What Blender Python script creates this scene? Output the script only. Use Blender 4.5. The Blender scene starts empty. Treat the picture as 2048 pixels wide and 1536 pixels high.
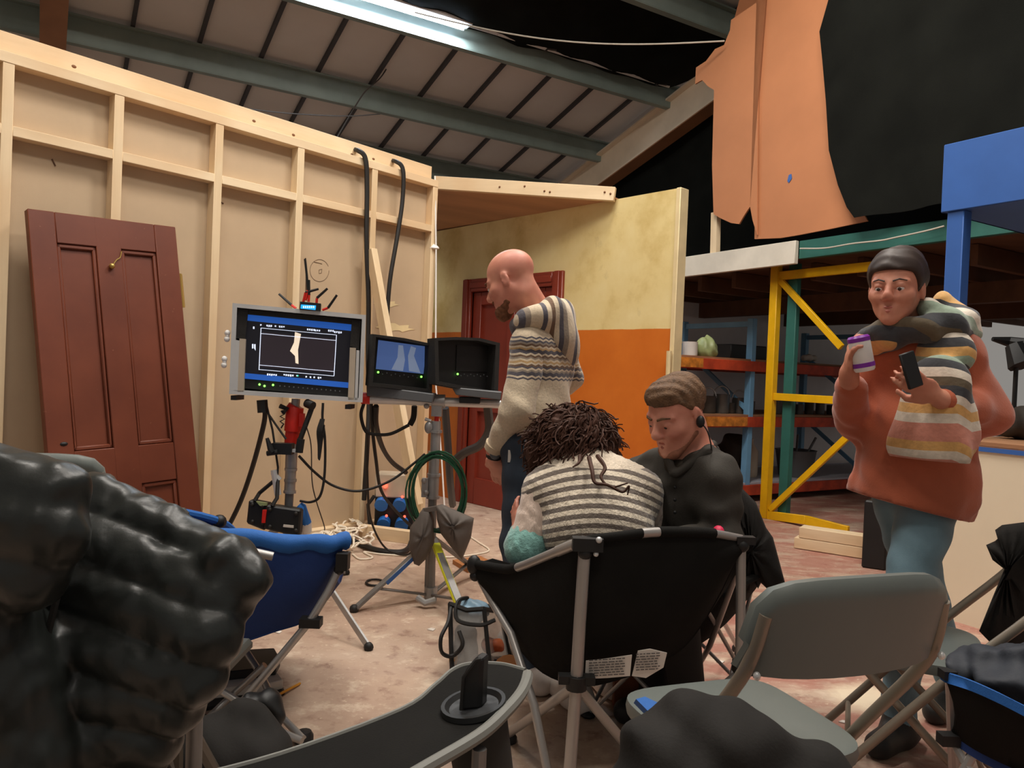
import bpy, math, random
import numpy as np
from mathutils import Vector, Matrix
random.seed(7); rng = np.random.default_rng(7)
S = bpy.context.scene; COL = S.collection
def lin(c):
    c = c/255.0
    return c/12.92 if c <= 0.04045 else ((c+0.055)/1.055)**2.4
def rgb(r, g, b): return (lin(r), lin(g), lin(b), 1.0)
# ---------------------------------------------------------------- camera
KS = 1.08                                                  # metres per working unit
F = 1540.0; H = 1.12; PITCH = math.radians(-0.86); ROLL = math.radians(2.4)
CAM = np.array([0, 0, H])
fwd = np.array([0, math.cos(PITCH), math.sin(PITCH)])
up0 = np.array([0, -math.sin(PITCH), math.cos(PITCH)]); rt0 = np.array([1.0, 0, 0])
RT = rt0*math.cos(ROLL) + up0*math.sin(ROLL); UP = -rt0*math.sin(ROLL) + up0*math.cos(ROLL)
cd = bpy.data.cameras.new('camera'); cam = bpy.data.objects.new('camera', cd); COL.objects.link(cam)
cd.sensor_width = 36; cd.lens = F/2048*36; cd.clip_start = 0.05; cd.clip_end = 200
cam.matrix_world = Matrix(((RT[0], UP[0], -fwd[0], 0), (RT[1], UP[1], -fwd[1], 0), (RT[2], UP[2], -fwd[2], H*KS), (0, 0, 0, 1)))
S.camera = cam
def ray(px, py):
    d = RT*(px-1024)/F + UP*(768-py)/F + fwd
    return d/d[1]
def W(px, py, D): return CAM + ray(px, py)*D              # a pixel at a known distance along the view
def G(px, py, z=0.0):
    d = ray(px, py); return CAM + d*((z-H)/d[2])          # a pixel on a level plane
AX = math.radians(31.4)
UU = np.array([-math.sin(AX), math.cos(AX), 0]); VV = np.array([math.cos(AX), math.sin(AX), 0]); ZZ = np.array([0, 0, 1.0])
def B(u, v, z): return UU*u + VV*v + ZZ*z                 # building axes: u down the roof slope, v along the purlins
def onV(px, py, v):
    d = ray(px, py); return CAM + d*(v/np.dot(d, VV))
def onU(px, py, u):
    d = ray(px, py); return CAM + d*(u/np.dot(d, UU))
# ---------------------------------------------------------------- world, exposure
wd = bpy.data.worlds.new('world'); S.world = wd; wd.use_nodes = True
bg = wd.node_tree.nodes['Background']; bg.inputs[0].default_value = rgb(236, 230, 222); bg.inputs[1].default_value = 0.30
S.view_settings.view_transform = 'Standard'; S.view_settings.look = 'None'; S.view_settings.gamma = 1
S.view_settings.exposure = 0.0; S.view_settings.use_curve_mapping = False
# ---------------------------------------------------------------- materials
MATS = {}
def nodes(name):
    m = bpy.data.materials.new(name); m.use_nodes = True; MATS[name] = m
    nt = m.node_tree; return m, nt, nt.nodes['Principled BSDF']
def N(nt, t, **kw):
    n = nt.nodes.new(t)
    for k, v in kw.items():
        if k.startswith('i_'): n.inputs[int(k[2:]) if k[2:].isdigit() else k[2:].replace('_', ' ')].default_value = v
        else: setattr(n, k, v)
    return n
def L(nt, a, b): nt.links.new(a, b)
def coord(nt, scale=(1, 1, 1), rot=(0, 0, 0), loc=(0, 0, 0)):
    tc = N(nt, 'ShaderNodeTexCoord'); mp = N(nt, 'ShaderNodeMapping')
    mp.inputs['Scale'].default_value = tuple(x/KS for x in scale); mp.inputs['Rotation'].default_value = rot; mp.inputs['Location'].default_value = loc
    L(nt, tc.outputs['Object'], mp.inputs['Vector']); return mp.outputs['Vector']
def mixc(nt, fac, a, b, blend='MIX'):
    m = N(nt, 'ShaderNodeMix', data_type='RGBA', blend_type=blend)
    for s, x in ((m.inputs['Factor'], fac), (m.inputs[6], a), (m.inputs[7], b)):
        if hasattr(x, 'links') or hasattr(x, 'is_output'): L(nt, x, s)
        else: s.default_value = x
    return m.outputs[2]
def noise(nt, vec, scale, detail=4, rough=0.55):
    n = N(nt, 'ShaderNodeTexNoise'); n.inputs['Scale'].default_value = scale; n.inputs['Detail'].default_value = detail; n.inputs['Roughness'].default_value = rough
    L(nt, vec, n.inputs['Vector']); return n.outputs['Fac']
def ramp(nt, fac, stops, const=False):
    r = N(nt, 'ShaderNodeValToRGB'); cr = r.color_ramp
    if const: cr.interpolation = 'CONSTANT'
    while len(cr.elements) < len(stops): cr.elements.new(0.5)
    for e, (p, c) in zip(cr.elements, stops): e.position = p; e.color = c
    L(nt, fac, r.inputs['Fac']); return r.outputs['Color']
def math_(nt, op, a, b=None):
    m = N(nt, 'ShaderNodeMath', operation=op)
    for s, x in ((m.inputs[0], a), (m.inputs[1], b)):
        if x is None: continue
        if hasattr(x, 'is_output'): L(nt, x, s)
        else: s.default_value = x
    return m.outputs[0]
def bump(nt, bs, fac, strength, dist=0.01):
    b = N(nt, 'ShaderNodeBump'); b.inputs['Strength'].default_value = strength; b.inputs['Distance'].default_value = dist
    L(nt, fac, b.inputs['Height']); L(nt, b.outputs['Normal'], bs.inputs['Normal'])
def g(v): return (v, v, v, 1)
def mat(name, c, rough=0.6, var=0.12, scale=6, bmp=0.0, bs=60, metal=0, stretch=(1, 1, 1), spec=0.4, sheen=0):
    m, nt, b = nodes(name); vec = coord(nt, stretch)
    f = noise(nt, vec, scale)
    lo = tuple(x*(1-var) for x in c[:3])+(1,); hi = tuple(min(1, x*(1+var)) for x in c[:3])+(1,)
    L(nt, ramp(nt, f, [(0.3, lo), (0.7, hi)]), b.inputs['Base Color'])
    b.inputs['Roughness'].default_value = rough; b.inputs['Metallic'].default_value = metal; b.inputs['Specular IOR Level'].default_value = spec
    if sheen: b.inputs['Sheen Weight'].default_value = sheen
    if bmp: bump(nt, b, noise(nt, vec, bs), bmp)
    return m
def emit(name, c, s):
    m, nt, b = nodes(name); b.inputs['Base Color'].default_value = c
    b.inputs['Emission Color'].default_value = c; b.inputs['Emission Strength'].default_value = s
    return m
def glass(name, c, alpha=0.4, rough=0.15):
    m, nt, b = nodes(name); b.inputs['Base Color'].default_value = c; b.inputs['Roughness'].default_value = rough
    b.inputs['Alpha'].default_value = alpha; return m
# ---------------------------------------------------------------- mesh helpers
def nrm(a):
    a = np.asarray(a, float); n = np.linalg.norm(a); return a/n if n > 1e-12 else a
def frame_z(d, hint=(0, 0, 1)):
    z = nrm(d); h = np.asarray(hint, float)
    if abs(np.dot(z, nrm(h))) > 0.97: h = np.array([0, 1.0, 0]) if abs(z[1]) < 0.9 else np.array([1.0, 0, 0])
    x = nrm(np.cross(h, z)); y = np.cross(z, x); return x, y, z
class MB:
    def __init__(s): s.v = []; s.f = []
    def add(s, vs, fs):
        o = len(s.v); s.v += [tuple(map(float, p)) for p in vs]; s.f += [tuple(o+i for i in q) for q in fs]; return s
    def box(s, c, size, axes=None):
        ax = axes if axes is not None else (np.array([1, 0, 0]), np.array([0, 1, 0]), ZZ)
        c = np.asarray(c, float); vs = []
        for k in (-1, 1):
            for j in (-1, 1):
                for i in (-1, 1): vs.append(c + ax[0]*i*size[0]/2 + ax[1]*j*size[1]/2 + ax[2]*k*size[2]/2)
        return s.add(vs, [(0, 2, 3, 1), (4, 5, 7, 6), (0, 1, 5, 4), (2, 6, 7, 3), (0, 4, 6, 2), (1, 3, 7, 5)])
    def beam(s, a, b, w, h, hint=(0, 0, 1)):              # w across, h along the hint
        a = np.asarray(a, float); b = np.asarray(b, float); x, y, z = frame_z(b-a, hint)
        return s.box((a+b)/2, (w, h, np.linalg.norm(b-a)), (x, y, z))
    def tube(s, pts, r, n=8, caps=True):
        pts = [np.asarray(p, float) for p in pts]; m = len(pts); rs = r if hasattr(r, '__len__') else [r]*m
        vs = []; prev = None
        for i, p in enumerate(pts):
            d = nrm(pts[min(i+1, m-1)]-pts[max(i-1, 0)])
            if prev is None: x, y, _ = frame_z(d)
            else:
                x = prev - d*np.dot(prev, d); x = nrm(x) if np.linalg.norm(x) > 1e-6 else frame_z(d)[0]; y = np.cross(d, x)
            prev = x
            for k in range(n):
                a = 2*math.pi*k/n; vs.append(p + (x*math.cos(a)+y*math.sin(a))*rs[i])
        fs = []
        for i in range(m-1):
            for k in range(n):
                k2 = (k+1) % n; fs.append((i*n+k, i*n+k2, (i+1)*n+k2, (i+1)*n+k))
        if caps: fs.append(tuple(range(n-1, -1, -1))); fs.append(tuple((m-1)*n+k for k in range(n)))
        return s.add(vs, fs)
    def prism(s, poly, vec):
        n = len(poly); vec = np.asarray(vec, float); vs = [np.asarray(p, float) for p in poly]; vs += [p+vec for p in vs]
        fs = [tuple(range(n-1, -1, -1)), tuple(range(n, 2*n))] + [(i, (i+1) % n, n+(i+1) % n, n+i) for i in range(n)]
        return s.add(vs, fs)
    def lathe(s, prof, o, axes=None, n=24):
        ax = axes if axes is not None else (np.array([1, 0, 0]), np.array([0, 1, 0]), ZZ); o = np.asarray(o, float); vs = []
        for r, z in prof:
            for k in range(n):
                a = 2*math.pi*k/n; vs.append(o + (ax[0]*math.cos(a)+ax[1]*math.sin(a))*r + ax[2]*z)
        fs = []
        for i in range(len(prof)-1):
            for k in range(n):
                k2 = (k+1) % n; fs.append((i*n+k, i*n+k2, (i+1)*n+k2, (i+1)*n+k))
        if prof[0][0] > 1e-5: fs.append(tuple(range(n-1, -1, -1)))
        if prof[-1][0] > 1e-5: fs.append(tuple((len(prof)-1)*n+k for k in range(n)))
        return s.add(vs, fs)
    def grid(s, P, thick=None):                            # P[i][j] points; thick = vector or None
        P = np.asarray(P, float); a, b = P.shape[:2]; fs = []
        for i in range(a-1):
            for j in range(b-1): fs.append((i*b+j, i*b+j+1, (i+1)*b+j+1, (i+1)*b+j))
        vs = P.reshape(-1, 3)
        if thick is None: return s.add(vs, fs)
        n = a*b; t = np.asarray(thick, float); t = t.reshape(-1, 3) if t.ndim == 3 else t
        vs2 = np.concatenate([vs, vs+t]); f2 = fs + [tuple(n+i for i in reversed(q)) for q in fs]
        bd = [(i, 0) for i in range(a)] + [(a-1, j) for j in range(1, b)] + [(i, b-1) for i in range(a-2, -1, -1)] + [(0, j) for j in range(b-2, 0, -1)]
        ids = [i*b+j for i, j in bd]
        for q in range(len(ids)):
            p, r = ids[q], ids[(q+1) % len(ids)]; f2.append((r, p, p+n, r+n))
        return s.add(vs2, f2)
    def ell(s, c, r, axes=None, n=12, m=8):
        ax = axes if axes is not None else (np.array([1, 0, 0]), np.array([0, 1, 0]), ZZ); c = np.asarray(c, float)
        if not hasattr(r, '__len__'): r = (r, r, r)
        vs = []
        for i in range(m+1):
            t = math.pi*i/m
            for k in range(n):
                a = 2*math.pi*k/n
                vs.append(c + ax[0]*r[0]*math.sin(t)*math.cos(a) + ax[1]*r[1]*math.sin(t)*math.sin(a) - ax[2]*r[2]*math.cos(t))
        fs = [(i*n+k, i*n+(k+1) % n, (i+1)*n+(k+1) % n, (i+1)*n+k) for i in range(m) for k in range(n)]
        return s.add(vs, fs)
LOC = {}
def top(o):
    while o.parent: o = o.parent
    return o
def finish(o, m, parent, smooth=True, bevel=0, ang=40):
    me = o.data
    if m is not None: me.materials.append(MATS[m] if isinstance(m, str) else m)
    if smooth:
        me.shade_smooth(); me.set_sharp_from_angle(angle=math.radians(ang))
    if bevel:
        b = o.modifiers.new('bevel', 'BEVEL'); b.width = bevel; b.segments = 1; b.limit_method = 'ANGLE'; b.angle_limit = math.radians(50)
    if parent is not None: o.parent = parent
    COL.objects.link(o); return o
def obj(name, mb, m, parent=None, smooth=True, bevel=0, label=None, ang=40, loc=None):
    me = bpy.data.meshes.new(name); vs = np.array(mb.v, float)
    off = LOC.get(top(parent), np.zeros(3)) if parent is not None else (np.asarray(loc, float) if loc is not None else np.array([vs[:, 0].mean(), vs[:, 1].mean(), vs[:, 2].min()]))
    me.from_pydata([tuple(p) for p in (vs-off)*KS], [], mb.f); me.validate(); me.update()
    o = bpy.data.objects.new(name, me)
    finish(o, m, parent, smooth, bevel, ang)
    if parent is None: o.location = off*KS; LOC[o] = off
    if label: o['label'] = label
    return o
def npobj(name, V, Q, m, parent=None, label=None):         # numpy quads
    me = bpy.data.meshes.new(name)
    off = LOC.get(top(parent), np.zeros(3)) if parent is not None else np.array([V[:, 0].mean(), V[:, 1].mean(), V[:, 2].min()])
    V = (V-off)*KS; n = len(Q)
    me.vertices.add(len(V)); me.vertices.foreach_set('co', V.astype(np.float32).ravel())
    me.loops.add(n*4); me.loops.foreach_set('vertex_index', Q.astype(np.int32).ravel())
    me.polygons.add(n); me.polygons.foreach_set('loop_start', np.arange(0, n*4, 4, dtype=np.int32))
    me.update(calc_edges=True); me.validate()
    o = bpy.data.objects.new(name, me); me.shade_smooth(); me.materials.append(MATS[m])
    if parent is not None: o.parent = parent
    else: o.location = off*KS; LOC[o] = off
    COL.objects.link(o)
    if label: o['label'] = label
    return o
def tag(o, label=None, cat=None, group=None, kind=None):
    if label: o['label'] = label
    if cat: o['category'] = cat
    if group: o['group'] = group
    if kind: o['kind'] = kind
    return o
def thing(name, label, cat, loc=(0, 0, 0), group=None, kind=None):
    o = bpy.data.objects.new(name, None); COL.objects.link(o); o.empty_display_size = 0.05
    LOC[o] = np.asarray(loc, float); o.location = LOC[o]*KS; tag(o, label, cat, group, kind); return o
def dup(o, parent=None):
    c = o.copy(); COL.objects.link(c); c.parent = parent
    for ch in o.children: dup(ch, c)
    return c
def smooth_path(pts, n=8):                                  # Catmull-Rom
    P = [np.asarray(p, float) for p in pts]; P = [2*P[0]-P[1]] + P + [2*P[-1]-P[-2]]; out = []
    for i in range(1, len(P)-2):
        for k in range(n):
            t = k/n; a, b, c, d = P[i-1], P[i], P[i+1], P[i+2]
            out.append(0.5*((2*b)+(c-a)*t+(2*a-5*b+4*c-d)*t*t+(3*b-a-3*c+d)*t**3))
    out.append(P[-2]); return out
def wp(l): return [W(*p) for p in l]
# ---------------------------------------------------------------- implicit surfaces (bodies, cloth, bags)
class SDF:
    def __init__(s): s.p = []
    def cone(s, a, b, ra, rb, k=0.03, tag=None, sub=False): s.p.append(('c', np.asarray(a, float), np.asarray(b, float), ra, rb, k, tag, sub)); return s
    def ell(s, c, r, axes=None, k=0.03, tag=None, sub=False):
        ax = np.array(axes if axes is not None else np.eye(3), float)
        s.p.append(('e', np.asarray(c, float), ax, np.asarray(r, float), None, k, tag, sub)); return s
    def pick(s, tags, grow=0.0):
        o = SDF()
        for q in s.p:
            if q[6] in tags and not q[7]:
                if q[0] == 'c': o.p.append(('c', q[1], q[2], q[3]+grow, q[4]+grow, q[5], q[6], False))
                else: o.p.append(('e', q[1], q[2], q[3]+grow, None, q[5], q[6], False))
        return o
    def mesh(s, h=0.008, disp=None, clip=None):
        lo = np.full(3, 1e9); hi = -lo; bbs = []
        for q in s.p:
            if q[0] == 'c': r = max(q[3], q[4]); l = np.minimum(q[1], q[2])-r; u = np.maximum(q[1], q[2])+r
            else:
                e = np.sqrt(((q[2]*q[3][:, None])**2).sum(0)); l = q[1]-e; u = q[1]+e
            m = q[5]+0.035; bbs.append((l-m, u+m))
            if not q[7]: lo = np.minimum(lo, l); hi = np.maximum(hi, u)
        lo = lo-0.03-2*h; hi = hi+0.03+2*h; n = np.ceil((hi-lo)/h).astype(int)+1
        Fd = np.full(n, 0.2, np.float32); gx = [lo[i]+h*np.arange(n[i]) for i in range(3)]
        for q, (l, u) in zip(s.p, bbs):
            i0 = np.clip(np.floor((l-lo)/h).astype(int), 0, n-1); i1 = np.clip(np.ceil((u-lo)/h).astype(int)+1, 1, n)
            if (i1 <= i0).any(): continue
            X = np.stack(np.meshgrid(*[gx[i][i0[i]:i1[i]] for i in range(3)], indexing='ij'), -1)
            if q[0] == 'c':
                ab = q[2]-q[1]; t = np.clip(((X-q[1])@ab)/max(ab@ab, 1e-9), 0, 1)
                d = np.linalg.norm(X-q[1]-t[..., None]*ab, axis=-1)-(q[3]+(q[4]-q[3])*t)
            else:
                Y = (X-q[1])@q[2].T; k0 = np.linalg.norm(Y/q[3], axis=-1); k1 = np.linalg.norm(Y/q[3]**2, axis=-1)
                d = k0*(k0-1)/np.maximum(k1, 1e-6)
            sl = tuple(slice(a, b) for a, b in zip(i0, i1)); a = Fd[sl]; k = q[5]
            if q[7]:
                hh = np.clip(0.5-0.5*(a+d)/k, 0, 1); Fd[sl] = a*(1-hh)-d*hh+k*hh*(1-hh)
            else:
                hh = np.clip(0.5+0.5*(a-d)/k, 0, 1); Fd[sl] = a*(1-hh)+d*hh-k*hh*(1-hh)
        if disp is not None or clip is not None:
            idx = np.argwhere(np.abs(Fd) < 0.06); P = lo+h*idx; val = Fd[tuple(idx.T)]
            if disp is not None: val = val-disp(P)
            if clip is not None: val = np.maximum(val, clip(P))
            Fd[tuple(idx.T)] = val
            if clip is not None:
                idx = np.argwhere(Fd < -0.05); P = lo+h*idx; Fd[tuple(idx.T)] = np.maximum(Fd[tuple(idx.T)], clip(P))
        return surfnets(Fd, lo, h)
def surfnets(Fd, lo, h):
    ins = Fd < 0; n = np.array(Fd.shape)
    cnt = np.zeros(n-1, np.int8); offs = [(a, b, c) for a in (0, 1) for b in (0, 1) for c in (0, 1)]
    for a, b, c in offs: cnt += ins[a:n[0]-1+a, b:n[1]-1+b, c:n[2]-1+c]
    cells = np.argwhere((cnt > 0) & (cnt < 8)); m = len(cells)
    ids = np.full(n-1, -1, np.int64); ids[tuple(cells.T)] = np.arange(m)
    acc = np.zeros((m, 3)); num = np.zeros(m)
    for ax in range(3):
        o = [i for i in range(3) if i != ax]
        for a in (0, 1):
            for b in (0, 1):
                e0 = cells.copy(); e0[:, o[0]] += a; e0[:, o[1]] += b; e1 = e0.copy(); e1[:, ax] += 1
                f0 = Fd[tuple(e0.T)]; f1 = Fd[tuple(e1.T)]; mk = (f0 < 0) != (f1 < 0)
                t = np.where(mk, f0/np.where(mk, f0-f1, 1), 0); p = e0.astype(float); p[:, ax] += t
                acc += np.where(mk[:, None], p, 0); num += mk
    V = lo+h*acc/num[:, None]; Q = []
    for ax in range(3):
        o = [(ax+1) % 3, (ax+2) % 3]; s0 = [slice(None)]*3; s1 = [slice(None)]*3; s0[ax] = slice(0, -1); s1[ax] = slice(1, None)
        E = np.argwhere(ins[tuple(s0)] != ins[tuple(s1)])
        ok = (E[:, o[0]] > 0) & (E[:, o[1]] > 0) & (E[:, o[0]] < n[o[0]]-1) & (E[:, o[1]] < n[o[1]]-1); E = E[ok]
        def cid(a, b):
            c = E.copy(); c[:, o[0]] -= a; c[:, o[1]] -= b; return ids[tuple(c.T)]
        q = np.stack([cid(1, 1), cid(0, 1), cid(0, 0), cid(1, 0)], 1); fl = ins[tuple(E.T)]
        q[~fl] = q[~fl][:, ::-1]; Q.append(q)
    return V, np.concatenate(Q)
def sobj(name, sdf, m, parent=None, h=0.008, disp=None, clip=None, label=None):
    V, Q = sdf.mesh(h, disp, clip); return npobj(name, V, Q, m, parent, label)
def lump(amp, f0, f1, n=14, seed=0):                       # irregular crumple: random plane waves
    r = np.random.default_rng(seed); D_ = r.normal(size=(n, 3)); D_ /= np.linalg.norm(D_, axis=1)[:, None]; f = r.uniform(f0, f1, n); ph = r.uniform(0, 6.28, n)
    def fn(P):
        w = np.zeros(len(P))
        for i in range(n): w += np.sin(P@D_[i]*f[i]+ph[i]+1.5*np.sin(P@D_[(i+3) % n]*f[i]*0.4))
        return amp*w/math.sqrt(n)*1.2
    return fn
def folds(amp, d, f, seed=0, f2=0.0):                      # wavy cloth folds across direction d
    d = nrm(d); r = np.random.default_rng(seed); e = nrm(np.cross(d, r.normal(size=3))); e2 = np.cross(d, e); ph = r.uniform(0, 6.28, 6)
    def fn(P):
        a = P@d; b = P@e; c = P@e2
        w = np.sin(a*f+2.1*np.sin(b*f*0.31+ph[0])+1.7*np.sin(c*f*0.27+ph[1])+ph[2])
        w2 = np.sin(b*f*0.6+2*np.sin(a*f*0.35+ph[3])+ph[4])
        return amp*(0.65*w+0.35*w2)
    return fn
# ================================================================= materials in use
m, nt, b = nodes('concrete')
vec = coord(nt); n1 = noise(nt, vec, 1.3, 8, 0.62); n2 = noise(nt, vec, 9, 6, 0.65); n3 = noise(nt, vec, 42, 4, 0.6)
c = ramp(nt, n1, [(0.3, rgb(158, 130, 112)), (0.52, rgb(182, 156, 136)), (0.72, rgb(198, 176, 156))])
c = mixc(nt, ramp(nt, n2, [(0.54, g(0)), (0.70, g(0.8))]), c, rgb(214, 196, 174))
c = mixc(nt, ramp(nt, n2, [(0.32, g(0.85)), (0.45, g(0))]), c, rgb(138, 106, 92))
sx = N(nt, 'ShaderNodeSeparateXYZ'); L(nt, vec, sx.inputs[0])
gx = math_(nt, 'MULTIPLY', math_(nt, 'SUBTRACT', sx.outputs['X'], 0.1), 0.7)
stv = coord(nt, (1.0, 2.6, 1), (0, 0, 0.5)); nr = noise(nt, stv, 2.4, 7, 0.66)
redm = math_(nt, 'ADD', nr, math_(nt, 'MINIMUM', math_(nt, 'MAXIMUM', math_(nt, 'SUBTRACT', gx, 0.3), -0.22), 0.10))
c = mixc(nt, ramp(nt, redm, [(0.50, g(0)), (0.64, g(0.7))]), c, rgb(154, 88, 76))
for (px, py, rad) in ((1745, 1400, 0.20),):
    p = G(px, py); d = N(nt, 'ShaderNodeVectorMath', operation='DISTANCE'); L(nt, vec, d.inputs[0]); d.inputs[1].default_value = tuple(p)
    dd = math_(nt, 'ADD', math_(nt, 'MULTIPLY', d.outputs['Value'], 1/rad), math_(nt, 'MULTIPLY', n2, 0.9))
    c = mixc(nt, ramp(nt, math_(nt, 'MULTIPLY', dd, 0.5), [(0.48, g(0.85)), (0.68, g(0))]), c, rgb(226, 210, 182))
c = mixc(nt, ramp(nt, n3, [(0.63, g(0)), (0.71, g(0.8))]), c, rgb(214, 196, 172))
L(nt, c, b.inputs['Base Color']); b.inputs['Roughness'].default_value = 0.55
bump(nt, b, n3, 0.25, 0.006)
def timber(name, ca, cb, stretch):
    m, nt, b = nodes(name); vec = coord(nt, stretch); n1 = noise(nt, vec, 9, 6, 0.6); n2 = noise(nt, coord(nt), 1.3, 2)
    c = ramp(nt, n1, [(0.32, ca), (0.66, cb)]); c = mixc(nt, ramp(nt, n2, [(0.45, g(0)), (0.6, g(0.35))]), c, rgb(206, 160, 110))
    L(nt, c, b.inputs['Base Color']); b.inputs['Roughness'].default_value = 0.65; bump(nt, b, n1, 0.08)
timber('pine_up', rgb(212, 186, 146), rgb(232, 210, 174), (1, 1, 0.06))
timber('pine_along', rgb(214, 188, 150), rgb(234, 212, 176), (0.09, 0.09, 1))
mat('knot', rgb(120, 78, 48), 0.7)
mat('hardboard', rgb(188, 164, 134), 0.75, 0.05, 3, 0.05, 300)
mat('soffit_ply', rgb(176, 132, 96), 0.7, 0.14, 2, stretch=(0.4, 3, 1))
mat('pencil_mark', rgb(96, 70, 52), 0.8)
m, nt, b = nodes('two_tone_wall')
vec = coord(nt); sx = N(nt, 'ShaderNodeSeparateXYZ'); L(nt, vec, sx.inputs[0]); n1 = noise(nt, vec, 2.2, 6, 0.6); n2 = noise(nt, vec, 6, 5, 0.6)
hi = ramp(nt, n1, [(0.34, rgb(204, 178, 112)), (0.5, rgb(226, 206, 146)), (0.7, rgb(234, 218, 164))])
hi = mixc(nt, ramp(nt, n2, [(0.62, g(0)), (0.78, g(0.35))]), hi, rgb(140, 112, 66))
lo = ramp(nt, n1, [(0.3, rgb(196, 100, 20)), (0.65, rgb(214, 118, 34))])
lo = mixc(nt, ramp(nt, n2, [(0.68, g(0)), (0.8, g(0.25))]), lo, rgb(226, 152, 92))
zz = math_(nt, 'ADD', sx.outputs['Z'], math_(nt, 'MULTIPLY', n2, 0.012))
c = mixc(nt, ramp(nt, math_(nt, 'MULTIPLY', math_(nt, 'SUBTRACT', zz, 1.0), 1.0), [(0.455, g(0)), (0.457, g(1))]), lo, hi)
L(nt, c, b.inputs['Base Color']); b.inputs['Roughness'].default_value = 0.5
mat('old_cream_edge', rgb(222, 202, 156), 0.6, 0.1)
mat('door_red', rgb(136, 54, 38), 0.35, 0.1, 4)
m, nt, b = nodes('door_brown')
vec = coord(nt); n1 = noise(nt, vec, 3, 6); n2 = noise(nt, vec, 40, 4)
c = ramp(nt, n1, [(0.3, rgb(94, 42, 23)), (0.7, rgb(114, 56, 34))]); c = mixc(nt, ramp(nt, n2, [(0.70, g(0)), (0.76, g(0.5))]), c, rgb(156, 110, 84))
L(nt, c, b.inputs['Base Color']); b.inputs['Roughness'].default_value = 0.45; bump(nt, b, n1, 0.1)
mat('roof_panel', rgb(216, 210, 204), 0.7, 0.05, 1.5)
mat('roof_batten', rgb(66, 64, 66), 0.6)
mat('purlin_steel', rgb(126, 138, 130), 0.5, 0.12, 3)
mat('cream_steel', rgb(226, 208, 184), 0.55, 0.08, 3)
mat('rust_flange', rgb(150, 104, 70), 0.6, 0.15, 3)
mat('black_cloth', rgb(21, 22, 19), 0.95, 0.25, 3, 0.1, 200, spec=0.1)
mat('brown_board', rgb(184, 122, 82), 0.75, 0.09, 1.6)
mat('white_wall', rgb(228, 226, 226), 0.7, 0.06, 2)
mat('dark_wood', rgb(92, 62, 42), 0.75, 0.25, 4, stretch=(0.3, 2, 1))
mat('white_paint', rgb(214, 206, 190), 0.6, 0.10, 4)
mat('teal_steel', rgb(44, 98, 88), 0.5, 0.12, 5)
mat('yellow_steel', rgb(222, 170, 12), 0.42, 0.1, 8)
mat('blue_steel', rgb(54, 96, 166), 0.42, 0.08, 4)
mat('sky_blue_steel', rgb(110, 160, 196), 0.45, 0.1, 5)
mat('shelf_red', rgb(178, 62, 30), 0.6, 0.35, 9)
mat('shelf_edge_pattern', rgb(196, 120, 40), 0.6, 0.5, 14)
mat('shelf_board', rgb(150, 108, 76), 0.7, 0.15, 4)
mat('grey_board', rgb(172, 172, 180), 0.6, 0.06)
mat('counter_cream', rgb(226, 214, 188), 0.5, 0.04, 2)
mat('white_plastic', rgb(232, 230, 226), 0.4, 0.03)
mat('rope', rgb(188, 180, 166), 0.8, 0.1)
mat('wire_dark', rgb(70, 64, 60), 0.6)
emit('tube_glow', rgb(214, 232, 255), 14.0)
# ================================================================= the building: floor, roof
fl = MB(); fl.grid([[B(u, v, 0) for v in np.linspace(-8, 12, 9)] for u in np.linspace(-5, 11.2, 9)]); fl.v = [(x, y, 0.0) for x, y, z in fl.v]
fo = obj('floor', fl, 'concrete', loc=(0, 0, 0)); tag(fo, kind='structure')
RS = 1.3; SL = 0.2735; Z0 = H+(5.1066-H)*RS+0.15
def roofz(u): return Z0-SL*u
RN = nrm(np.array([*(SL*UU[:2]), 1.0]))                   # normal pointing up
RD = nrm(UU - ZZ*SL)                                       # down the slope
ceil_ = thing('ceiling', 'sloping warehouse roof lined with pale insulation panels', None, B(7, 3, 0), kind='structure')
PU = [u*RS for u in (7.14, 6.26, 5.27, 4.34, 3.4, 2.4)]; BV = 0.452*RS
V0 = 0.487*RS
bounds = [8.4*RS]+PU
pm = {}
for r in range(len(bounds)-1):
    ua, ub = bounds[r], bounds[r+1]
    for k in range(-6, 10):
        va = V0+k*BV; vb = va+BV
        if va > 6.3 or (r > 3 and va < 1.5): continue
        vb = min(vb, 6.30)
        if vb-va < 0.1: continue
        nx, ny = 6, 7; P = []
        for i in range(nx):
            row = []
            for j in range(ny):
                s, t = i/(nx-1), j/(ny-1); u = ua+(ub-ua)*s; v = va+0.012+(vb-va-0.024)*t
                row.append(B(u, v, roofz(u))-RN*0.035*(math.sin(math.pi*s)*math.sin(math.pi*t))**0.6)
            P.append(row)
        q = MB(); q.grid(P, RN*0.03); obj('panel', q, 'roof_panel', ceil_)
for k in range(-6, 11):
    v = V0+k*BV
    if v > 6.3: continue
    for r in range(len(bounds)-1):
        if r > 3 and v < 1.5: continue
        q = MB(); q.beam(B(bounds[r], v, roofz(bounds[r])-0.02), B(bounds[r+1], v, roofz(bounds[r+1])-0.02), 0.035, 0.05, RN); obj('batten', q, 'roof_batten', ceil_)
q = MB(); q.grid([[B(u, v, roofz(u)+0.08) for v in (-6, 7)] for u in (8.5*RS, -4)]); obj('roof_sheet', q, 'roof_panel', ceil_)
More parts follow.
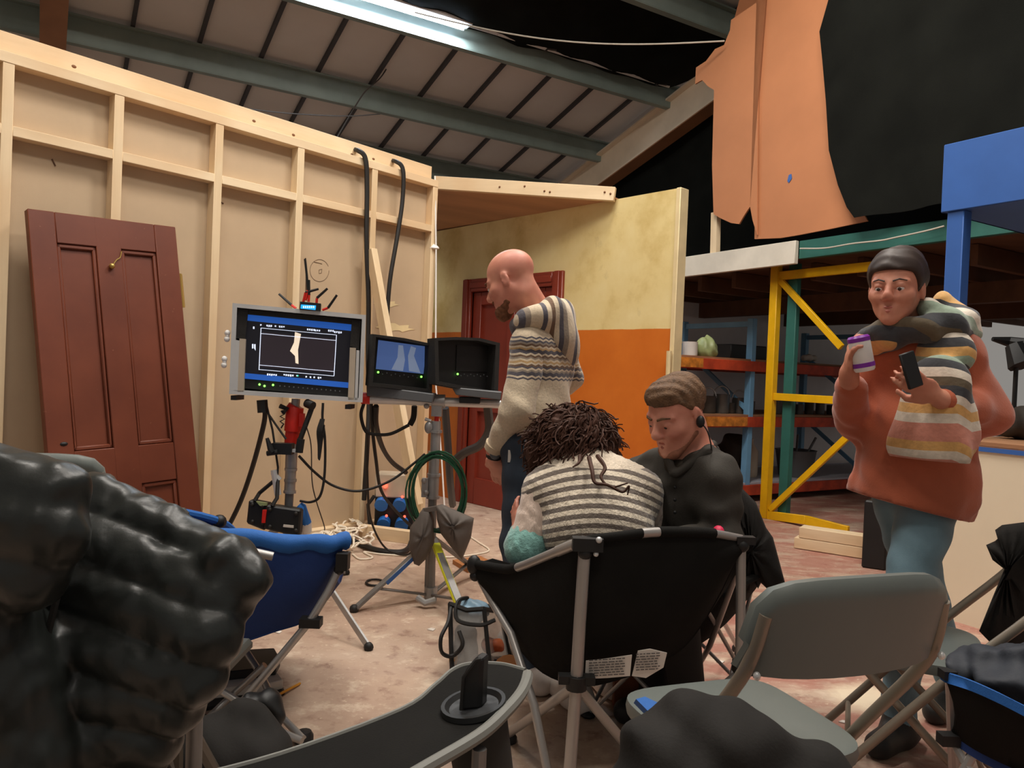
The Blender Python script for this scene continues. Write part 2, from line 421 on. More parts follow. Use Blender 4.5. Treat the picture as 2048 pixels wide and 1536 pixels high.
for i, u in enumerate(PU):
    q = MB(); z = roofz(u); hgt = 0.23
    c0, c1 = B(u, -5, z-0.05), B(u, 6.28, z-0.05)
    # Z-section: web, top and bottom lips
    q.beam(c0-ZZ*hgt/2, c1-ZZ*hgt/2, 0.02, hgt); q.beam(c0-UU*0.03, c1-UU*0.03, 0.075, 0.018); q.beam(c0-ZZ*hgt+UU*0.03, c1-ZZ*hgt+UU*0.03, 0.075, 0.018)
    obj('purlin', q, 'purlin_steel', ceil_)
for v in (0.0, 6.2):
    a, bq = B(9.9, v, roofz(9.9)-0.42), B(-3 if v else 3.0, v, roofz(-3 if v else 3.0)-0.42); q = MB(); n_ = RN
    for s in (0,): q.beam(a, bq, 0.03, 0.42, n_)
    w = 0.19
    q.beam(a+n_*0.2, bq+n_*0.2, w, 0.02, n_); q.beam(a-n_*0.2, bq-n_*0.2, w, 0.02, n_)
    ra = obj('rafter', q, 'cream_steel', ceil_)
    q = MB(); q.beam(a-n_*0.218, bq-n_*0.218, w+0.004, 0.014, n_); obj('rust_strip', q, 'rust_flange', ra)
    q = MB(); e = B(9.9, v, 0); q.box(e+ZZ*(roofz(9.9)-0.3)/2, (0.3, 0.19, roofz(9.9)-0.3), (UU, VV, ZZ)); obj('column', q, 'cream_steel', ceil_)
# outer walls beyond the set
q = MB(); q.beam(B(11.0, -8, 1.9), B(11.0, 12, 1.9), 0.1, 3.8); tag(obj('wall_back', q, 'white_wall'), kind='structure')
# wall with racks under the mezzanine
q = MB(); q.beam(B(6.35, 4.6, 1.1), B(6.35, 12, 1.1), 0.1, 2.2); tag(obj('wall_right', q, 'white_wall'), kind='structure')
# ================================================================= the stud-framed flat (seen from behind)
SA = W(0, 118, 3.60); SB_ = W(869, 371, 5.72)
wd_ = nrm((SB_-SA)*np.array([1, 1, 0])); wn = np.array([wd_[1], -wd_[0], 0])   # wn faces the camera
A0 = np.array([SA[0], SA[1], 0]); wl = np.linalg.norm((SB_-SA)[:2]); HW = 2.50
def SW(s, z, o=0.0): return A0+wd_*s+wn*o+ZZ*z
def swpx(px, py, o=0.0):                                   # pixel -> point on the flat's plane
    d = ray(px, py); t = np.dot(A0+wn*o-CAM, wn)/np.dot(d, wn); return CAM+d*t
def s_of(px, py, o=0.0): p = swpx(px, py, o); return np.dot(p-A0, wd_), p[2]
wl_ = thing('wall_left', 'unpainted back of a pine-framed set wall lined with hardboard', None, A0, kind='structure')
studs = [-1.1, -0.55] + [s_of(x, y)[0] for x, y in ((4, 300), (226, 300), (424, 400), (588, 400), (735, 450), (857, 450))]
for i in range(len(studs)-1):
    a, c_ = studs[i], studs[i+1]
    q = MB(); q.beam(SW(a+0.001, 0.0, -0.012), SW(a+0.001, HW, -0.012), 0.006, 0.006)
    q = MB(); q.box(SW((a+c_)/2, HW/2, -0.012), (c_-a-0.004, 0.008, HW), (wd_, wn, ZZ)); obj('board', q, 'hardboard', wl_)
SD = 0.07; SWD = 0.047
for i, s in enumerate(studs):
    q = MB(); q.box(SW(s, (HW-0.05)/2, SD/2-0.008), (SWD, SD, HW-0.05), (wd_, wn, ZZ)); obj('stud', q, 'pine_up', wl_, bevel=0.002)
zr = s_of(620, 405)[1]
for i in range(len(studs)-1):
    a, c_ = studs[i]+SWD/2, studs[i+1]-SWD/2
    for z in (zr, 1.05 if False else None, 0.03):
        if z is None: continue
        q = MB(); q.box(SW((a+c_)/2, z, SD/2-0.008), (c_-a, SD, SWD), (wd_, wn, ZZ)); obj('rail', q, 'pine_along', wl_, bevel=0.002)
q = MB(); q.box(SW((studs[0]+studs[-1])/2, HW-0.025, SD/2-0.008), (studs[-1]-studs[0]+SWD, SD+0.004, 0.05), (wd_, wn, ZZ)); obj('top_rail', q, 'pine_along', wl_, bevel=0.002)
q = MB(); q.box(SW((studs[0]+studs[-1])/2, HW+0.052, -0.036), (studs[-1]-studs[0]+SWD, 0.045, 0.125), (wd_, wn, ZZ)); obj('top_plank', q, 'pine_along', wl_, bevel=0.002)
for (px, py) in ((148, 133), (424, 236), (508, 242), (587, 270), (704, 309), (747, 318)):
    s, z = s_of(px, py, -0.0135); q = MB(); q.ell(SW(s, z, -0.0135), (0.012, 0.003, 0.008), (wd_, wn, ZZ), 10, 6); obj('knot', q, 'knot', wl_)
# marks and slits on the hardboard
for pts in (((104, 318), (111, 332)), ((430, 398), (447, 407)), ((611, 516), (613, 535), (612, 580))):
    q = MB(); q.tube([swpx(x, y, -0.006) for x, y in pts], 0.004, 5); obj('split', q, 'pencil_mark', wl_)
cc = [swpx(639+19*math.cos(a), 541+22*math.sin(a), -0.007) for a in np.linspace(0, 5.9, 30)]
q = MB(); q.tube(cc, 0.0012, 4); q.tube([swpx(x, y, -0.007) for x, y in ((628, 524), (638, 526), (644, 528))], 0.002, 4); q.tube([swpx(x, y, -0.007) for x, y in ((638, 540), (644, 538), (643, 546), (638, 547), (638, 540))], 0.0015, 4)
obj('pencil_circle', q, 'pencil_mark', wl_)
for (x, y, w_, h_) in ((772, 607, 44, 12), (790, 655, 68, 14)):
    q = MB(); pl = [swpx(x+w_/2*math.cos(t)*(1+0.2*math.sin(5*t)), y+h_/2*math.sin(t)*(1+0.35*math.sin(7*t+1))+(0.08*w_/2*math.cos(t)), -0.0075) for t in np.linspace(0, 6.28, 25)[:-1]]; q.prism(pl, wn*0.002); obj('glue_smear', q, 'old_cream_edge', wl_)
# brace: raking timber and its foot batten with a vertical foot
br = thing('wall_brace', 'raking pine brace propping the framed set wall', 'brace', G(800, 1085))
q = MB(); q.beam(swpx(742, 500, 0.09), W(834, 1010, 4.95), 0.05, 0.07, wn); obj('rake', q, 'pine_up', br, bevel=0.002)
q = MB(); q.beam(W(722, 1064, 5.05)*np.array([1, 1, 0])+ZZ*0.04, W(834, 1078, 4.9)*np.array([1, 1, 0])+ZZ*0.04, 0.06, 0.08); obj('foot_batten', q, 'pine_along', br, bevel=0.002)
q = MB(); q.beam(swpx(716, 1010, 0.09), W(716, 1050, 5.05), 0.04, 0.05, wn)
st = s_of(760, 700)[0]; q = MB(); q.box(SW(st-0.02, 0.85, 0.02), (0.10, 0.02, 1.7), (wd_, wn, ZZ))
# ================================================================= the two-tone set wall
HY = 2.36
YA = W(1350, 500, 5.02); YB = W(840, 700, 7.08); yd = nrm((YB-YA)*np.array([1, 1, 0])); yn = np.array([yd[1], -yd[0], 0])
if np.dot(yn, CAM-YA) < 0: yn = -yn
Y0 = np.array([YA[0], YA[1], 0])
def YW(s, z, o=0.0): return Y0+yd*s+yn*o+ZZ*z
def ypx(px, py, o=0.0):
    d = ray(px, py); t = np.dot(Y0+yn*o-CAM, yn)/np.dot(d, yn); return CAM+d*t
def ys(px, py, o=0.0): p = ypx(px, py, o); return np.dot(p-Y0, yd), p[2]
yl = np.linalg.norm((YB-YA)[:2])+0.6
s0 = ys(1128, 600)[0]; s1 = ys(929, 600)[0]; dz = (ys(1128, 540)[1]+ys(929, 562)[1])/2
yw = thing('wall_center', 'cream and orange painted set wall with a red door', None, Y0, kind='structure')
q = MB(); TH = 0.06
for (a, c_, z0, z1) in ((0, s0+0.03, 0, HY), (s1-0.03, yl, 0, HY), (s0+0.03, s1-0.03, dz-0.03, HY)):
    q.box(YW((a+c_)/2, (z0+z1)/2, -TH/2), (c_-a, TH, z1-z0), (yd, yn, ZZ))
o = obj('painted_skin', q, 'two_tone_wall', yw, smooth=False)
q = MB(); q.box(YW(-0.018, HY/2, -TH/2), (0.034, TH+0.03, HY), (yd, yn, ZZ)); obj('end_batten', q, 'old_cream_edge', yw, bevel=0.003)
q = MB(); q.tube(wp([(1338, 702, 4.98), (1336, 760, 4.98), (1330, 850, 4.98)]), 0.016, 6); obj('end_clamp', q, 'old_cream_edge', yw)
dr = thing('door_1', 'dark red panelled door with moulded red architrave', None, YW((s0+s1)/2, 0), kind='structure')
aw = 0.11
for (a, c_, z0, z1) in ((s0, s0+aw, 0, dz), (s1-aw, s1, 0, dz), (s0+aw, s1-aw, dz-aw, dz)):
    q = MB(); q.box(YW((a+c_)/2, (z0+z1)/2, 0.012), (c_-a, 0.03, z1-z0), (yd, yn, ZZ)); obj('architrave', q, 'door_red', dr, bevel=0.006)
    q = MB()
    if c_-a < 0.2: q.box(YW((a+c_)/2, (z0+z1)/2, 0.032), ((c_-a)*0.45, 0.012, z1-z0), (yd, yn, ZZ))
    else: q.box(YW((a+c_)/2, (z0+z1)/2, 0.032), (c_-a, 0.012, (z1-z0)*0.45), (yd, yn, ZZ))
    obj('moulding', q, 'door_red', dr, bevel=0.004)
da, dc = s0+aw, s1-aw; dh = dz-aw; st = 0.10
for (a, c_, z0, z1) in ((da, da+st, 0, dh), (dc-st, dc, 0, dh), ((da+dc)/2-0.04, (da+dc)/2+0.04, 0.2, dh), (da+st, dc-st, 0, 0.22), (da+st, dc-st, 0.78, 0.95), (da+st, dc-st, dh-0.11, dh)):
    q = MB(); q.box(YW((a+c_)/2, (z0+z1)/2, -0.03), (c_-a, 0.04, z1-z0), (yd, yn, ZZ)); obj('door_rail', q, 'door_red', dr, bevel=0.005)
q = MB(); q.box(YW((da+dc)/2, dh/2, -0.045), (dc-da, 0.012, dh), (yd, yn, ZZ)); q.box(YW((s0+s1)/2, dz/2, -0.075), (s1-s0+0.06, 0.02, dz+0.05), (yd, yn, ZZ)); q.box(YW((s0+s1)/2, dz/2, -0.058), (s1-s0, 0.016, dz), (yd, yn, ZZ)); obj('door_panel_and_backing', q, 'door_red', dr)  # leaf panel, plus two unseen backing slabs added to block light leaks
# set ceiling piece bridging both walls
pa, pb = W(872, 366, 5.80), W(1230, 389, 5.36)
cs = thing('ceiling_set', 'ply ceiling piece with pine edge board over the set corner', None, np.array([pa[0], pa[1], 0]), kind='structure')
q = MB(); pol = [pa-ZZ*0.045, pb-ZZ*0.03, YW(ys(1225, 420)[0], HY+0.006, -0.07), YW(ys(830, 470)[0], HY+0.006, -0.07)]; q.prism(pol, ZZ*0.012); obj('ply_sheet', q, 'soffit_ply', cs, smooth=False)
q = MB(); q.beam(pa, pb, 0.045, 0.095); obj('edge_board', q, 'pine_along', cs, bevel=0.002)
for t in (0.38, 0.63, 0.52, 0.66, 0.95, 0.98):
    q = MB(); x_, y_, z_ = frame_z(pb-pa); q.ell(pa+(pb-pa)*t-x_*0.022*(1 if np.dot(x_, CAM-pa) < 0 else -1)+ZZ*random.uniform(-0.02, 0.03), (0.008, 0.008, 0.008), None, 8, 6); obj('knot', q, 'knot', cs)
# pull cord and its bell-shaped lamp hook at the corner
q = MB(); q.tube(wp([(870, 352, 5.66), (872, 500, 5.64), (871, 760, 5.6), (884, 930, 5.5), (893, 1085, 5.4)]), 0.006, 6); tag(obj('pull_cord', q, 'white_plastic'), 'white cord hanging down the corner post of the set wall', 'cord')
q = MB(); c0 = W(868, 497, 5.66); q.lathe([(0.012, 0.03), (0.035, 0.012), (0.038, 0), (0.03, -0.006), (0, -0.008)], c0, None, 14); tag(obj('ceiling_rose', q, 'white_plastic'), 'small white dish fitting hooked beside the corner post', 'fitting')
# ================================================================= mezzanine, drapes, racks
VM = 5.0
mz = thing('mezzanine', 'timber mezzanine deck with teal edge beam above the racks', 'mezzanine', B(4, VM, 0))
a, c_ = onV(1362, 525, VM), onV(1597, 482, VM)
p1 = onV(1597, 505, VM); p0 = onV(1362, 532, VM)
zt = onV(1597, 480, VM)[2]; uw1 = np.dot(p1, UU); uw0 = np.dot(p0, UU)
q = MB(); q.beam(B(uw1, VM-0.02, p1[2]), B(uw0+1.2, VM-0.02, p1[2]), 0.04, 0.18); obj('white_fascia', q, 'white_paint', mz, bevel=0.003)
zt2 = p1[2]+0.02
q = MB(); q.beam(B(uw1, VM+0.03, zt2), B(-1.0, VM+0.03, zt2), 0.05, 0.14); tb = obj('edge_beam', q, 'teal_steel', mz, bevel=0.003)
zd = zt2-0.04
q = MB(); q.box(B(3.1, VM+3.05, zd), (6.3, 6.0, 0.03), (UU, VV, ZZ)); obj('deck', q, 'dark_wood', mz)
for u in np.arange(0.3, 6.4, 0.42):
    q = MB(); q.beam(B(u, VM+0.3, zd-0.09), B(u, VM+5.5, zd-0.09), 0.05, 0.14); obj('joist', q, 'dark_wood', mz)
for v in (VM+1.2, VM+2.6): 
    q = MB(); q.beam(B(0.0, v, zd-0.24), B(6.2, v, zd-0.24), 0.09, 0.16); obj('cross_beam', q, 'dark_wood', mz)
# fairy wire along the beam
q = MB(); q.tube(smooth_path([onV(x, y, VM-0.06) for x, y in ((1600, 497), (1650, 496), (1705, 487), (1760, 481), (1790, 475), (1850, 462), (1888, 452))]), 0.006, 5); tag(obj('cable', q, 'rope'), 'thin pale wire pinned along the teal mezzanine beam', 'wire')
# yellow rack end frame
ry = thing('yellow_rack_end', 'yellow steel rack end frame with diagonal braces and bent foot', 'rack', B(4.1, VM-0.05, 0))
VY = VM-0.12
def yq(px, py): return onV(px, py, VY)
f1 = G(1530, 1036); VY = np.dot(f1, VV)
t1 = yq(1555, 508)
uP1 = np.dot(f1, UU)
q = MB(); q.box(B(uP1, VY, t1[2]/2), (0.075, 0.06, t1[2]), (UU, VV, ZZ)); obj('post', q, 'yellow_steel', ry, bevel=0.004)
tp2 = yq(1790, 475); uP2 = np.dot(tp2, UU)
q = MB(); q.box(B(uP2, VY, t1[2]/2), (0.075, 0.06, t1[2]), (UU, VV, ZZ)); obj('post', q, 'yellow_steel', ry, bevel=0.004)
def ybar(nm, pts, w=0.05):
    q = MB()
    for i in range(len(pts)-1): q.beam(pts[i], pts[i+1], 0.03, w)
    obj(nm, q, 'yellow_steel', ry, bevel=0.003)
def zc(px, py): p = yq(px, py); return p
ybar('crossbar', [zc(1560, 552), B(uP2, VY, zc(1560, 552)[2]-0.0)], 0.07)
ybar('crossbar', [zc(1545, 793), B(uP2, VY, zc(1545, 793)[2])], 0.06)
ybar('crossbar', [zc(1534, 1030), zc(1612, 1040), zc(1697, 1062)], 0.07)
ybar('brace', [zc(1560, 560), zc(1683, 695)], 0.05); ybar('brace', [zc(1540, 1020), zc(1722, 848)], 0.05)
# teal rack post beside the yellow one and blue racks behind
def rack(name, label, posts, d, zpost, beams, col, cat='rack', extra=None):
    t = thing(name, label, cat, B(posts[0][0], posts[0][1], 0))
    for (u, v) in posts:
        for du in (0, d):
            q = MB(); q.box(B(u+du, v, zpost/2), (0.07, 0.06, zpost), (UU, VV, ZZ)); obj('post', q, col, t, bevel=0.004)
        for (za, zb) in ((0.15, 0.75), (0.85, 1.45)):
            q = MB(); q.beam(B(u, v, za), B(u+d, v, zb), 0.025, 0.04); obj('brace', q, col, t)
        q = MB(); q.beam(B(u, v, zpost-0.05), B(u+d, v, zpost-0.05), 0.03, 0.05); obj('tie', q, col, t)
    for (z, va, vb, cm, bm) in beams:
        for uu in (posts[0][0]-0.045, posts[0][0]+d+0.045):
            q = MB(); q.beam(B(uu, va, z-0.05), B(uu, vb, z-0.05), 0.035, 0.095); obj('shelf_beam', q, cm, t, bevel=0.003)
        q = MB(); q.box(B(posts[0][0]+d/2, (va+vb)/2, z+0.008), (d+0.06, vb-va, 0.018), (UU, VV, ZZ)); obj('shelf', q, bm, t)
    return t
UR = 5.02
rack('pallet_rack', 'light blue pallet rack with red shelf beams against the white wall', [(UR, 3.9), (UR, 5.68), (UR, 7.6)], 0.9, 1.72,
     [(0.16, 3.9, 9.4, 'shelf_red', 'grey_board'), (0.80, 3.9, 9.4, 'shelf_red', 'shelf_board'), (1.32, 3.9, 9.4, 'shelf_red', 'shelf_board')], 'sky_blue_steel')
q = MB(); q.box(yq(1572, 760)*np.array([1, 1, 0])+ZZ*1.05+VV*0.05, (0.09, 0.05, 2.1), (UU, VV, ZZ)); tag(obj('rack_post', q, 'teal_steel', bevel=0.004), 'dark teal steel post standing beside the yellow rack frame', 'post')
# patterned tape lumps on shelf beams (printed strip)
for z, va, vb in ((0.80, 4.3, 5.6), (1.32, 3.95, 5.0)):
    q = MB(); q.beam(B(UR-0.066, va, z-0.045), B(UR-0.066, vb, z-0.045), 0.006, 0.085); tag(obj('edge_strip', q, 'shelf_edge_pattern'), 'red and yellow patterned strip taped along the %s shelf beam' % ('upper' if z > 1 else 'lower'), 'strip')
# black drapes
def drape(name, label, rows, m='black_cloth', cat='curtain', amp=0.05, fr=9, nrmv=None):
    q = MB(); P = []; nv = VV if nrmv is None else nrmv
    for i, r in enumerate(rows):
        row = []; r = [np.asarray(p, float) for p in r]
        n = len(r)
        for j in range((n-1)*6+1):
            k = min(j//6, n-2); t = j/6-k; p = r[k]*(1-t)+r[k+1]*t
            row.append(p+nv*amp*math.sin(j*fr*0.1+i*0.5)*(0.5+0.5*i/max(1, len(rows)-1)))
        P.append(row)
    q.grid(P, nv*0.006); o = obj(name, q, m); return tag(o, label, cat)
vd = VM-0.10
e_ = [(1700, -160), (1655, 0), (1636, 62), (1641, 120), (1648, 200), (1655, 300), (1675, 370), (1695, 415), (1712, 436)]
rows = []
for (x, y) in e_:
    p = onV(x, y, vd); rows.append([p, onV(x+130, y-20, vd), B(2.6, vd, p[2]), B(1.6, vd, p[2]), B(0.4, vd, p[2]), B(-1.2, vd, p[2])])
drape('stage_drape', 'large black cloth hung beside the brown board above the mezzanine edge', rows, amp=0.03)
vg = 6.45; rows = []
for z in (6.6, 5.2, 3.8, 2.9, zd+0.05): rows.append([B(u, vg, min(z, roofz(u)-0.36)) for u in (10.4, 9, 7.6, 6.5, 5, 3.2, 1, -3)])
drape('gable_drape', 'black cloth covering the gable wall below the cream rafter', rows, amp=0.03)
rows = []
for t in np.linspace(0, 1, 8):
    u = PU[2]*(1-t)+(PU[3]+0.1)*t; rows.append([B(u-0.04+0.03*math.sin(v*5), v, roofz(u)-0.10-0.28*math.sin(math.pi*min(1, t*1.3))*0.35-0.05*t) for v in np.linspace(-0.5, 6.1, 14)])
drape('roof_drape', 'black sheet tied under the roof between two steel purlins', rows, amp=0.025, nrmv=RN)
rows = []
for t in np.linspace(0, 1, 5):
    u = PU[3]-0.2+(PU[5]-0.3-PU[3])*t; rows.append([B(u, v, roofz(u)-0.35) for v in np.linspace(6.3, 6.0, 2)])
# ragged silver edge of the sheet along purlin
q = MB(); P = []
for i, v in enumerate(np.linspace(2.6, 6.05, 60)):
    z = roofz(PU[2])-0.12; w_ = 0.02+0.035*abs(math.sin(i*1.7)+0.5*math.sin(i*0.63))
    P.append([B(PU[2]-0.13, v, z+0.0), B(PU[2]-0.13-0.02, v, z-0.0+w_)])
q.grid(P, UU*0.01); tag(obj('foil_edge', q, 'white_plastic'), 'ragged pale foil edge folded along the steel purlin', 'foil')
for i, (x, y) in enumerate(((993, 70), (1090, 103), (1210, 134), (1312, 172))):
    p = onU(x, y, PU[2]-0.12); q = MB(); q.tube([p, p+np.array([0.05, 0, 0.06]), p+np.array([0.09, 0, 0.10])], 0.012, 5); q.tube([p+np.array([0.03, 0, 0.03]), p+np.array([0.12, 0, 0.02])], 0.012, 5)
    tag(obj('spring_clamp', q, 'wire_dark'), 'small clamp pinching the black roof sheet to the purlin', 'clamp', 'clamps along the roof sheet')
# hardboard sheets standing on the mezzanine
vb_ = VM-0.03
def sheet(name, px, label, v, m='brown_board', th=0.015):
    q = MB(); q.prism([onV(x, y, v) for x, y in px], VV*th); return tag(obj(name, q, m, smooth=False), label, 'board')
R1 = [(1518, -160), (1514, 470), (1505, 440), (1500, 413), (1490, 428), (1478, 448), (1462, 446), (1440, 436), (1427, 428), (1424, 330), (1428, 180), (1415, 172), (1404, 160), (1390, 168), (1392, 135), (1412, 122), (1430, 98), (1448, 90), (1460, 60), (1462, 40), (1520, 0), (1545, -160)]
sheet('hardboard_sheet', R1, 'brown hardboard sheet with torn lower edge above the white fascia', vb_)
R2 = [(1516, -160), (1509, 478), (1560, 476), (1597, 470), (1660, 458), (1735, 442), (1700, 380), (1665, 250), (1700, -160)]
sheet('hardboard_sheet', R2, 'wide brown hardboard sheet with a blue mark beside the black drape', vb_+0.022)
q = MB(); q.prism([onV(x, y, vb_+0.02) for x, y in ((1578, 350), (1583, 348), (1584, 357), (1578, 366), (1575, 362))], -VV*0.003); tag(obj('paint_mark', q, 'blue_steel'), 'small blue smear on the brown hardboard', 'mark')
q = MB(); q.beam(onV(1432, 425, vb_+0.06), onV(1430, 510, vb_+0.06), 0.07, 0.05, VV); tag(obj('timber_post', q, 'pine_up'), 'short pale timber post behind the torn hardboard edge', 'post')
# white slats of light at the cladding edge
# blue box rack and counter on the right
VBk = 3.94; pe = onV(1888, 290, VBk); uE = np.dot(pe, UU); zT = pe[2]; zB = onV(1890, 424, VBk)[2]
bk = thing('blue_frame', 'blue steel box frame with deep beam over the cream counter', 'frame', B(uE, VBk, 0))
q = MB(); q.box(B(uE-1.6, VBk+0.005, (zT+zB)/2), (3.2, 0.012, zT-zB), (UU, VV, ZZ)); obj('beam_face', q, 'blue_steel', bk, bevel=0.004)
q = MB(); q.box(B(uE-1.6, VBk+0.45, zB+0.006), (3.2, 0.88, 0.012), (UU, VV, ZZ)); obj('beam_underside', q, 'blue_steel', bk)
q = MB(); q.box(B(uE-0.005, VBk+0.45, (zT+zB)/2), (0.012, 0.88, zT-zB), (UU, VV, ZZ)); obj('beam_end', q, 'blue_steel', bk)
q = MB(); q.box(B(uE-0.07, VBk+0.05, zB/2), (0.085, 0.075, zB), (UU, VV, ZZ)); obj('post', q, 'blue_steel', bk, bevel=0.004)
q = MB(); q.box(B(uE-2.9, VBk+0.05, zB/2), (0.085, 0.075, zB), (UU, VV, ZZ)); obj('post', q, 'blue_steel', bk, bevel=0.004)
VC = VBk-0.12; uC = np.dot(onV(1872, 1000, VC), UU); zC = onV(1960, 893, VC)[2]
ct = thing('counter', 'cream panelled counter with a blue top trim', 'counter', B(uC, VC, 0))
q = MB(); q.box(B(uC-1.4, VC+0.009, zC/2), (2.8, 0.018, zC), (UU, VV, ZZ)); obj('front_panel', q, 'counter_cream', ct)
q = MB(); q.box(B(uC-0.009, VC+0.4, zC/2), (0.018, 0.76, zC-0.02), (UU, VV, ZZ)); obj('side_panel', q, 'counter_cream', ct)
q = MB(); q.box(B(uC-1.4, VC-0.004, zC-0.008), (2.8, 0.012, 0.028), (UU, VV, ZZ)); obj('trim', q, 'blue_steel', ct)
q = MB(); q.box(B(uC-1.4, VC+0.4, zC+0.012), (2.82, 0.82, 0.024), (UU, VV, ZZ)); obj('worktop', q, 'shelf_board', ct)
# rope line and rod near the roof
q = MB(); a, c_ = W(830, 25, 7.0), onV(1449, 82, VM-0.1); q.tube([a*(1-t)+c_*t-ZZ*0.13*math.sin(math.pi*t) for t in np.linspace(0, 1, 20)], 0.007, 6); tag(obj('rope', q, 'rope'), 'pale rope strung from the roof to the brown board', 'rope')
q = MB(); a = W(818, 50, 9.0); c_ = W(858, -20, 8.3); q.tube([a, c_], 0.012, 6); tag(obj('lamp_rod', q, 'rope'), 'thin rod holding up the fluorescent roof lamp', 'rod')
q = MB(); q.tube(smooth_path(wp([(110, 108, 5.2), (260, 165, 6.2), (420, 205, 6.9), (560, 225, 7.4), (690, 232, 7.9), (760, 228, 8.2)])), 0.006, 5); tag(obj('cable', q, 'wire_dark'), 'thin dark wire sagging under the pale roof panels', 'wire')
q = MB(); q.tube(smooth_path([onU(x, y, PU[1]-0.3) for x, y in ((800, 85), (765, 150), (725, 190), (668, 285))]), 0.007, 5); tag(obj('cable', q, 'wire_dark'), 'loose grey wire dangling between two roof purlins', 'wire')
# ================================================================= lamps
def lamp(label, c, d, ln, col, power, glow, hang=None, w=0.14, down=ZZ, up=0):
    d = nrm(d); t = thing('fluorescent_lamp', label, 'lamp', c); x, y, z = frame_z(d, down)
    q = MB(); q.box(np.asarray(c)+y*0.06, (w, 0.06, ln), (x, y, z)); obj('housing', q, 'white_plastic', t, bevel=0.005)
    for s in (-1, 1):
        q = MB(); q.tube([np.asarray(c)+x*s*w*0.25-z*ln*0.47+y*0.012, np.asarray(c)+x*s*w*0.25+z*ln*0.47+y*0.012], 0.013, 8); obj('tube', q, glow, t)
    if hang is not None:
        for s in (-0.4, 0.4):
            e = np.asarray(c)+z*ln*s; q = MB(); q.tube([e+y*0.09, e+ZZ*hang], 0.006, 5); obj('hanger', q, 'wire_dark', t)
    l = bpy.data.lights.new('lamp_light', 'AREA'); l.shape = 'RECTANGLE'; l.size = w*KS; l.size_y = ln*KS; l.energy = power; l.color = col
    lo = bpy.data.objects.new('lamp_light', l); COL.objects.link(lo); lo.parent = t
    off = -y*0.02*KS
    M_ = Matrix(((x[0], z[0], y[0], off[0]), (x[1], z[1], y[1], off[1]), (x[2], z[2], y[2], off[2]), (0, 0, 0, 1)))
    lo.matrix_local = M_
    if up:
        l2 = l.copy(); l2.energy = power*up; l2.size = w*1.6*KS; ob2 = bpy.data.objects.new('lamp_light', l2); COL.objects.link(ob2); ob2.parent = t
        off = y*0.13*KS; ob2.matrix_local = Matrix(((x[0], -z[0], -y[0], off[0]), (x[1], -z[1], -y[1], off[1]), (x[2], -z[2], -y[2], off[2]), (0, 0, 0, 1)))
    return t
WARM = (1.0, 0.945, 0.875); COOL = (0.80, 0.90, 1.0)
lv = W(775, 45, 8.6)
lamp('glowing fluorescent tube lamp tucked behind the steel purlin by the black sheet', B(PU[2]-0.16, np.dot(lv, VV)-0.5, roofz(PU[2])-0.17), VV, 1.55, COOL, 60, 'tube_glow', down=ZZ, up=0.6)
# the roof's other bare tube lamps, above and behind the frame: light only, hung at roof level like the one in view
def roof_lamp(name, x, y, power):
    u = x*UU[0]+y*UU[1]; c = np.array([x, y, roofz(u)-0.6]); x_, y_, z_ = VV, np.array([-VV[1], VV[0], 0]), ZZ
    for nm, sg, e in ((name+'_offscreen', 1, power), (name+'_upper_offscreen', -1, power*0.6)):
        l = bpy.data.lights.new(nm, 'AREA'); l.shape = 'RECTANGLE'; l.size = 1.5*KS; l.size_y = 0.3*KS; l.energy = e; l.color = WARM
        o = bpy.data.objects.new(nm, l); COL.objects.link(o); p = c*KS
        a, b_, n_ = x_, y_*sg, ZZ*sg
        o.matrix_world = Matrix(((a[0], b_[0], n_[0], p[0]), (a[1], b_[1], n_[1], p[1]), (a[2], b_[2], n_[2], p[2]), (0, 0, 0, 1)))
roof_lamp('roof_lamp_left', -1.25, 2.7, 105); roof_lamp('roof_lamp_right', 1.5, 2.3, 105); roof_lamp('roof_lamp_center', 0.75, 4.3, 110); roof_lamp('roof_lamp_rear', 0.2, -1.0, 60)
# ================================================================= equipment and furniture
mat('alu', rgb(212, 212, 210), 0.35, 0.06, 10, metal=0.35); mat('steel', rgb(164, 162, 160), 0.38, 0.1, 12, metal=0.45); mat('dull_steel', rgb(128, 126, 124), 0.5, 0.1, 12, metal=0.6)
mat('black_plastic', rgb(26, 26, 26), 0.5, 0.15); mat('black_foam', rgb(40, 38, 36), 0.9, 0.2, 20, 0.2, 200); mat('grey_plastic', rgb(92, 94, 96), 0.55, 0.06)
mat('red_paint', rgb(212, 40, 26), 0.4, 0.12, 14); mat('black_rubber', rgb(34, 32, 30), 0.6, 0.1); mat('white_cable', rgb(232, 220, 200), 0.5, 0.04); mat('green_cable', rgb(24, 70, 46), 0.45, 0.15)
mat('sandbag', rgb(96, 88, 82), 0.75, 0.08, 8, 0.1, 250); mat('neon_tape', rgb(226, 228, 30), 0.5, 0.04); mat('blue_tape', rgb(54, 92, 150), 0.6, 0.1)
mat('blue_plastic', rgb(40, 110, 190), 0.45, 0.08); mat('beige_plastic', rgb(186, 172, 152), 0.5, 0.06); mat('brass', rgb(190, 160, 90), 0.35, 0.1, metal=0.7)
mat('chair_tube', rgb(168, 164, 160), 0.35, 0.05, metal=0.6); mat('blue_fabric', rgb(22, 50, 106), 0.8, 0.1, 10, 0.15, 300); mat('blue_pad', rgb(32, 92, 164), 0.75, 0.1, 8, 0.15, 250); mat('navy_fabric', rgb(20, 38, 84), 0.85, 0.12, 10, 0.15, 300)
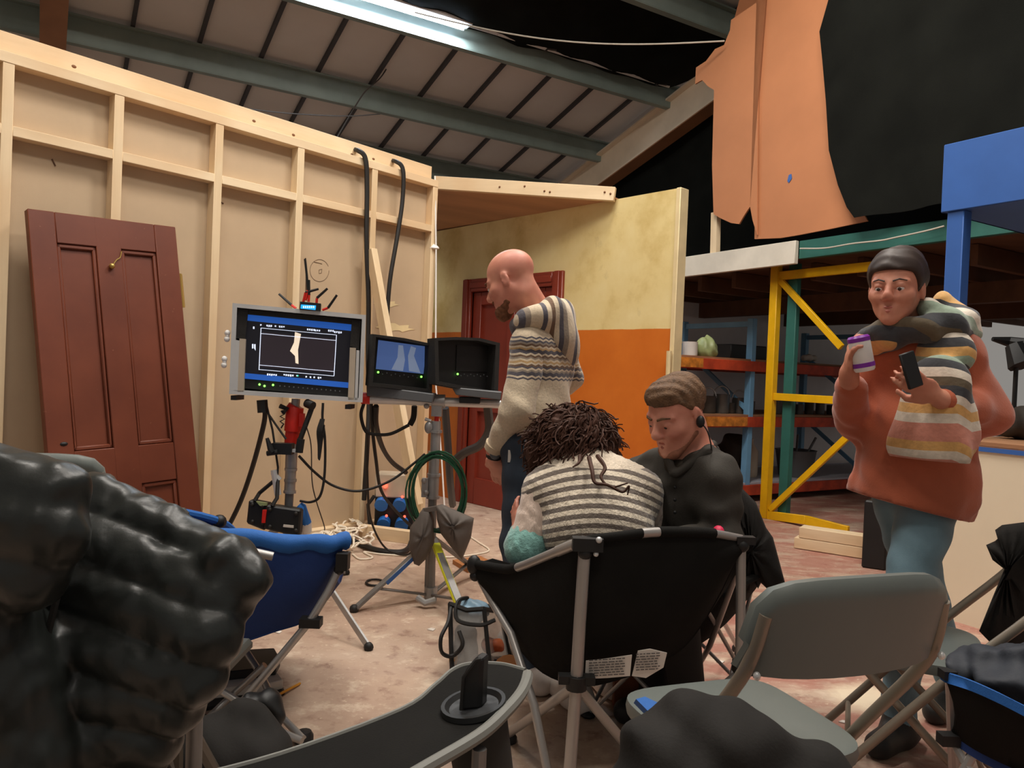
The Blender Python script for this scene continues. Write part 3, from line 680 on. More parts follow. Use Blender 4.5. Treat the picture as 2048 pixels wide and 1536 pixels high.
mat('chair_black', rgb(25, 24, 22), 0.9, 0.15, 10, 0.15, 300, spec=0.15); mat('fold_grey', rgb(98, 104, 100), 0.42, 0.04, 6); mat('fold_dark', rgb(62, 63, 58), 0.45, 0.05); mat('fold_tube', rgb(134, 124, 110), 0.4, 0.06, metal=0.35); mat('fold_tube_dark', rgb(74, 70, 62), 0.42, 0.06, metal=0.3)
mat('puffer', rgb(36, 39, 37), 0.38, 0.10, 5, 0.08, 60, spec=0.4); mat('dark_jacket', rgb(36, 34, 32), 0.85, 0.15, 8, 0.1, 200, spec=0.2); mat('navy_jacket', rgb(44, 48, 56), 0.7, 0.15, 6, 0.1, 100)
mat('piping', rgb(118, 118, 112), 0.6, 0.06); mat('mesh_cup', rgb(48, 47, 44), 0.8, 0.1); mat('paper', rgb(214, 206, 196), 0.8, 0.05); mat('ink', rgb(90, 86, 84), 0.8)
mat('carton', rgb(120, 66, 36), 0.8, 0.15); mat('orange_wrap', rgb(196, 104, 66), 0.5, 0.15); mat('pencil_orange', rgb(206, 140, 40), 0.5); mat('blue_white_pack', rgb(150, 186, 210), 0.4, 0.3, 14)
mat('pot_metal', rgb(96, 96, 94), 0.4, 0.2, metal=0.6); mat('pot_dark', rgb(58, 52, 46), 0.5, 0.2); mat('leaf_bag', rgb(150, 160, 110), 0.4, 0.3, 10); mat('pink_bag', rgb(214, 46, 84), 0.5, 0.1); mat('rust_mat', rgb(160, 104, 60), 0.75, 0.1)
glass('clear_vinyl', rgb(214, 210, 204), 0.32, 0.2)
emit('led_green', rgb(130, 255, 90), 2.5); emit('led_red', rgb(255, 70, 50), 4.0); emit('scr_white', rgb(214, 224, 245), 0.95); emit('scr_blue', rgb(26, 74, 150), 0.9); emit('scr_dark', rgb(14, 14, 22), 0.5)
emit('scr_brown', rgb(34, 27, 32), 0.8); emit('scr_cream', rgb(222, 204, 180), 0.9); emit('scr_green', rgb(20, 200, 160), 0.9); emit('scr_cyan', rgb(30, 150, 220), 1.2); emit('scr_slate', rgb(62, 84, 130), 0.8); emit('scr_pale', rgb(120, 134, 160), 0.6)
class PL:                                                   # a plane in the place, through three points; px() turns pixels into points on it
    def __init__(s, a, b, c):
        s.o = np.asarray(a, float); s.n = nrm(np.cross(np.asarray(b)-a, np.asarray(c)-a))
        if np.dot(s.n, CAM-s.o) < 0: s.n = -s.n
    def px(s, x, y, off=0.0):
        d = ray(x, y); return CAM+d*(np.dot(s.o+s.n*off-CAM, s.n)/np.dot(d, s.n))
    def poly(s, pts, off, th, mb=None):
        mb = mb or MB(); return mb.prism([s.px(x, y, off) for x, y in pts], -s.n*th)
def rect(x0, y0, x1, y1, sl=0.075): return [(x0, y0), (x1, y0+(x1-x0)*sl), (x1, y1+(x1-x0)*sl), (x0, y1)]
# ---- leaning panelled door
TL, TR = swpx(62, 414, 0.09), swpx(355, 468, 0.09)
DW = np.linalg.norm(TR-TL); ex = nrm(TR-TL); sm = np.dot((TL+TR)/2-A0, wd_)
bot = SW(sm+0.06, 0.02, 0.38); tm = (TL+TR)/2-wd_*0.03; ey = nrm(tm-bot); ex = nrm(ex-ey*np.dot(ex, ey)); ez = np.cross(ex, ey)
if np.dot(ez, CAM-bot) < 0: ez = -ez
DH = np.linalg.norm(tm-bot)
def DP(a, b_, c=0.0): return bot+ex*a+ey*b_+ez*c
dl = thing('panel_door', 'old brown panelled door leaning against the framed set wall', 'door', bot)
def dbox(nm, a0, a1, b0, b1, c0, c1, mt='door_brown', par=None, bev=0.004):
    q = MB(); q.box(DP((a0+a1)/2, (b0+b1)/2, (c0+c1)/2), (a1-a0, b1-b0, c1-c0), (ex, ey, ez)); return obj(nm, q, mt, par or dl, bevel=bev)
hw = DW/2; sw_ = 0.115
pl1 = [0.26*DH, 0.44*DH]
b_lo0, b_lo1, b_hi0, b_hi1 = 0.17, 0.47, 0.66, DH-0.15
for a0, a1 in ((-hw, -hw+sw_), (hw-sw_, hw)): dbox('stile', a0, a1, 0, DH, 0, 0.042)
dbox('stile', -0.06, 0.06, 0, DH, 0, 0.041)
for b0, b1 in ((0, b_lo0), (b_lo1, b_hi0), (b_hi1, DH)): dbox('rail', -hw+sw_, hw-sw_, b0, b1, 0, 0.040)
for a0, a1 in ((-hw+sw_, -0.06), (0.06, hw-sw_)):
    for b0, b1 in ((b_lo0, b_lo1), (b_hi0, b_hi1)):
        p = dbox('panel', a0, a1, b0, b1, 0.008, 0.020)
        for (x0, x1, y0, y1) in ((a0, a1, b1-0.022, b1), (a0, a1, b0, b0+0.022), (a0, a0+0.018, b0, b1), (a1-0.018, a1, b0, b1)): dbox('moulding', x0, x1, y0, y1, 0.02, 0.034, par=p, bev=0.006)
dpl = PL(DP(0, 0, 0.042), DP(1, 0, 0.042), DP(0, 1, 0.042))
q = MB(); q.tube(smooth_path([dpl.px(x, y, 0.004) for x, y in ((243, 503), (240, 515), (233, 520), (226, 530))], 5), 0.003, 5); q.ell(dpl.px(224, 532, 0.012), 0.014, None, 10, 8); obj('hook', q, 'brass', dl)
q = MB(); q.beam(DP(hw+0.004, DH*0.76, 0.03), DP(hw+0.004, DH*0.86, 0.03), 0.02, 0.02); obj('hinge', q, 'brass', dl)
q = MB(); q.ell(dpl.px(128, 888, 0.0), (0.018, 0.01, 0.006), (ex, ey, ez), 8, 6); obj('keyhole', q, 'black_plastic', dl)
# ---- large monitor in a flight case
Ma, Mb, Mc = W(465, 606, 3.42), W(732, 630, 3.56), W(458, 788, 3.42)
mp = PL(Ma, Mb, Mc); mn = -mp.n
mo = thing('field_monitor', 'large monitor in an aluminium-edged flight case on a stand', 'monitor', W(595, 800, 3.5))
OUT = [(465, 606), (732, 630), (725, 805), (458, 788)]; INN = [(474, 615), (724, 638), (717, 796), (467, 780)]
for i in range(4):
    j = (i+1) % 4; q = MB(); mp.poly([OUT[i], OUT[j], INN[j], INN[i]], 0.0, 0.16, q); obj('case_edge', q, 'alu', mo, smooth=False)
q = MB(); mp.poly(INN, -0.13, 0.03, q); obj('case_back', q, 'black_plastic', mo)
q = MB(); mp.poly([(476, 617), (722, 640), (720, 650), (478, 627)], -0.02, 0.1, q); mp.poly([(476, 617), (496, 620), (490, 680), (472, 676)], -0.015, 0.1, q); mp.poly([(704, 640), (722, 641), (718, 700), (700, 692)], -0.015, 0.1, q); obj('foam_lining', q, 'black_foam', mo, smooth=False)
q = MB(); mp.poly([(488, 620), (706, 640), (700, 795), (482, 776)], -0.04, 0.05, q); obj('bezel', q, 'black_plastic', mo, smooth=False)
scr = obj('screen', mp.poly([(494, 628), (704, 649), (697, 776), (487, 757)], -0.036, 0.004), 'scr_dark', mo, smooth=False)
def sc(nm, pts, mt, off=-0.035): return obj(nm, mp.poly(pts, off, 0.002), mt, scr, smooth=False)
sc('blue_band', [(494, 628), (704, 649), (703, 662), (493, 641)], 'scr_blue'); sc('blue_band', [(489, 746), (697, 765), (696, 776), (487, 757)], 'scr_blue')
sc('picture', [(524, 664), (672, 678), (666, 746), (519, 734)], 'scr_brown', -0.0352)
for a, b_ in (((522, 656), (673, 670)), ((522, 667), (672, 681)), ((519, 730), (668, 743)), ((518, 739), (668, 752)), ):
    q = MB(); q.beam(mp.px(*a, -0.033), mp.px(*b_, -0.033), 0.002, 0.003, mp.n); q.v and obj('guide_line', q, 'scr_white', scr)
for a, b_ in (((522, 656), (518, 740)), ((673, 670), (668, 752))):
    q = MB(); q.beam(mp.px(*a, -0.033), mp.px(*b_, -0.033), 0.003, 0.002, mp.n); obj('guide_line', q, 'scr_white', scr)
sc('cloth_image', [(590, 664), (602, 668), (596, 700), (597, 728), (591, 726), (590, 712), (580, 702), (588, 685)], 'scr_cream', -0.0345)
def readout(x0, y, n, mt='scr_white', w=4.2, h=4.5):
    q = MB()
    for k in range(n):
        if random.random() < 0.14: continue
        x = x0+k*w; yy = y+k*w*0.085; mp.poly([(x, yy), (x+w*0.7, yy), (x+w*0.7, yy+h*random.uniform(0.55, 1)), (x, yy+h*random.uniform(0.55, 1))], -0.0335, 0.001, q)
    if q.v: obj('readout', q, mt, scr, smooth=False)
readout(516, 648, 6); readout(541, 650, 7); readout(614, 657, 4); readout(629, 659, 3); readout(652, 659, 4); readout(668, 662, 5); readout(506, 653, 2, h=8); readout(504, 688, 2, h=14); readout(534, 747, 5); readout(567, 748, 4); readout(580, 749, 4); readout(594, 750, 3, 'scr_green'); readout(611, 752, 3); readout(627, 753, 4)
for (x0, y0, x1, y1) in ((471, 680, 479, 782), (479, 677, 491, 784), (700, 695, 712, 800), (713, 700, 719, 800)):
    q = MB(); mp.poly([(x0, y0), (x1, y0+1), (x1-4, y1), (x0-4, y1)], 0.0, 0.05, q); obj('slide_bracket', q, 'alu' if x1-x0 < 9 else 'beige_plastic', mo, smooth=False)
for x, y in ((519, 769), (529, 772), (546, 770)):
    q = MB(); q.ell(mp.px(x, y, -0.03), 0.0052, None, 8, 6); obj('button_light', q, 'led_green', mo)
for k in range(14):
    q = MB(); q.ell(mp.px(560+k*9.2, 772+k*0.8, -0.032), 0.0035, None, 6, 4); obj('button', q, 'grey_plastic', mo)
for x, y in ((455, 672), (449, 724)):
    q = MB(); q.ell(mp.px(x, y-6, -0.02), (0.013, 0.012, 0.014)); q.ell(mp.px(x-1, y+6, -0.02), (0.013, 0.012, 0.014)); q.ell(mp.px(x, y, -0.02), (0.009, 0.01, 0.02)); obj('latch', q, 'white_plastic', mo)
for x in (475, 700):
    q = MB(); q.box(mp.px(x, 795 if x < 600 else 813, -0.06), (0.025, 0.1, 0.02)); obj('case_foot', q, 'black_rubber', mo)
# ---- receiver with aerials on top of the monitor
rc = thing('wireless_receiver', 'small video receiver with blue display and six aerials', 'receiver', W(620, 621, 3.5))
rp = PL(W(600, 605, 3.47), W(641, 608, 3.49), W(600, 620, 3.47))
obj('body', rp.poly([(600, 603), (642, 607), (641, 622), (599, 619)], 0, 0.09), 'black_plastic', rc, smooth=False)
dsp = obj('display', rp.poly([(602, 609), (632, 611), (631, 620), (601, 617)], 0.002, 0.003), 'scr_cyan', rc, smooth=False)
q = MB()
for k in range(6): rp.poly([(606+k*4, 612), (608.5+k*4, 612), (608.5+k*4, 616), (606+k*4, 616)], 0.003, 0.0005, q)
obj('readout', q, 'scr_white', dsp, smooth=False)
for pts in (((592, 617), (583, 610), (558, 588)), ((606, 606), (611, 585), (637, 578)), ((617, 604), (618, 590), (618, 560)), ((633, 606), (634, 596), (655, 577)), ((645, 620), (656, 616), (674, 590)), ((611, 601), (616, 580), (613, 545), (610, 518))):
    ps = wp([(x, y, 3.52) for x, y in pts]); q = MB(); q.tube(ps[1:], [0.0065]+[0.0055]*(len(ps)-2), 6); an = obj('aerial', q, 'black_plastic', rc)
    q = MB(); q.tube(ps[:2], 0.006, 6); obj('aerial_joint', q, 'red_paint', an)
# ---- left stand
ls = thing('monitor_stand', 'steel stand with red coupling under the large monitor', 'stand', G(575, 1190))
q = MB(); q.tube(wp([(592, 798, 3.56), (590, 818, 3.56)]), 0.02, 12); obj('spigot', q, 'steel', ls)
q = MB(); q.tube(wp([(592, 811, 3.56), (590, 815, 3.56), (586, 862, 3.56)]), [0.034, 0.040, 0.040], 16); q.tube(wp([(586, 858, 3.56), (583, 886, 3.56)]), 0.033, 14); q.box(W(604, 840, 3.54), (0.02, 0.03, 0.06)); obj('coupling', q, 'red_paint', ls)
q = MB(); q.tube(wp([(584, 884, 3.56), (582, 935, 3.56)]), 0.027, 14); q.tube(wp([(582, 935, 3.56), (579, 985, 3.56)]), 0.025, 14)
for y in (936, 958, 981): q.tube(wp([(582-(y-935)*0.05, y, 3.56), (581.7-(y-935)*0.05, y+5, 3.56)]), 0.029, 14)
obj('column', q, 'steel', ls)
lbase = np.array([*W(572, 1100, 3.56)[:2], 0])
q = MB(); q.tube([W(579, 985, 3.56), lbase+ZZ*0.16], 0.02, 12); obj('lower_column', q, 'dull_steel', ls)
q = MB(); q.tube([lbase+ZZ*0.42, lbase+ZZ*0.34], 0.034, 12); obj('leg_collar', q, 'dull_steel', ls)
ft = G(737, 1300)
for e in (ft, lbase+np.array([-0.5, 0.25, 0]), lbase+np.array([0.05, -0.0, 0])+np.array([0.12, 0.55, 0])):
    q = MB(); q.beam(lbase+ZZ*0.38, e+ZZ*0.012, 0.012, 0.03); lg = obj('leg', q, 'steel', ls, bevel=0.002)
    q = MB(); q.ell(e+ZZ*0.012, 0.02, None, 8, 6); obj('foot', q, 'black_rubber', lg)
q = MB(); q.tube(wp([(613, 806, 3.52), (626, 812, 3.5)]), 0.02, 10); q.tube(wp([(624, 815, 3.52), (600, 880, 3.5)]), 0.012, 8); q.tube(wp([(602, 878, 3.5), (598, 905, 3.5)]), 0.018, 8); obj('friction_arm', q, 'black_plastic', ls)
q = MB(); q.box(W(566, 897, 3.5), (0.09, 0.05, 0.05)); q.tube(wp([(545, 905, 3.46), (541, 898, 3.46), (534, 876, 3.46)]), [0.012, 0.014, 0.008], 8); q.tube(wp([(534, 907, 3.47), (556, 904, 3.47)]), 0.012, 8); obj('clamp', q, 'black_plastic', ls)
q = MB(); q.box(W(584, 901, 3.5), (0.07, 0.02, 0.014)); obj('wing_bolt', q, 'alu', ls); q = MB(); q.tube(wp([(545, 945, 3.5), (560, 960, 3.5)]), 0.012, 8); q.tube(wp([(548, 940, 3.5), (556, 990, 3.5)]), 0.016, 8); obj('hook_clamp', q, 'alu', ls)
q = MB(); q.tube(wp([(560, 812, 3.5), (574, 818, 3.52), (566, 825, 3.5)]), 0.012, 6); q.tube(wp([(x, y, 3.5) for x, y in ((562, 822), (569, 828), (560, 833), (569, 838), (560, 843), (567, 848), (562, 856))]), 0.004, 5); obj('coiled_lead', q, 'black_rubber', ls)
q = MB(); q.tube(wp([(533, 810, 3.5), (545, 860, 3.5), (556, 935, 3.5), (552, 985, 3.5)]), 0.005, 6); q.tube(wp([(524, 800, 3.5), (526, 825, 3.5)]), 0.025, 8); q.tube(wp([(528, 815, 3.5), (552, 850, 3.5), (572, 878, 3.5)]), 0.005, 6); obj('tether', q, 'black_rubber', ls)
# ---- two rugged battery cases hanging from the stand
for (nm, bx, dz_, lb, stk) in (('battery_case', [(497, 1000), (536, 1008), (530, 1062), (492, 1047)], 3.5, 'small black rugged case with green tag hung on the stand', 0), ('battery_case', [(532, 1010), (602, 1020), (598, 1075), (527, 1058)], 3.44, 'black rugged case with red strip hung on the stand', 1)):
    t = thing(nm, lb, 'case', W(bx[3][0]+20, bx[3][1], dz_)); P_ = [W(x, y, dz_) for x, y in bx]; pp = PL(P_[0], P_[1], P_[3])
    obj('lid', pp.poly(bx, 0, 0.05), 'black_plastic', t, bevel=0.008, smooth=False); obj('base', pp.poly([((x-550)*0.97+550, (y-1035)*0.96+1035) for x, y in bx], -0.052, 0.07), 'black_plastic', t, bevel=0.008, smooth=False)
    mx = (bx[0][0]+bx[1][0])/2
    for x in (bx[0][0]+8, bx[1][0]-10):
        y = bx[0][1]+(x-bx[0][0])*0.15
        for yy in (y+8, y+42):
            q = MB(); q.ell(pp.px(x, yy, 0.003), 0.009, None, 8, 6); obj('rib_bolt', q, 'black_rubber', t)
    q = MB(); q.tube(wp([(bx[0][0]+12, bx[0][1]+2, dz_), (bx[0][0]+22, bx[0][1]-14, dz_+0.02), (556, 955, 3.5)]), 0.009, 6); obj('strap', q, 'black_rubber', t)
    if stk: obj('red_strip', pp.poly([(525, 1020), (533, 1020), (530, 1046), (523, 1046)], 0.006, 0.01), 'red_paint', t, smooth=False); obj('label_plate', pp.poly([(567, 1049), (587, 1051), (587, 1056), (566, 1054)], 0.003, 0.004), 'paper', t, smooth=False)
    else: obj('green_tag', pp.poly([(512, 1003), (534, 1006), (534, 1011), (520, 1012)], 0.01, 0.012), 'leaf_bag', t, smooth=False)
# ---- right stand with cross arm
rs = thing('cross_arm_stand', 'steel stand with silver cross arm carrying two small monitors', 'stand', G(862, 1212))
DS = 3.72
q = MB(); q.tube(wp([(734, 797, 3.66), (870, 802, 3.72)]), 0.0245, 16); q.tube(wp([(872, 803, 3.72), (1000, 808, 3.80)]), 0.022, 16); obj('cross_arm', q, 'alu', rs)
q = MB(); q.tube(wp([(723, 796, 3.655), (740, 797, 3.66)]), 0.028, 16); obj('end_cap', q, 'red_paint', rs)
q = MB(); q.tube(wp([(864, 802, 3.72), (890, 803, 3.72)]), 0.034, 14); q.box(W(874, 822, 3.72), (0.05, 0.05, 0.05)); q.ell(W(853, 812, 3.7), 0.014); obj('tee_clamp', q, 'steel', rs)
q = MB(); q.tube(wp([(874, 826, DS), (873, 845, DS)]), 0.012, 10); obj('neck', q, 'red_paint', rs)
q = MB()
for (x0, y0, x1, y1, r_) in ((872, 842, 870, 905, 0.024), (869, 905, 867, 950, 0.026), (867, 950, 865, 996, 0.029)): q.tube(wp([(x0, y0, DS), (x1, y1, DS)]), r_, 14)
for (x, y) in ((871, 860), (870, 903), (868, 947), (866, 992)): q.tube(wp([(x, y, DS), (x-0.3, y+5, DS)]), 0.033, 14)
q.ell(W(857, 855, DS-0.02), (0.02, 0.015, 0.03)); q.tube(wp([(850, 838, DS-0.02), (862, 842, DS-0.02)]), 0.009, 6); q.box(W(850, 975, DS-0.02), (0.03, 0.03, 0.09)); q.ell(W(848, 962, DS-0.03), 0.014); q.ell(W(852, 985, DS-0.03), 0.014); obj('column', q, 'steel', rs)
rb_ = W(861, 1194, DS); cbz = rb_[2]
q = MB(); q.tube([W(865, 990, DS), rb_], 0.021, 12); q.tube([W(857, 1080, DS+0.02), W(853, 1188, DS+0.02)], 0.012, 8); obj('lower_column', q, 'dull_steel', rs)
col = W(866, 1075, DS)
tb_ = G(708, 1224); j1 = W(752, 1184, 3.62)
legs = ((tb_, 'blue_tape'), (G(938, 1258), 'neon_tape'), (np.array([*(col+np.array([0.22, 0.5, 0]))[:2], 0]), None))
for e, tp in legs:
    q = MB(); q.beam(col, e+ZZ*0.012, 0.035, 0.014); lg = obj('leg', q, 'dull_steel', rs, bevel=0.002)
    q = MB(); q.ell(e+ZZ*0.014, 0.022, None, 8, 6); obj('foot', q, 'black_rubber', lg)
    if tp:
        a, b_ = (0.28, 0.62) if tp == 'blue_tape' else (0.08, 0.75); q = MB(); q.beam(col+(e-col)*a, col+(e-col)*b_, 0.038, 0.018); obj('tape', q, tp, lg)
    mid = col+(e+ZZ*0.012-col)*0.72; q = MB(); q.beam(mid, rb_+ZZ*0.01, 0.022, 0.010); obj('spreader', q, 'dull_steel', rs, bevel=0.002)
q = MB(); q.tube([rb_-ZZ*0.02, rb_+ZZ*0.05], 0.032, 12); obj('spider', q, 'steel', rs); q = MB(); q.tube(wp([(835, 1195, 3.6), (850, 1206, 3.58), (870, 1200, 3.6)]), 0.016, 8); obj('bracket', q, 'steel', rs)
# ---- small hooded monitors
def small_mon(lb, body, scr_, D0, D1, side, bits, base):
    t = thing('hooded_monitor', lb, 'monitor', W(base[0][0]+40, base[2][1], D0)); P_ = PL(W(*body[0], D0), W(*body[1], D1), W(*body[-1], D0))
    obj('housing', P_.poly(body, -0.02, 0.07), 'black_plastic', t, bevel=0.006, smooth=False)
    n = len(body); ins = [((x-sum(p[0] for p in body)/n)*0.88+sum(p[0] for p in body)/n, (y-sum(p[1] for p in body)/n)*0.88+sum(p[1] for p in body)/n) for x, y in body]
    for i in range(n):
        j = (i+1) % n; obj('hood_flap', P_.poly([body[i], body[j], ins[j], ins[i]], 0.06, 0.08), 'black_foam', t, smooth=False)
    s = obj('screen', P_.poly(scr_, -0.014, 0.004), side, t, smooth=False)
    for nm, pts, mt in bits: obj(nm, P_.poly(pts, -0.013, 0.001), mt, s, smooth=False)
    sx0, sy0 = scr_[3]; sx1, sy1 = scr_[2]
    for k in range(11):
        tt = (k+0.5)/11; q = MB(); q.ell(P_.px(sx0+(sx1-sx0)*tt, sy0+(sy1-sy0)*tt+(9 if k % 2 else 6), -0.008), 0.0032 if k not in (0, 10) else 0.0055, None, 6, 4); obj('button', q, 'led_green' if k in (0, 10) else 'grey_plastic', t)
    q = MB(); bp = [W(x, y, D0) for x, y in base]; q.prism(bp, np.array([0, 0.14, 0])); obj('shelf_plate', q, 'grey_plastic', t, bevel=0.004, smooth=False)
    return t
small_mon('small hooded monitor showing two pale figures on blue', [(745, 668), (808, 676), (866, 688), (864, 786), (738, 772)], [(757, 680), (853, 693), (847, 748), (752, 738)], 3.62, 3.68, 'scr_slate', [('figure_image', [(797, 690), (806, 691), (810, 720), (806, 742), (783, 739), (795, 715)], 'scr_pale'), ('figure_image', [(822, 692), (832, 696), (828, 712), (841, 746), (818, 742), (816, 712)], 'scr_pale')], [(735, 770), (868, 788), (864, 806), (733, 792)])
small_mon('small hooded monitor with a blank dark screen beside the bald man', [(869, 676), (912, 674), (960, 676), (1000, 686), (996, 790), (912, 776), (871, 768)], [(914, 690), (986, 694), (984, 744), (912, 742)], 3.68, 3.74, 'black_plastic', [], [(903, 774), (1003, 784), (1001, 800), (912, 790)])
q = MB(); q.box(W(940, 800, 3.74), (0.1, 0.08, 0.03)); tag(obj('mount_plate', q, 'black_plastic', bevel=0.003), 'black mounting plate between cross arm and blank small monitor', 'plate')
# ---- cloth bags by outline
def pillow(name, px, D, th, m, parent=None, label=None, back=0.5, tilt=0.0, sub=4, wr=0.0):
    c = np.mean(np.array(px), 0); n0 = len(px); P2 = []
    pts = []
    for i in range(n0):
        a, b_ = np.array(px[i], float), np.array(px[(i+1) % n0], float)
        for k in range(sub): pts.append(a+(b_-a)*k/sub)
    n = len(pts); q = MB(); rings = [1.0, 0.93, 0.8, 0.6, 0.35, 0.12]
    def P(p, s, side):
        x, y = c+(p-c)*s; t = math.sqrt(max(0, 1-s*s))*th
        w_ = wr*math.sin(p[0]*0.21+p[1]*0.13+s*4)*(1-s*s)
        o = W(x, y, D+tilt*(y-c[1])); d = nrm(CAM-o); return o+d*(t+w_)*side*(1 if side > 0 else back)
    vs = []
    for side in (1, -1):
        for s in rings[(0 if side > 0 else 1):]: vs.append([P(p, s, side) for p in pts])
    rows = list(reversed(vs[:len(rings)]))+vs[len(rings):]
    flat = [p for r in rows for p in r]; fs = []
    for i in range(len(rows)-1):
        for k in range(n): fs.append((i*n+k, i*n+(k+1) % n, (i+1)*n+(k+1) % n, (i+1)*n+k))
    fs.append(tuple(range(n-1, -1, -1))); fs.append(tuple((len(rows)-1)*n+k for k in range(n))); q.add(flat, [tuple(reversed(f)) for f in fs])
    return obj(name, q, m, parent, label=label, ang=80)
sb = thing('sandbag', 'grey saddle sandbag slung over the cross arm stand column', 'sandbag', W(866, 1120, 3.62))
pillow('left_pouch', [(846, 1016), (860, 1014), (868, 1040), (869, 1085), (852, 1118), (838, 1132), (828, 1128), (818, 1095), (820, 1055)], 3.64, 0.055, 'sandbag', sb, wr=0.006)
pillow('right_pouch', [(872, 1012), (884, 1008), (915, 1022), (948, 1036), (942, 1075), (924, 1120), (905, 1098), (882, 1068), (874, 1040)], 3.60, 0.06, 'sandbag', sb, wr=0.008)
q = MB(); q.beam(W(852, 1020, 3.64), W(878, 1015, 3.62), 0.05, 0.02); obj('saddle_strap', q, 'sandbag', sb)
# ---- cables
q = MB(); pts = []
for k in range(9*26):
    a = 2*math.pi*k/26; lp = k/26; o_ = 6*math.sin(lp*2.3); pts.append(W(874+o_+(54+3*math.sin(lp*3))*math.sin(a), 985+4*math.sin(lp*1.7)-(76+3*math.cos(lp*2))*math.cos(a), 3.64+0.012*math.sin(lp*1.3+a)))
q.tube(pts, 0.0045, 5); tag(obj('cable_coil', q, 'green_cable'), 'dark green cable coil looped over the cross arm stand', 'cable')
def cable(name, pts, r, m, label, cat='cable', n=6):
    q = MB(); q.tube(smooth_path(pts, 7), r, n); return tag(obj(name, q, m), label, cat)
wo = 0.085
cable('cable', [swpx(705, 300, -0.1), swpx(716, 301, 0.04), swpx(731, 318, wo), swpx(734, 380, wo), swpx(733, 480, wo), swpx(737, 600, wo), swpx(736, 700, wo), swpx(738, 800, wo+0.05), swpx(734, 900, wo+0.08), swpx(728, 1000, wo+0.05)], 0.016, 'black_rubber', 'thick black cable draped over the wall top beside a stud')
cable('cable', [swpx(778, 322, -0.1), swpx(792, 323, 0.04), swpx(806, 340, wo), swpx(805, 400, wo), swpx(795, 470, wo), swpx(780, 560, wo), swpx(774, 640, wo), swpx(772, 700, wo)], 0.015, 'black_rubber', 'thick black cable curving over the wall top near the corner')
cable('cable', wp([(522, 806, 3.55), (530, 830, 3.6), (520, 880, 3.7), (500, 950, 3.85), (478, 1010, 3.95), (450, 1064, 4.0), (430, 1085, 4.0)]), 0.012, 'black_rubber', 'long black cable trailing from the large monitor to the floor')
cable('cable', wp([(598, 912, 3.5), (630, 945, 3.55), (668, 972, 3.6), (720, 982, 3.62), (780, 962, 3.64), (830, 925, 3.66), (850, 908, 3.66)]), 0.0065, 'black_rubber', 'black lead swinging between the two monitor stands')
cable('cable', wp([(646, 806, 3.52), (645, 840, 3.52), (650, 880, 3.52), (649, 950, 3.52), (640, 992, 3.52), (622, 1004, 3.53), (600, 1002, 3.54)]), 0.006, 'black_rubber', 'black lead hanging from the large monitor to the stand')
q = MB()
for k in range(5): q.tube(smooth_path(wp([(642+k*1.5, 838, 3.5), (635+k*2, 862, 3.49), (637+k*2, 890-k*4, 3.5), (638, 920-9*k, 3.5), (644, 880, 3.5), (648, 850, 3.5)]), 4), 0.005, 5)
tag(obj('cable_bundle', q, 'black_rubber'), 'knotted bundle of black lead hanging below the large monitor', 'cable')
cable('cable', wp([(612, 850, 3.5), (622, 890, 3.55), (624, 960, 3.6), (632, 1000, 3.65), (648, 1050, 3.8), (649, 1060, 3.9)]), 0.003, 'wire_dark', 'thin brown wire hanging behind the red coupling')
cable('cable', wp([(728, 806, 3.66), (722, 830, 3.68), (730, 860, 3.7), (745, 868, 3.7), (780, 868, 3.7), (818, 850, 3.72)]), 0.009, 'black_rubber', 'black strap lead looping under the cross arm')
cable('cable', wp([(742, 806, 3.7), (745, 860, 3.8), (752, 920, 3.9), (762, 980, 4.1), (790, 1020, 4.3), (830, 1060, 4.5)]), 0.009, 'black_rubber', 'black cable running from the cross arm to the wall foot')
cable('cable', wp([(752, 812, 3.7), (752, 850, 3.8), (765, 895, 4.1), (785, 925, 4.4), (812, 945, 4.6)]), 0.014, 'black_rubber', 'thick cable arching behind the raking brace')
cable('cable', wp([(735, 860, 3.75), (735, 960, 3.9), (742, 1040, 4.1), (770, 1095, 4.3), (812, 1110, 4.2), (830, 1090, 4.1), (836, 1060, 4.1)]), 0.006, 'black_rubber', 'thin black cable looping down to the foot batten')
cable('cable', wp([(829, 812, 3.74), (827, 835, 3.75), (820, 850, 3.75)]), 0.014, 'black_foam', 'short black strap hanging from the first small monitor')
cable('strap', wp([(890, 815, 3.8), (895, 880, 3.9), (900, 960, 4.0), (905, 1010, 4.2)]), 0.02, 'grey_plastic', 'grey webbing strap hanging behind the cross arm stand', 'strap')
cable('strap', wp([(975, 812, 3.85), (978, 860, 3.85), (960, 890, 3.85), (930, 905, 3.85), (905, 925, 3.9)]), 0.022, 'sandbag', 'rolled grey strap slung under the blank monitor', 'strap')
random.seed(11)
for k in range(14):
    cx, cy = random.uniform(612, 722), random.uniform(1068, 1104); pts = []
    for a in range(26):
        t = a/25*2*math.pi*1.4; r_ = random.uniform(0.95, 1.05); p = G(cx+random.uniform(18, 34)*math.cos(t+k)*r_, cy+random.uniform(5, 12)*math.sin(t+k), 0.0); pts.append(p+ZZ*(0.012+0.045*abs(math.sin(t*1.5+k))+0.002*k))
    cable('cable', pts, 0.0066, 'white_cable', 'white mains cable loop tangled on the floor below the battery cases').__setitem__('group', 'white cable tangle')
cable('cable', [G(705, 1108, 0.006), G(720, 1118, 0.006), G(745, 1115, 0.006), G(728, 1104, 0.006), G(760, 1108, 0.006), G(820, 1112, 0.006), G(900, 1114, 0.006), G(955, 1108, 0.006), G(978, 1100, 0.006), G(958, 1085, 0.006), G(938, 1072, 0.006)], 0.0055, 'white_cable', 'white cable snaking across the floor past the sandbag')
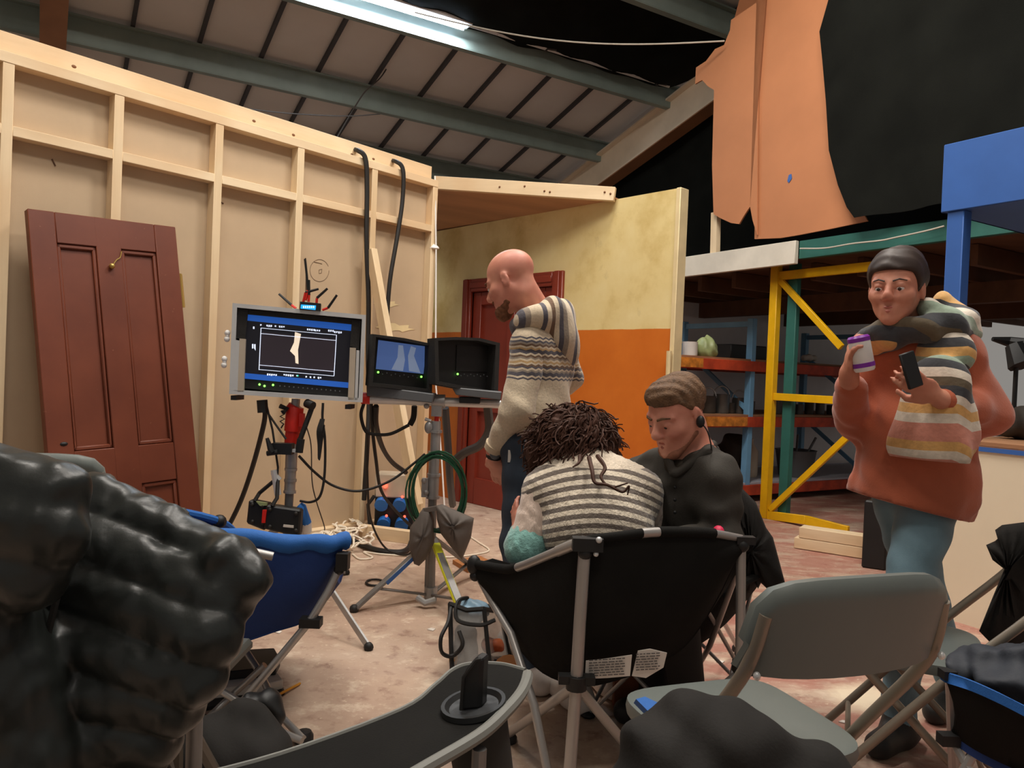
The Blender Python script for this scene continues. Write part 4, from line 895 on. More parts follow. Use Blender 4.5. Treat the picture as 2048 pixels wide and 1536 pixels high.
cable('cable', [G(640, 1062, 0.02), G(680, 1070, 0.02), G(740, 1096, 0.02), G(790, 1104, 0.02), G(815, 1098, 0.02), G(825, 1075, 0.02)], 0.016, 'black_rubber', 'thick dark cable lying along the floor by the framed wall')
q = MB(); q.tube([G(750+18*math.cos(a), 1165+6*math.sin(a), 0.008) for a in np.linspace(0, 6.0, 16)], 0.006, 5); tag(obj('cable_tie', q, 'black_rubber'), 'small black cable tie loop lying on the floor', 'tie')
pg = thing('mains_plug', 'blue industrial plug with white collar below the battery cases', 'plug', W(610, 1060, 3.6))
q = MB(); q.tube(wp([(598, 1010, 3.55), (602, 1014, 3.55), (612, 1046, 3.58)]), [0.018, 0.024, 0.026], 12); obj('body', q, 'blue_plastic', pg)
q = MB(); q.tube(wp([(611, 1044, 3.58), (614, 1064, 3.6)]), [0.028, 0.022], 12); obj('collar', q, 'white_plastic', pg)
q = MB(); q.tube(smooth_path([W(614, 1062, 3.6), W(612, 1085, 3.75), G(625, 1092, 0.01)], 5), 0.006, 6); obj('flex', q, 'white_cable', pg)
# power distribution box behind the brace
pd = thing('power_box', 'mains distribution box with blue sockets and red lamps behind the brace', 'power box', G(800, 1072))
pc = np.array([*G(800, 1072)[:2], 0])+UU*0.1
q = MB(); q.box(pc+ZZ*0.33, (0.26, 0.16, 0.16)); obj('housing', q, 'beige_plastic', pd, bevel=0.01)
q = MB(); q.box(pc+ZZ*0.16, (0.26, 0.10, 0.30)); obj('back_plate', q, 'black_plastic', pd, bevel=0.006)
q = MB(); q.tube([pc+np.array([-0.15, -0.08, 0.02]), pc+np.array([-0.17, -0.08, 0.2]), pc+np.array([-0.13, -0.08, 0.26])], 0.012, 6); q.tube([pc+np.array([-0.15, -0.08, 0.01]), pc+np.array([0.16, -0.08, 0.01])], 0.012, 6); obj('frame', q, 'black_rubber', pd)
for i, (dx, dz_) in enumerate(((-0.08, 0.22), (0.04, 0.22), (-0.06, 0.09), (0.06, 0.09))):
    q = MB(); c0 = pc+np.array([dx, -0.05, dz_]); q.tube([c0, c0+np.array([0, -0.05, -0.02])], [0.042, 0.045], 14); s_ = obj('socket', q, 'blue_plastic', pd)
    q = MB(); q.ell(c0+np.array([0.02, -0.055, 0.045]), 0.009, None, 8, 6); obj('pilot_lamp', q, 'led_red', s_)
q = MB(); q.ell(pc+np.array([-0.06, -0.085, 0.33]), 0.016, None, 10, 8); obj('power_lamp', q, 'led_red', pd)
q = MB(); q.prism([G(905, 1128, 0.0), G(960, 1120, 0.0), G(1000, 1140, 0.0), G(935, 1146, 0.0)], ZZ*0.025); tag(obj('wood_offcut', q, 'rust_mat', smooth=False), 'brown wood offcut lying on the floor behind the black chair', 'board')
q = MB(); q.beam(G(930, 1123, 0.03), G(962, 1126, 0.03), 0.03, 0.012); tag(obj('white_strip', q, 'white_plastic'), 'short white strip lying on the brown offcut', 'strip')
for (i, (z, e)) in enumerate(((0.04, 0), (0.115, 0.0))):
    q = MB(); a, c_ = G(1592, 1094), G(1706, 1112); d_ = nrm(c_-a); a = a+d_*0.03*i; q.beam(a+ZZ*z, c_+d_*0.25+ZZ*z, 0.12, 0.072); tag(obj('pine_offcut', q, 'pine_along', bevel=0.003), ('lower' if i == 0 else 'upper')+' pine length stacked on the floor by the yellow frame', 'timber')
# ================================================================= seats
def folding_chair(label, loc, rot, sc_=0.97, dark=False):
    t = thing('folding_chair', label, 'chair', (0, 0, 0))
    n, mm = 13, 11; P = []; T = []
    for i in range(n):                                       # backrest: curved, rounded panel
        s = -1+2*i/(n-1); row = []
        hw_ = 0.225; x = hw_*math.sin(s*math.pi/2*0.98)/math.sin(math.pi/2*0.98)
        tz = 0.805-0.085*abs(s)**5-0.015*abs(s)**2; bz = 0.655-0.012*(1-s*s)
        for j in range(mm):
            r = j/(mm-1); z = bz+(tz-bz)*r; y = -0.275-0.06*(1-s*s)-0.04*(r-0.5)+(0.022*((r-0.86)/0.14)**2 if r > 0.86 else 0)
            row.append((x, y, z))
        P.append(row)
    q = MB(); q.grid(P, np.array([0, 0.016, 0.0])); obj('backrest', q, 'fold_grey' if not dark else 'fold_dark', t, ang=60)
    prof = []                                                # seat: rounded plate with rolled lip
    for k in range(40):
        a = 2*math.pi*k/40; e = 0.42; ca, sa = math.cos(a), math.sin(a)
        prof.append((0.205*math.copysign(abs(ca)**e, ca)*(1.0+0.05*sa), 0.03+0.205*math.copysign(abs(sa)**e, sa)))
    q = MB(); vs = []; rings = [(1.0, 0.415), (1.012, 0.428), (1.0, 0.442), (0.93, 0.445), (0.6, 0.437), (0.2, 0.434)]
    for sq, z in rings: vs += [(x*sq, 0.03+(y-0.03)*sq, z) for x, y in prof]
    fs = [(i*40+k, i*40+(k+1) % 40, (i+1)*40+(k+1) % 40, (i+1)*40+k) for i in range(len(rings)-1) for k in range(40)]
    fs += [tuple(range(39, -1, -1)), tuple(len(rings)*40-40+k for k in range(40))]; q.add(vs, fs); obj('seat', q, 'fold_grey', t, ang=50)
    for s in (-1, 1):
        q = MB(); q.tube(smooth_path([(s*0.205, -0.305, 0.75), (s*0.215, -0.285, 0.68), (s*0.222, -0.24, 0.61), (s*0.222, -0.05, 0.40), (s*0.222, 0.27, 0.01)], 4), 0.0125, 10); obj('front_leg', q, 'fold_tube' if not dark else 'fold_tube_dark', t)
        q = MB(); q.tube([(s*0.19, 0.13, 0.40), (s*0.19, -0.27, 0.01)], 0.0115, 10); obj('back_leg', q, 'fold_tube' if not dark else 'fold_tube_dark', t)
        q = MB(); q.tube([(s*0.21, -0.06, 0.415), (s*0.18, -0.19, 0.11)], 0.006, 6); obj('link', q, 'fold_tube', t)
        for (x, y) in ((s*0.222, 0.272), (s*0.19, -0.272)):
            q = MB(); q.ell((x, y, 0.012), (0.016, 0.018, 0.012), None, 8, 6); obj('foot', q, 'black_rubber', t)
        q = MB(); q.ell((s*0.214, -0.30, 0.655), 0.007, None, 8, 6); obj('rivet', q, 'alu', t)
    q = MB(); q.tube([(-0.222, 0.16, 0.145), (0.222, 0.16, 0.145)], 0.008, 8); obj('front_bar', q, 'fold_tube', t)
    q = MB(); q.tube([(-0.19, -0.19, 0.09), (0.19, -0.19, 0.09)], 0.008, 8); obj('back_bar', q, 'fold_tube', t)
    LOC[t] = np.asarray(loc, float); t.location = LOC[t]*KS; t.rotation_euler = (0, 0, math.radians(rot)); t.scale = sc_ if hasattr(sc_, '__len__') else (sc_, sc_, sc_)
    return t
folding_chair('grey folding chair with empty seat, a black jacket lying at its side', (0.487, 1.499, 0), 19.6, (0.885, 0.885, 1.017))
folding_chair('grey folding chair with a black coat over its back beside the cream counter', (1.14, 2.12, 0), 66)
folding_chair('grey folding chair showing only its rounded back beyond the puffer jacket', (-1.47, 2.40, 0), 20, 1.05)
# ---- generic round camp chair
def camp_chair(label, fab, pad, loc, rot, sc_=1.0):
    t = thing('camp_chair', label, 'chair', (0, 0, 0))
    ring = [(-0.36, 0.32, 0.44), (-0.42, 0.05, 0.52), (-0.36, -0.24, 0.66), (-0.14, -0.37, 0.74), (0.14, -0.37, 0.74), (0.36, -0.24, 0.66), (0.42, 0.05, 0.52), (0.36, 0.32, 0.44), (0, 0.40, 0.42)]
    ring = [np.array(p)*sc_ for p in ring]; n = len(ring); rr = smooth_path(ring+[ring[0]], 5)[:-1]
    P = []
    cen = np.array([0, 0.02, 0.30])*sc_
    for p in rr+[rr[0]]:
        row = []
        for k in range(8):
            s = k/7; a = p+(cen-p)*s; a[2] = cen[2]+(p[2]-cen[2])*(1-s)**1.7; row.append(a)
        P.append(row)
    q = MB(); q.grid(P, np.array([0, 0, -0.006])); obj('sling', q, fab, t, ang=80)
    q = MB(); q.tube(rr+[rr[0]], 0.018*sc_, 8, caps=False); obj('padded_rim', q, pad, t)
    ft_ = [(-0.33, 0.30), (0.33, 0.30), (0.33, -0.30), (-0.33, -0.30)]; tp = [ring[0], ring[7], ring[5], ring[2]]
    for i in range(4):
        j = (i+1) % 4
        for a, b_ in ((i, j), (j, i)):
            e = np.array([*ft_[b_], 0.012])*sc_; q = MB(); q.tube([tp[a], e], 0.0095*sc_, 8); lg = obj('leg', q, 'chair_tube', t)
        q = MB(); q.ell(np.array([*ft_[i], 0.014])*sc_, (0.026, 0.026, 0.014), None, 8, 6); obj('foot', q, 'black_plastic', t)
        q = MB(); q.ell(tp[i], 0.026, None, 8, 6); obj('corner_joint', q, 'black_plastic', t)
    LOC[t] = np.asarray(loc, float); t.location = LOC[t]*KS; t.rotation_euler = (0, 0, math.radians(rot)); return t
camp_chair('black round camp chair under the man with the earpiece', 'chair_black', 'chair_black', (0.60, 2.58, 0), 55, 0.70)
camp_chair('bright blue camp chair almost hidden behind the puffer jacket', 'blue_fabric', 'blue_pad', (-1.38, 2.93, 0), 15, 0.80)
# ---- black camp chair under the curly haired woman
bc = thing('camp_chair', 'large black sling camp chair with grey steel poles seen from behind', 'chair', G(1160, 1500))
tpC = [(945, 1130, 2.30), (1000, 1140, 2.20), (1035, 1138, 2.12), (1115, 1106, 1.98), (1170, 1085, 1.92), (1235, 1076, 1.92), (1300, 1068, 1.95), (1370, 1067, 1.99), (1428, 1070, 2.03), (1482, 1080, 2.08)]
btC = [(972, 1185, 2.32), (1000, 1240, 2.26), (1030, 1285, 2.18), (1085, 1342, 2.08), (1160, 1368, 2.03), (1230, 1358, 2.04), (1300, 1330, 2.06), (1370, 1290, 2.10), (1430, 1205, 2.12), (1478, 1105, 2.12)]
T = smooth_path(wp(tpC), 4); Bm = smooth_path(wp(btC), 4); P = []
for a, b_ in zip(T, Bm):
    row = []
    for k in range(9):
        s = k/8; row.append(a*(1-s)+b_*s+np.array([0, -0.05, 0])*math.sin(math.pi*s)*0.8)
    P.append(row)
q = MB(); q.grid(P, np.array([0, 0.006, 0])); obj('back_sling', q, 'chair_black', bc, ang=80)
frontE = smooth_path(wp([(985, 1118, 2.62), (1010, 1160, 2.66), (1040, 1180, 2.7), (1090, 1190, 2.74), (1150, 1195, 2.66), (1210, 1195, 2.62), (1280, 1190, 2.52), (1340, 1185, 2.42), (1400, 1170, 2.32), (1470, 1115, 2.2)]), 4); P = []
for a, b_ in zip(Bm, frontE):
    P.append([a*(1-s)+b_*s-ZZ*0.05*math.sin(math.pi*s) for s in np.linspace(0, 1, 6)])
q = MB(); q.grid(P, np.array([0, 0, -0.006])); obj('seat_sling', q, 'chair_black', bc, ang=80)
P = [[a*(1-s)+b_*s for s in (0, 0.5, 1)] for a, b_ in ((W(945, 1130, 2.30), W(950, 1140, 2.3)), (W(985, 1118, 2.5), W(1000, 1175, 2.4)), (W(1030, 1130, 2.6), W(1050, 1200, 2.5)))]
q = MB(); q.grid(P, np.array([0, 0.008, 0])); obj('arm_flap', q, 'chair_black', bc)
for (i0, i1, mt, r_) in ((8, 12, 'chair_tube', 0.0125), (12, 16, 'chair_tube', 0.0145), (0, 8, 'chair_black', 0.014), (16, 23, 'chair_black', 0.012), (23, 25, 'chair_tube', 0.0125), (25, 32, 'chair_black', 0.014), (32, 36, 'chair_tube', 0.011)):
    q = MB(); q.tube([p+ZZ*0.004 for p in T[i0:i1+1]], r_, 10); obj('rim_tube', q, mt, bc)
def ctube(nm, pts, r_=0.0145, mt='chair_tube'):
    q = MB(); q.tube(pts, r_, 12); return obj(nm, q, mt, bc)
fB = np.array([*W(1150, 1400, 1.86)[:2], 0.01]); hubB = W(1153, 1362, 1.90)
ctube('pole', [W(1170, 1090, 1.905), W(1160, 1240, 1.90), hubB, fB+np.array([-0.01, 0, 0])], 0.0155)
q = MB(); q.box(W(1175, 1088, 1.90), (0.075, 0.035, 0.032)); q.ell(W(1170, 1106, 1.9), 0.018); obj('joint', q, 'black_plastic', bc)
q = MB(); q.ell(W(1192, 1108, 1.89), 0.007); q.ell(W(1198, 1080, 1.88), 0.008); obj('rivet', q, 'alu', bc)
q = MB(); q.tube([hubB+ZZ*0.014, hubB-ZZ*0.02], 0.026, 12); q.box(hubB+ZZ*0.005, (0.09, 0.03, 0.02)); obj('hub', q, 'black_plastic', bc)
fL = G(1014, 1482); fR = np.array([0.62, 2.0, 0.0])
ctube('pole', [hubB-ZZ*0.01, fL+ZZ*0.02], 0.013); ctube('pole', [hubB-ZZ*0.01, np.array([0.45, 2.05, 0.02])], 0.013)
ctube('pole', [W(955, 1148, 2.30), W(985, 1205, 2.24), W(1022, 1268, 2.14), W(1068, 1410, 2.02), np.array([*W(1112, 1540, 1.95)[:2], 0.02])], 0.0115)
q = MB(); q.ell(W(948, 1130, 2.29), (0.022, 0.02, 0.03)); q.ell(W(950, 1152, 2.29), 0.016); obj('joint', q, 'black_plastic', bc)
pR = W(1482, 1095, 2.08); fR2 = np.array([*W(1490, 1340, 2.06)[:2], 0.012]); ctube('pole', [pR, fR2], 0.0135)
hubR = np.array([fR2[0], fR2[1], W(1475, 1335, 2.06)[2]]); ctube('pole', [hubR, np.array([0.33, 2.1, 0.02])], 0.0115); ctube('pole', [hubR, np.array([0.80, 2.5, 0.02])], 0.0115)
ctube('pole', [W(1475, 1140, 2.2), W(1420, 1290, 2.4), G(1390, 1345)], 0.009)
ctube('pole', [W(1415, 1185, 2.5), G(1478, 1300)+ZZ*0.0], 0.009)
q = MB(); q.box(hubR, (0.06, 0.04, 0.03)); obj('joint', q, 'black_plastic', bc); q = MB(); q.ell(W(1484, 1090, 2.07), (0.02, 0.02, 0.02)); q.box(W(1490, 1080, 2.07), (0.05, 0.03, 0.02)); obj('joint', q, 'black_plastic', bc)
for p in (fL, np.array([0.45, 2.05, 0]), fB, fR2, G(1390, 1347), G(1478, 1302), np.array([*W(1112, 1540, 1.95)[:2], 0]), np.array([0.33, 2.1, 0]), np.array([0.8, 2.5, 0])):
    q = MB(); q.lathe([(0.030, 0), (0.030, 0.014), (0.02, 0.03), (0, 0.032)], np.array([p[0], p[1], 0.0]), None, 12); obj('foot', q, 'black_plastic', bc)
# ---- blue camp chair by the puffer jacket
bl = thing('camp_chair', 'blue sling camp chair with bright blue padded rim and crossed steel legs', 'chair', G(520, 1480))
tq = [(240, 1060, 2.25), (330, 1070, 2.22), (455, 1078, 2.18), (560, 1090, 2.20), (640, 1092, 2.24), (690, 1088, 2.30)]
bq_ = [(260, 1330, 2.30), (340, 1330, 2.27), (455, 1292, 2.24), (545, 1262, 2.26), (620, 1232, 2.30), (672, 1150, 2.34)]
T = smooth_path(wp(tq), 5); Bm = smooth_path(wp(bq_), 5)
P = [[a*(1-s)+b_*s+np.array([0, -0.035, 0])*math.sin(math.pi*s) for s in np.linspace(0, 1, 9)] for a, b_ in zip(T, Bm)]
q = MB(); q.grid(P, np.array([0, 0.006, 0])); obj('back_sling', q, 'blue_fabric', bl, ang=80)
q = MB(); q.tube([p+np.array([0, 0.01, 0.005+0.004*math.sin(i*1.1)]) for i, p in enumerate(T)], [0.026+0.003*math.sin(i*1.3) for i in range(len(T))], 10); obj('padded_rim', q, 'blue_pad', bl)
fr = smooth_path(wp([(330, 1080, 2.8), (430, 1110, 2.85), (520, 1130, 2.9), (600, 1135, 2.9), (660, 1140, 2.85), (690, 1130, 2.7)]), 5)
q = MB(); q.grid([[a*(1-s)+b_*s-ZZ*0.04*math.sin(math.pi*s) for s in np.linspace(0, 1, 6)] for a, b_ in zip(Bm, fr)], np.array([0, 0, -0.006])); obj('seat_sling', q, 'blue_fabric', bl, ang=80)
def btube(pts, r_=0.011, mt='chair_tube', nm='pole'):
    q = MB(); q.tube(pts, r_, 10); return obj(nm, q, mt, bl)
btube(wp([(505, 1104, 2.14), (546, 1113, 2.15)]), 0.0125, nm='rim_tube')
btube([W(684, 1125, 2.28), W(655, 1185, 2.25), W(622, 1240, 2.22), W(480, 1410, 2.2), np.array([*W(436, 1462, 2.22)[:2], 0.03])], 0.012)
btube([W(480, 1285, 2.5), W(520, 1345, 2.45), W(560, 1430, 2.36), G(606, 1478, 0.02)], 0.011)
btube([W(405, 1360, 2.3), W(480, 1405, 2.25), W(530, 1450, 2.28), G(604, 1482, 0.02)], 0.011)
btube([W(530, 1330, 2.4), W(470, 1385, 2.4), G(400, 1452, 0.02)], 0.011)
q = MB(); q.box(W(686, 1122, 2.27), (0.035, 0.04, 0.05)); q.ell(W(678, 1140, 2.27), 0.016); obj('joint', q, 'black_plastic', bl); q = MB(); q.box(W(622, 1244, 2.22), (0.06, 0.04, 0.025)); obj('joint', q, 'black_plastic', bl); q = MB(); q.ell(W(518, 1345, 2.42), 0.018); obj('joint', q, 'black_plastic', bl)
for p in (G(608, 1482), G(400, 1452), np.array([*W(436, 1462, 2.22)[:2], 0])):
    q = MB(); q.lathe([(0.028, 0), (0.028, 0.016), (0.02, 0.03), (0, 0.032)], np.array([p[0], p[1], 0.0]), None, 12); obj('foot', q, 'black_plastic', bl)
# ---- nearest chair arm with cup holder
nc = thing('armchair', 'black camp armchair arm with grey piping and cup holder', 'chair', (-0.1, 1.1, 0))
outer = [(60, 1640, 0.98), (300, 1575, 1.04), (560, 1508, 1.12), (800, 1420, 1.24), (870, 1370, 1.32), (905, 1340, 1.37), (940, 1328, 1.40), (1000, 1328, 1.40), (1050, 1340, 1.37)]
inner = [(200, 1800, 0.85), (470, 1720, 0.90), (700, 1620, 0.98), (860, 1530, 1.06), (960, 1470, 1.13), (1010, 1425, 1.19), (1040, 1390, 1.25), (1052, 1365, 1.30), (1055, 1350, 1.34)]
O = smooth_path(wp(outer), 5); I = smooth_path(wp(inner), 5)
hole = W(943, 1412, 1.26); P = [[a*(1-s)+b_*s for s in np.linspace(0, 1, 7)] for a, b_ in zip(O, I)]
q = MB(); q.grid(P, np.array([0, 0, -0.012])); obj('arm_pad', q, 'chair_black', nc, ang=70)
q = MB(); q.tube(I, 0.010, 8); obj('piping', q, 'piping', nc)
q = MB(); q.tube(O, 0.004, 6); obj('seam', q, 'piping', nc)
Pa = np.array(P); _d = Pa-CAM; _px = 1024+F*(_d@RT)/(_d@fwd); _py = 768-F*(_d@UP)/(_d@fwd); _i, _j = np.unravel_index(np.argmin((_px-943)**2+(_py-1418)**2), _px.shape)
_n = nrm(np.cross(Pa[_i+1, _j]-Pa[_i-1, _j], Pa[_i, _j+1]-Pa[_i, _j-1])); _n = _n if _n[2] > 0 else -_n; cxn, cyn, _ = frame_z(_n, (0, 1, 0)); CA = (cxn, cyn, _n)
up_ = Pa[_i, _j]+_n*0.006
q = MB(); q.lathe([(0.040, -0.004), (0.046, 0.004), (0.052, 0.004), (0.054, -0.004)], up_, CA, 28); obj('cup_rim', q, 'black_plastic', nc)
q = MB(); q.lathe([(0.0, 0.001), (0.040, 0.001)], up_-_n*0.004, CA, 28); obj('cup_floor', q, 'grey_plastic', nc)
q = MB(); q.lathe([(0.040, -0.18), (0.046, -0.17), (0.05, -0.03), (0.048, -0.015)], up_, CA, 20); obj('cup_pocket', q, 'mesh_cup', nc)
q = MB(); q.tube([np.array([*W(385, 1430, 1.55)[:2], 0.75]), np.array([*W(395, 1430, 1.5)[:2], 0.02])], 0.016, 10); obj('leg', q, 'dull_steel', nc)
for e in (I[20], O[20]): q = MB(); q.tube([np.array([*e[:2], 0.02]), e-ZZ*0.02], 0.011, 8); obj('leg', q, 'dull_steel', nc)
q = MB(); s0_, s1_ = np.array([*I[12][:2], 0.33]), np.array([*O[12][:2], 0.33]); q.box(np.array([-0.45, 0.75, 0.36]), (0.5, 0.5, 0.02)); obj('seat', q, 'chair_black', nc)
gc = thing('glasses_case', 'black zip case standing upright in the cup holder', 'case', up_-_n*0.004); cD = up_[1]-0.012
gp = [W(930, 1410, 1.245), W(975, 1405, 1.245)]
q = MB(); pl_ = [(918, 1424), (922, 1360), (930, 1340), (948, 1318), (960, 1312), (966, 1322), (964, 1350), (962, 1420)]; q.prism([W(x, y, cD) for x, y in pl_], np.array([0.01, 0.028, 0])); obj('shell', q, 'black_plastic', gc, bevel=0.006, smooth=False)
q = MB(); q.tube(wp([(922, 1420, cD-0.004), (927, 1355, cD-0.004), (952, 1320, cD-0.004), (962, 1318, cD-0.004)]), 0.003, 6); obj('zip', q, 'black_rubber', gc)
# ---- right blue camp chair with jackets
bR = thing('camp_chair', 'black camp chair with a bright blue rim strip under a dark jacket', 'chair', np.array([*W(2000, 1500, 1.7)[:2], 0]))
q = MB(); A_, B__ = smooth_path(wp([(1888, 1346, 1.78), (1940, 1362, 1.70), (2000, 1388, 1.62), (2060, 1418, 1.55), (2120, 1446, 1.5)]), 4), smooth_path(wp([(1905, 1470, 1.80), (1950, 1500, 1.74), (2010, 1530, 1.68), (2060, 1550, 1.62), (2120, 1570, 1.58)]), 4)
q.grid([[a*(1-s)+b_*s-np.array([0, 0.03, 0])*math.sin(math.pi*s) for s in np.linspace(0, 1, 6)] for a, b_ in zip(A_, B__)], np.array([0, 0.006, 0])); obj('back_sling', q, 'chair_black', bR, ang=80)
q = MB(); q.grid([[p, p-ZZ*0.02+np.array([0, -0.006, 0])] for p in A_], np.array([0, 0.02, 0.0])); obj('rim_strip', q, 'blue_pad', bR)
q = MB(); q.grid([[p+ZZ*0.0, p-ZZ*0.018-np.array([0, 0.004, 0])] for p in B__], np.array([0, 0.02, 0])); obj('lower_strip', q, 'blue_fabric', bR)
for a, b_ in ((W(1900, 1350, 1.79), np.array([*W(1920, 1500, 1.9)[:2], 0.01])), (W(1905, 1480, 1.80), np.array([1.15, 1.5, 0.01])), (W(1950, 1500, 1.76), np.array([0.95, 1.75, 0.01])), (W(2110, 1450, 1.52), np.array([1.1, 1.45, 0.01]))):
    q = MB(); q.tube([a, b_], 0.011, 8); obj('leg', q, 'chair_tube', bR)
q = MB(); q.box(W(1900, 1478, 1.79), (0.05, 0.03, 0.025)); obj('joint', q, 'black_plastic', bR); q = MB(); q.box(W(1895, 1348, 1.78), (0.03, 0.03, 0.02)); obj('joint', q, 'black_plastic', bR)
q = MB(); q.grid([[a*(1-s)+b_*s for s in (0, 0.5, 1)] for a, b_ in zip(B__, smooth_path(wp([(1890, 1330, 2.0), (1940, 1345, 1.98), (2000, 1360, 1.96), (2060, 1370, 1.92), (2120, 1380, 1.9)]), 4))], np.array([0, 0, -0.006])); obj('seat_sling', q, 'chair_black', bR)
s = SDF()
for (x, y, D, r_) in ((1925, 1352, 1.8, 0.035), (1965, 1330, 1.82, 0.05), (2010, 1325, 1.8, 0.06), (2060, 1345, 1.75, 0.07), (2010, 1370, 1.72, 0.045), (2110, 1380, 1.7, 0.08)): s.ell(W(x, y, D), (r_*1.3, r_, r_*0.75), k=0.03)
tag(sobj('jacket', s, 'navy_jacket', h=0.008, disp=lambda P: folds(0.006, (0.6, 0.2, 1), 90, 3)(P)+lump(0.008, 30, 90, 12, 16)(P)), 'dark crumpled jacket lying on the blue-rimmed camp chair', 'jacket')
tag(pillow('coat', [(1972, 1090), (1990, 1082), (2004, 1070), (1990, 1060), (2004, 1050), (2050, 1044), (2110, 1050), (2110, 1250), (2040, 1300), (1985, 1290), (1958, 1262), (1985, 1195), (2012, 1130), (1985, 1120)], 2.04, 0.05, 'dark_jacket', wr=0.012), 'black coat draped over the folding chair by the cream counter', 'coat')
s = SDF()
s.cone(W(1345, 1545, 0.98), W(1395, 1440, 1.0), 0.05, 0.022); s.cone(W(1400, 1450, 1.0), W(1500, 1500, 0.98), 0.03, 0.05); s.cone(W(1420, 1500, 0.99), W(1640, 1590, 0.98), 0.06, 0.05); s.cone(W(1345, 1560, 0.97), W(1600, 1640, 0.96), 0.08, 0.08); s.cone(W(1390, 1600, 0.98), W(1500, 1700, 0.98), 0.10, 0.1)
tag(sobj('jacket', s, 'dark_jacket', h=0.006, disp=lambda P: folds(0.006, (1, 0.2, 0.5), 70, 8)(P)+lump(0.005, 30, 90, 12, 15)(P)), 'dark jacket draped over a blue chair edge beside the grey seat', 'jacket')
q = MB(); q.prism(wp([(1272, 1398, 1.20), (1290, 1393, 1.21), (1358, 1425, 1.14), (1330, 1456, 1.10)]), np.array([0, 0.02, -0.015])); tag(obj('chair_rim', q, 'blue_pad', smooth=False), 'bright blue fabric edge of a seat showing under the dark jacket', 'chair edge')
# ---- puffer jacket over a chair on the left
s = SDF()
for (x0, y0, D0, x1, y1, D1, r0, r1) in ((195, 1003, 1.45, 470, 1130, 1.36, 0.050, 0.044), (170, 1075, 1.41, 440, 1190, 1.33, 0.058, 0.056), (140, 1160, 1.38, 420, 1270, 1.30, 0.060, 0.058), (110, 1255, 1.36, 390, 1350, 1.29, 0.062, 0.055), (90, 1340, 1.35, 350, 1410, 1.30, 0.064, 0.052), (70, 1430, 1.34, 310, 1480, 1.31, 0.066, 0.05), (60, 1520, 1.34, 290, 1560, 1.32, 0.066, 0.05)):
    s.cone(W(x0, y0, D0), W(x1, y1, D1), r0, r1, 0.005)
s.cone(W(450, 1120, 1.34), W(500, 1160, 1.33), 0.046, 0.038, 0.014); s.cone(W(490, 1165, 1.33), W(478, 1215, 1.34), 0.036, 0.026, 0.02)
for (x0, y0, x1, y1, D, r_) in ((-40, 950, 110, 985, 1.22, 0.055), (-60, 1030, 100, 1060, 1.20, 0.06), (-80, 1110, 60, 1150, 1.20, 0.055)): s.cone(W(x0, y0, D), W(x1, y1, D), r_, r_, 0.014)
s.cone(W(-40, 1200, 1.24), W(60, 1560, 1.26), 0.08, 0.09, 0.03)
def puff(P):
    return lump(0.0028, 25, 70, 12, 4)(P)+folds(0.0030, (0.93, 0.1, -0.35), 80, 4)(P)*np.clip(lump(0.9, 10, 22, 8, 6)(P), 0, 1)+lump(0.0016, 90, 170, 12, 5)(P)
pj = thing('puffer_jacket', 'shiny black quilted puffer jacket heaped over a chair back', 'jacket', np.array([*W(250, 1300, 1.36)[:2], 0.45]))
sobj('quilted_body', s, 'puffer', pj, h=0.006, disp=puff)
q = MB(); q.tube(smooth_path(wp([(172, 985, 1.36), (150, 1080, 1.32), (118, 1180, 1.28), (90, 1290, 1.27)]), 5), 0.006, 6); obj('zip', q, 'black_rubber', pj)
hc = thing('folding_chair', 'dark folding chair hidden beneath the heaped puffer jacket', 'chair', np.array([*W(280, 1300, 1.42)[:2], 0]))
c0 = np.array([*W(175, 1300, 1.44)[:2], 0])
for dx in (-0.2, 0.16):
    q = MB(); q.tube([c0+np.array([dx, 0, 0.82]), c0+np.array([dx, 0.06, 0.01])], 0.0125, 8); obj('back_leg', q, 'fold_tube_dark', hc)
    q = MB(); q.tube([c0+np.array([dx, 0.06, 0.42]), c0+np.array([dx, 0.42, 0.01])], 0.0125, 8); obj('front_leg', q, 'fold_tube_dark', hc)
q = MB(); q.box(c0+np.array([-0.02, 0.0, 0.74]), (0.4, 0.03, 0.2)); obj('backrest', q, 'fold_dark', hc, bevel=0.01)
q = MB(); q.box(c0+np.array([-0.02, 0.22, 0.44]), (0.4, 0.38, 0.03)); obj('seat', q, 'fold_dark', hc, bevel=0.01)
# ---- floor things
bg_ = thing('cloth_bag', 'dark cloth tote bag slumped on the floor by the blue chair', 'bag', G(480, 1520))
s = SDF(); s.cone(W(430, 1500, 1.95), W(480, 1440, 1.98), 0.09, 0.05, 0.03); s.cone(W(500, 1440, 1.98), W(545, 1490, 1.95), 0.05, 0.04, 0.03); s.cone(W(430, 1530, 1.9), W(520, 1530, 1.9), 0.11, 0.07, 0.04)
sobj('body', s, 'dark_jacket', bg_, h=0.008, disp=folds(0.005, (1, 0.2, 0.3), 60, 2))
s = SDF(); s.cone(W(500, 1415, 2.05), W(535, 1402, 2.08), 0.035, 0.03, 0.02); s.cone(W(540, 1405, 2.08), W(556, 1440, 2.06), 0.03, 0.02, 0.02); sobj('crumpled_top', s, 'black_plastic', bg_, h=0.006, disp=folds(0.006, (1, 0.4, 0.6), 120, 6))
def flat(name, pts, z, th, m, lb, cat, par=None):
    q = MB(); q.prism([G(x, y, z) for x, y in pts], ZZ*th); o = obj(name, q, m, par, smooth=False, bevel=0.003 if th > 0.01 else 0)
    return tag(o, lb, cat) if par is None else o
flat('laptop_case', [(420, 1338), (440, 1318), (548, 1312), (560, 1334), (552, 1350), (410, 1366)], 0.045, 0.03, 'black_plastic', 'flat black laptop case lying on papers under the blue chair', 'case')
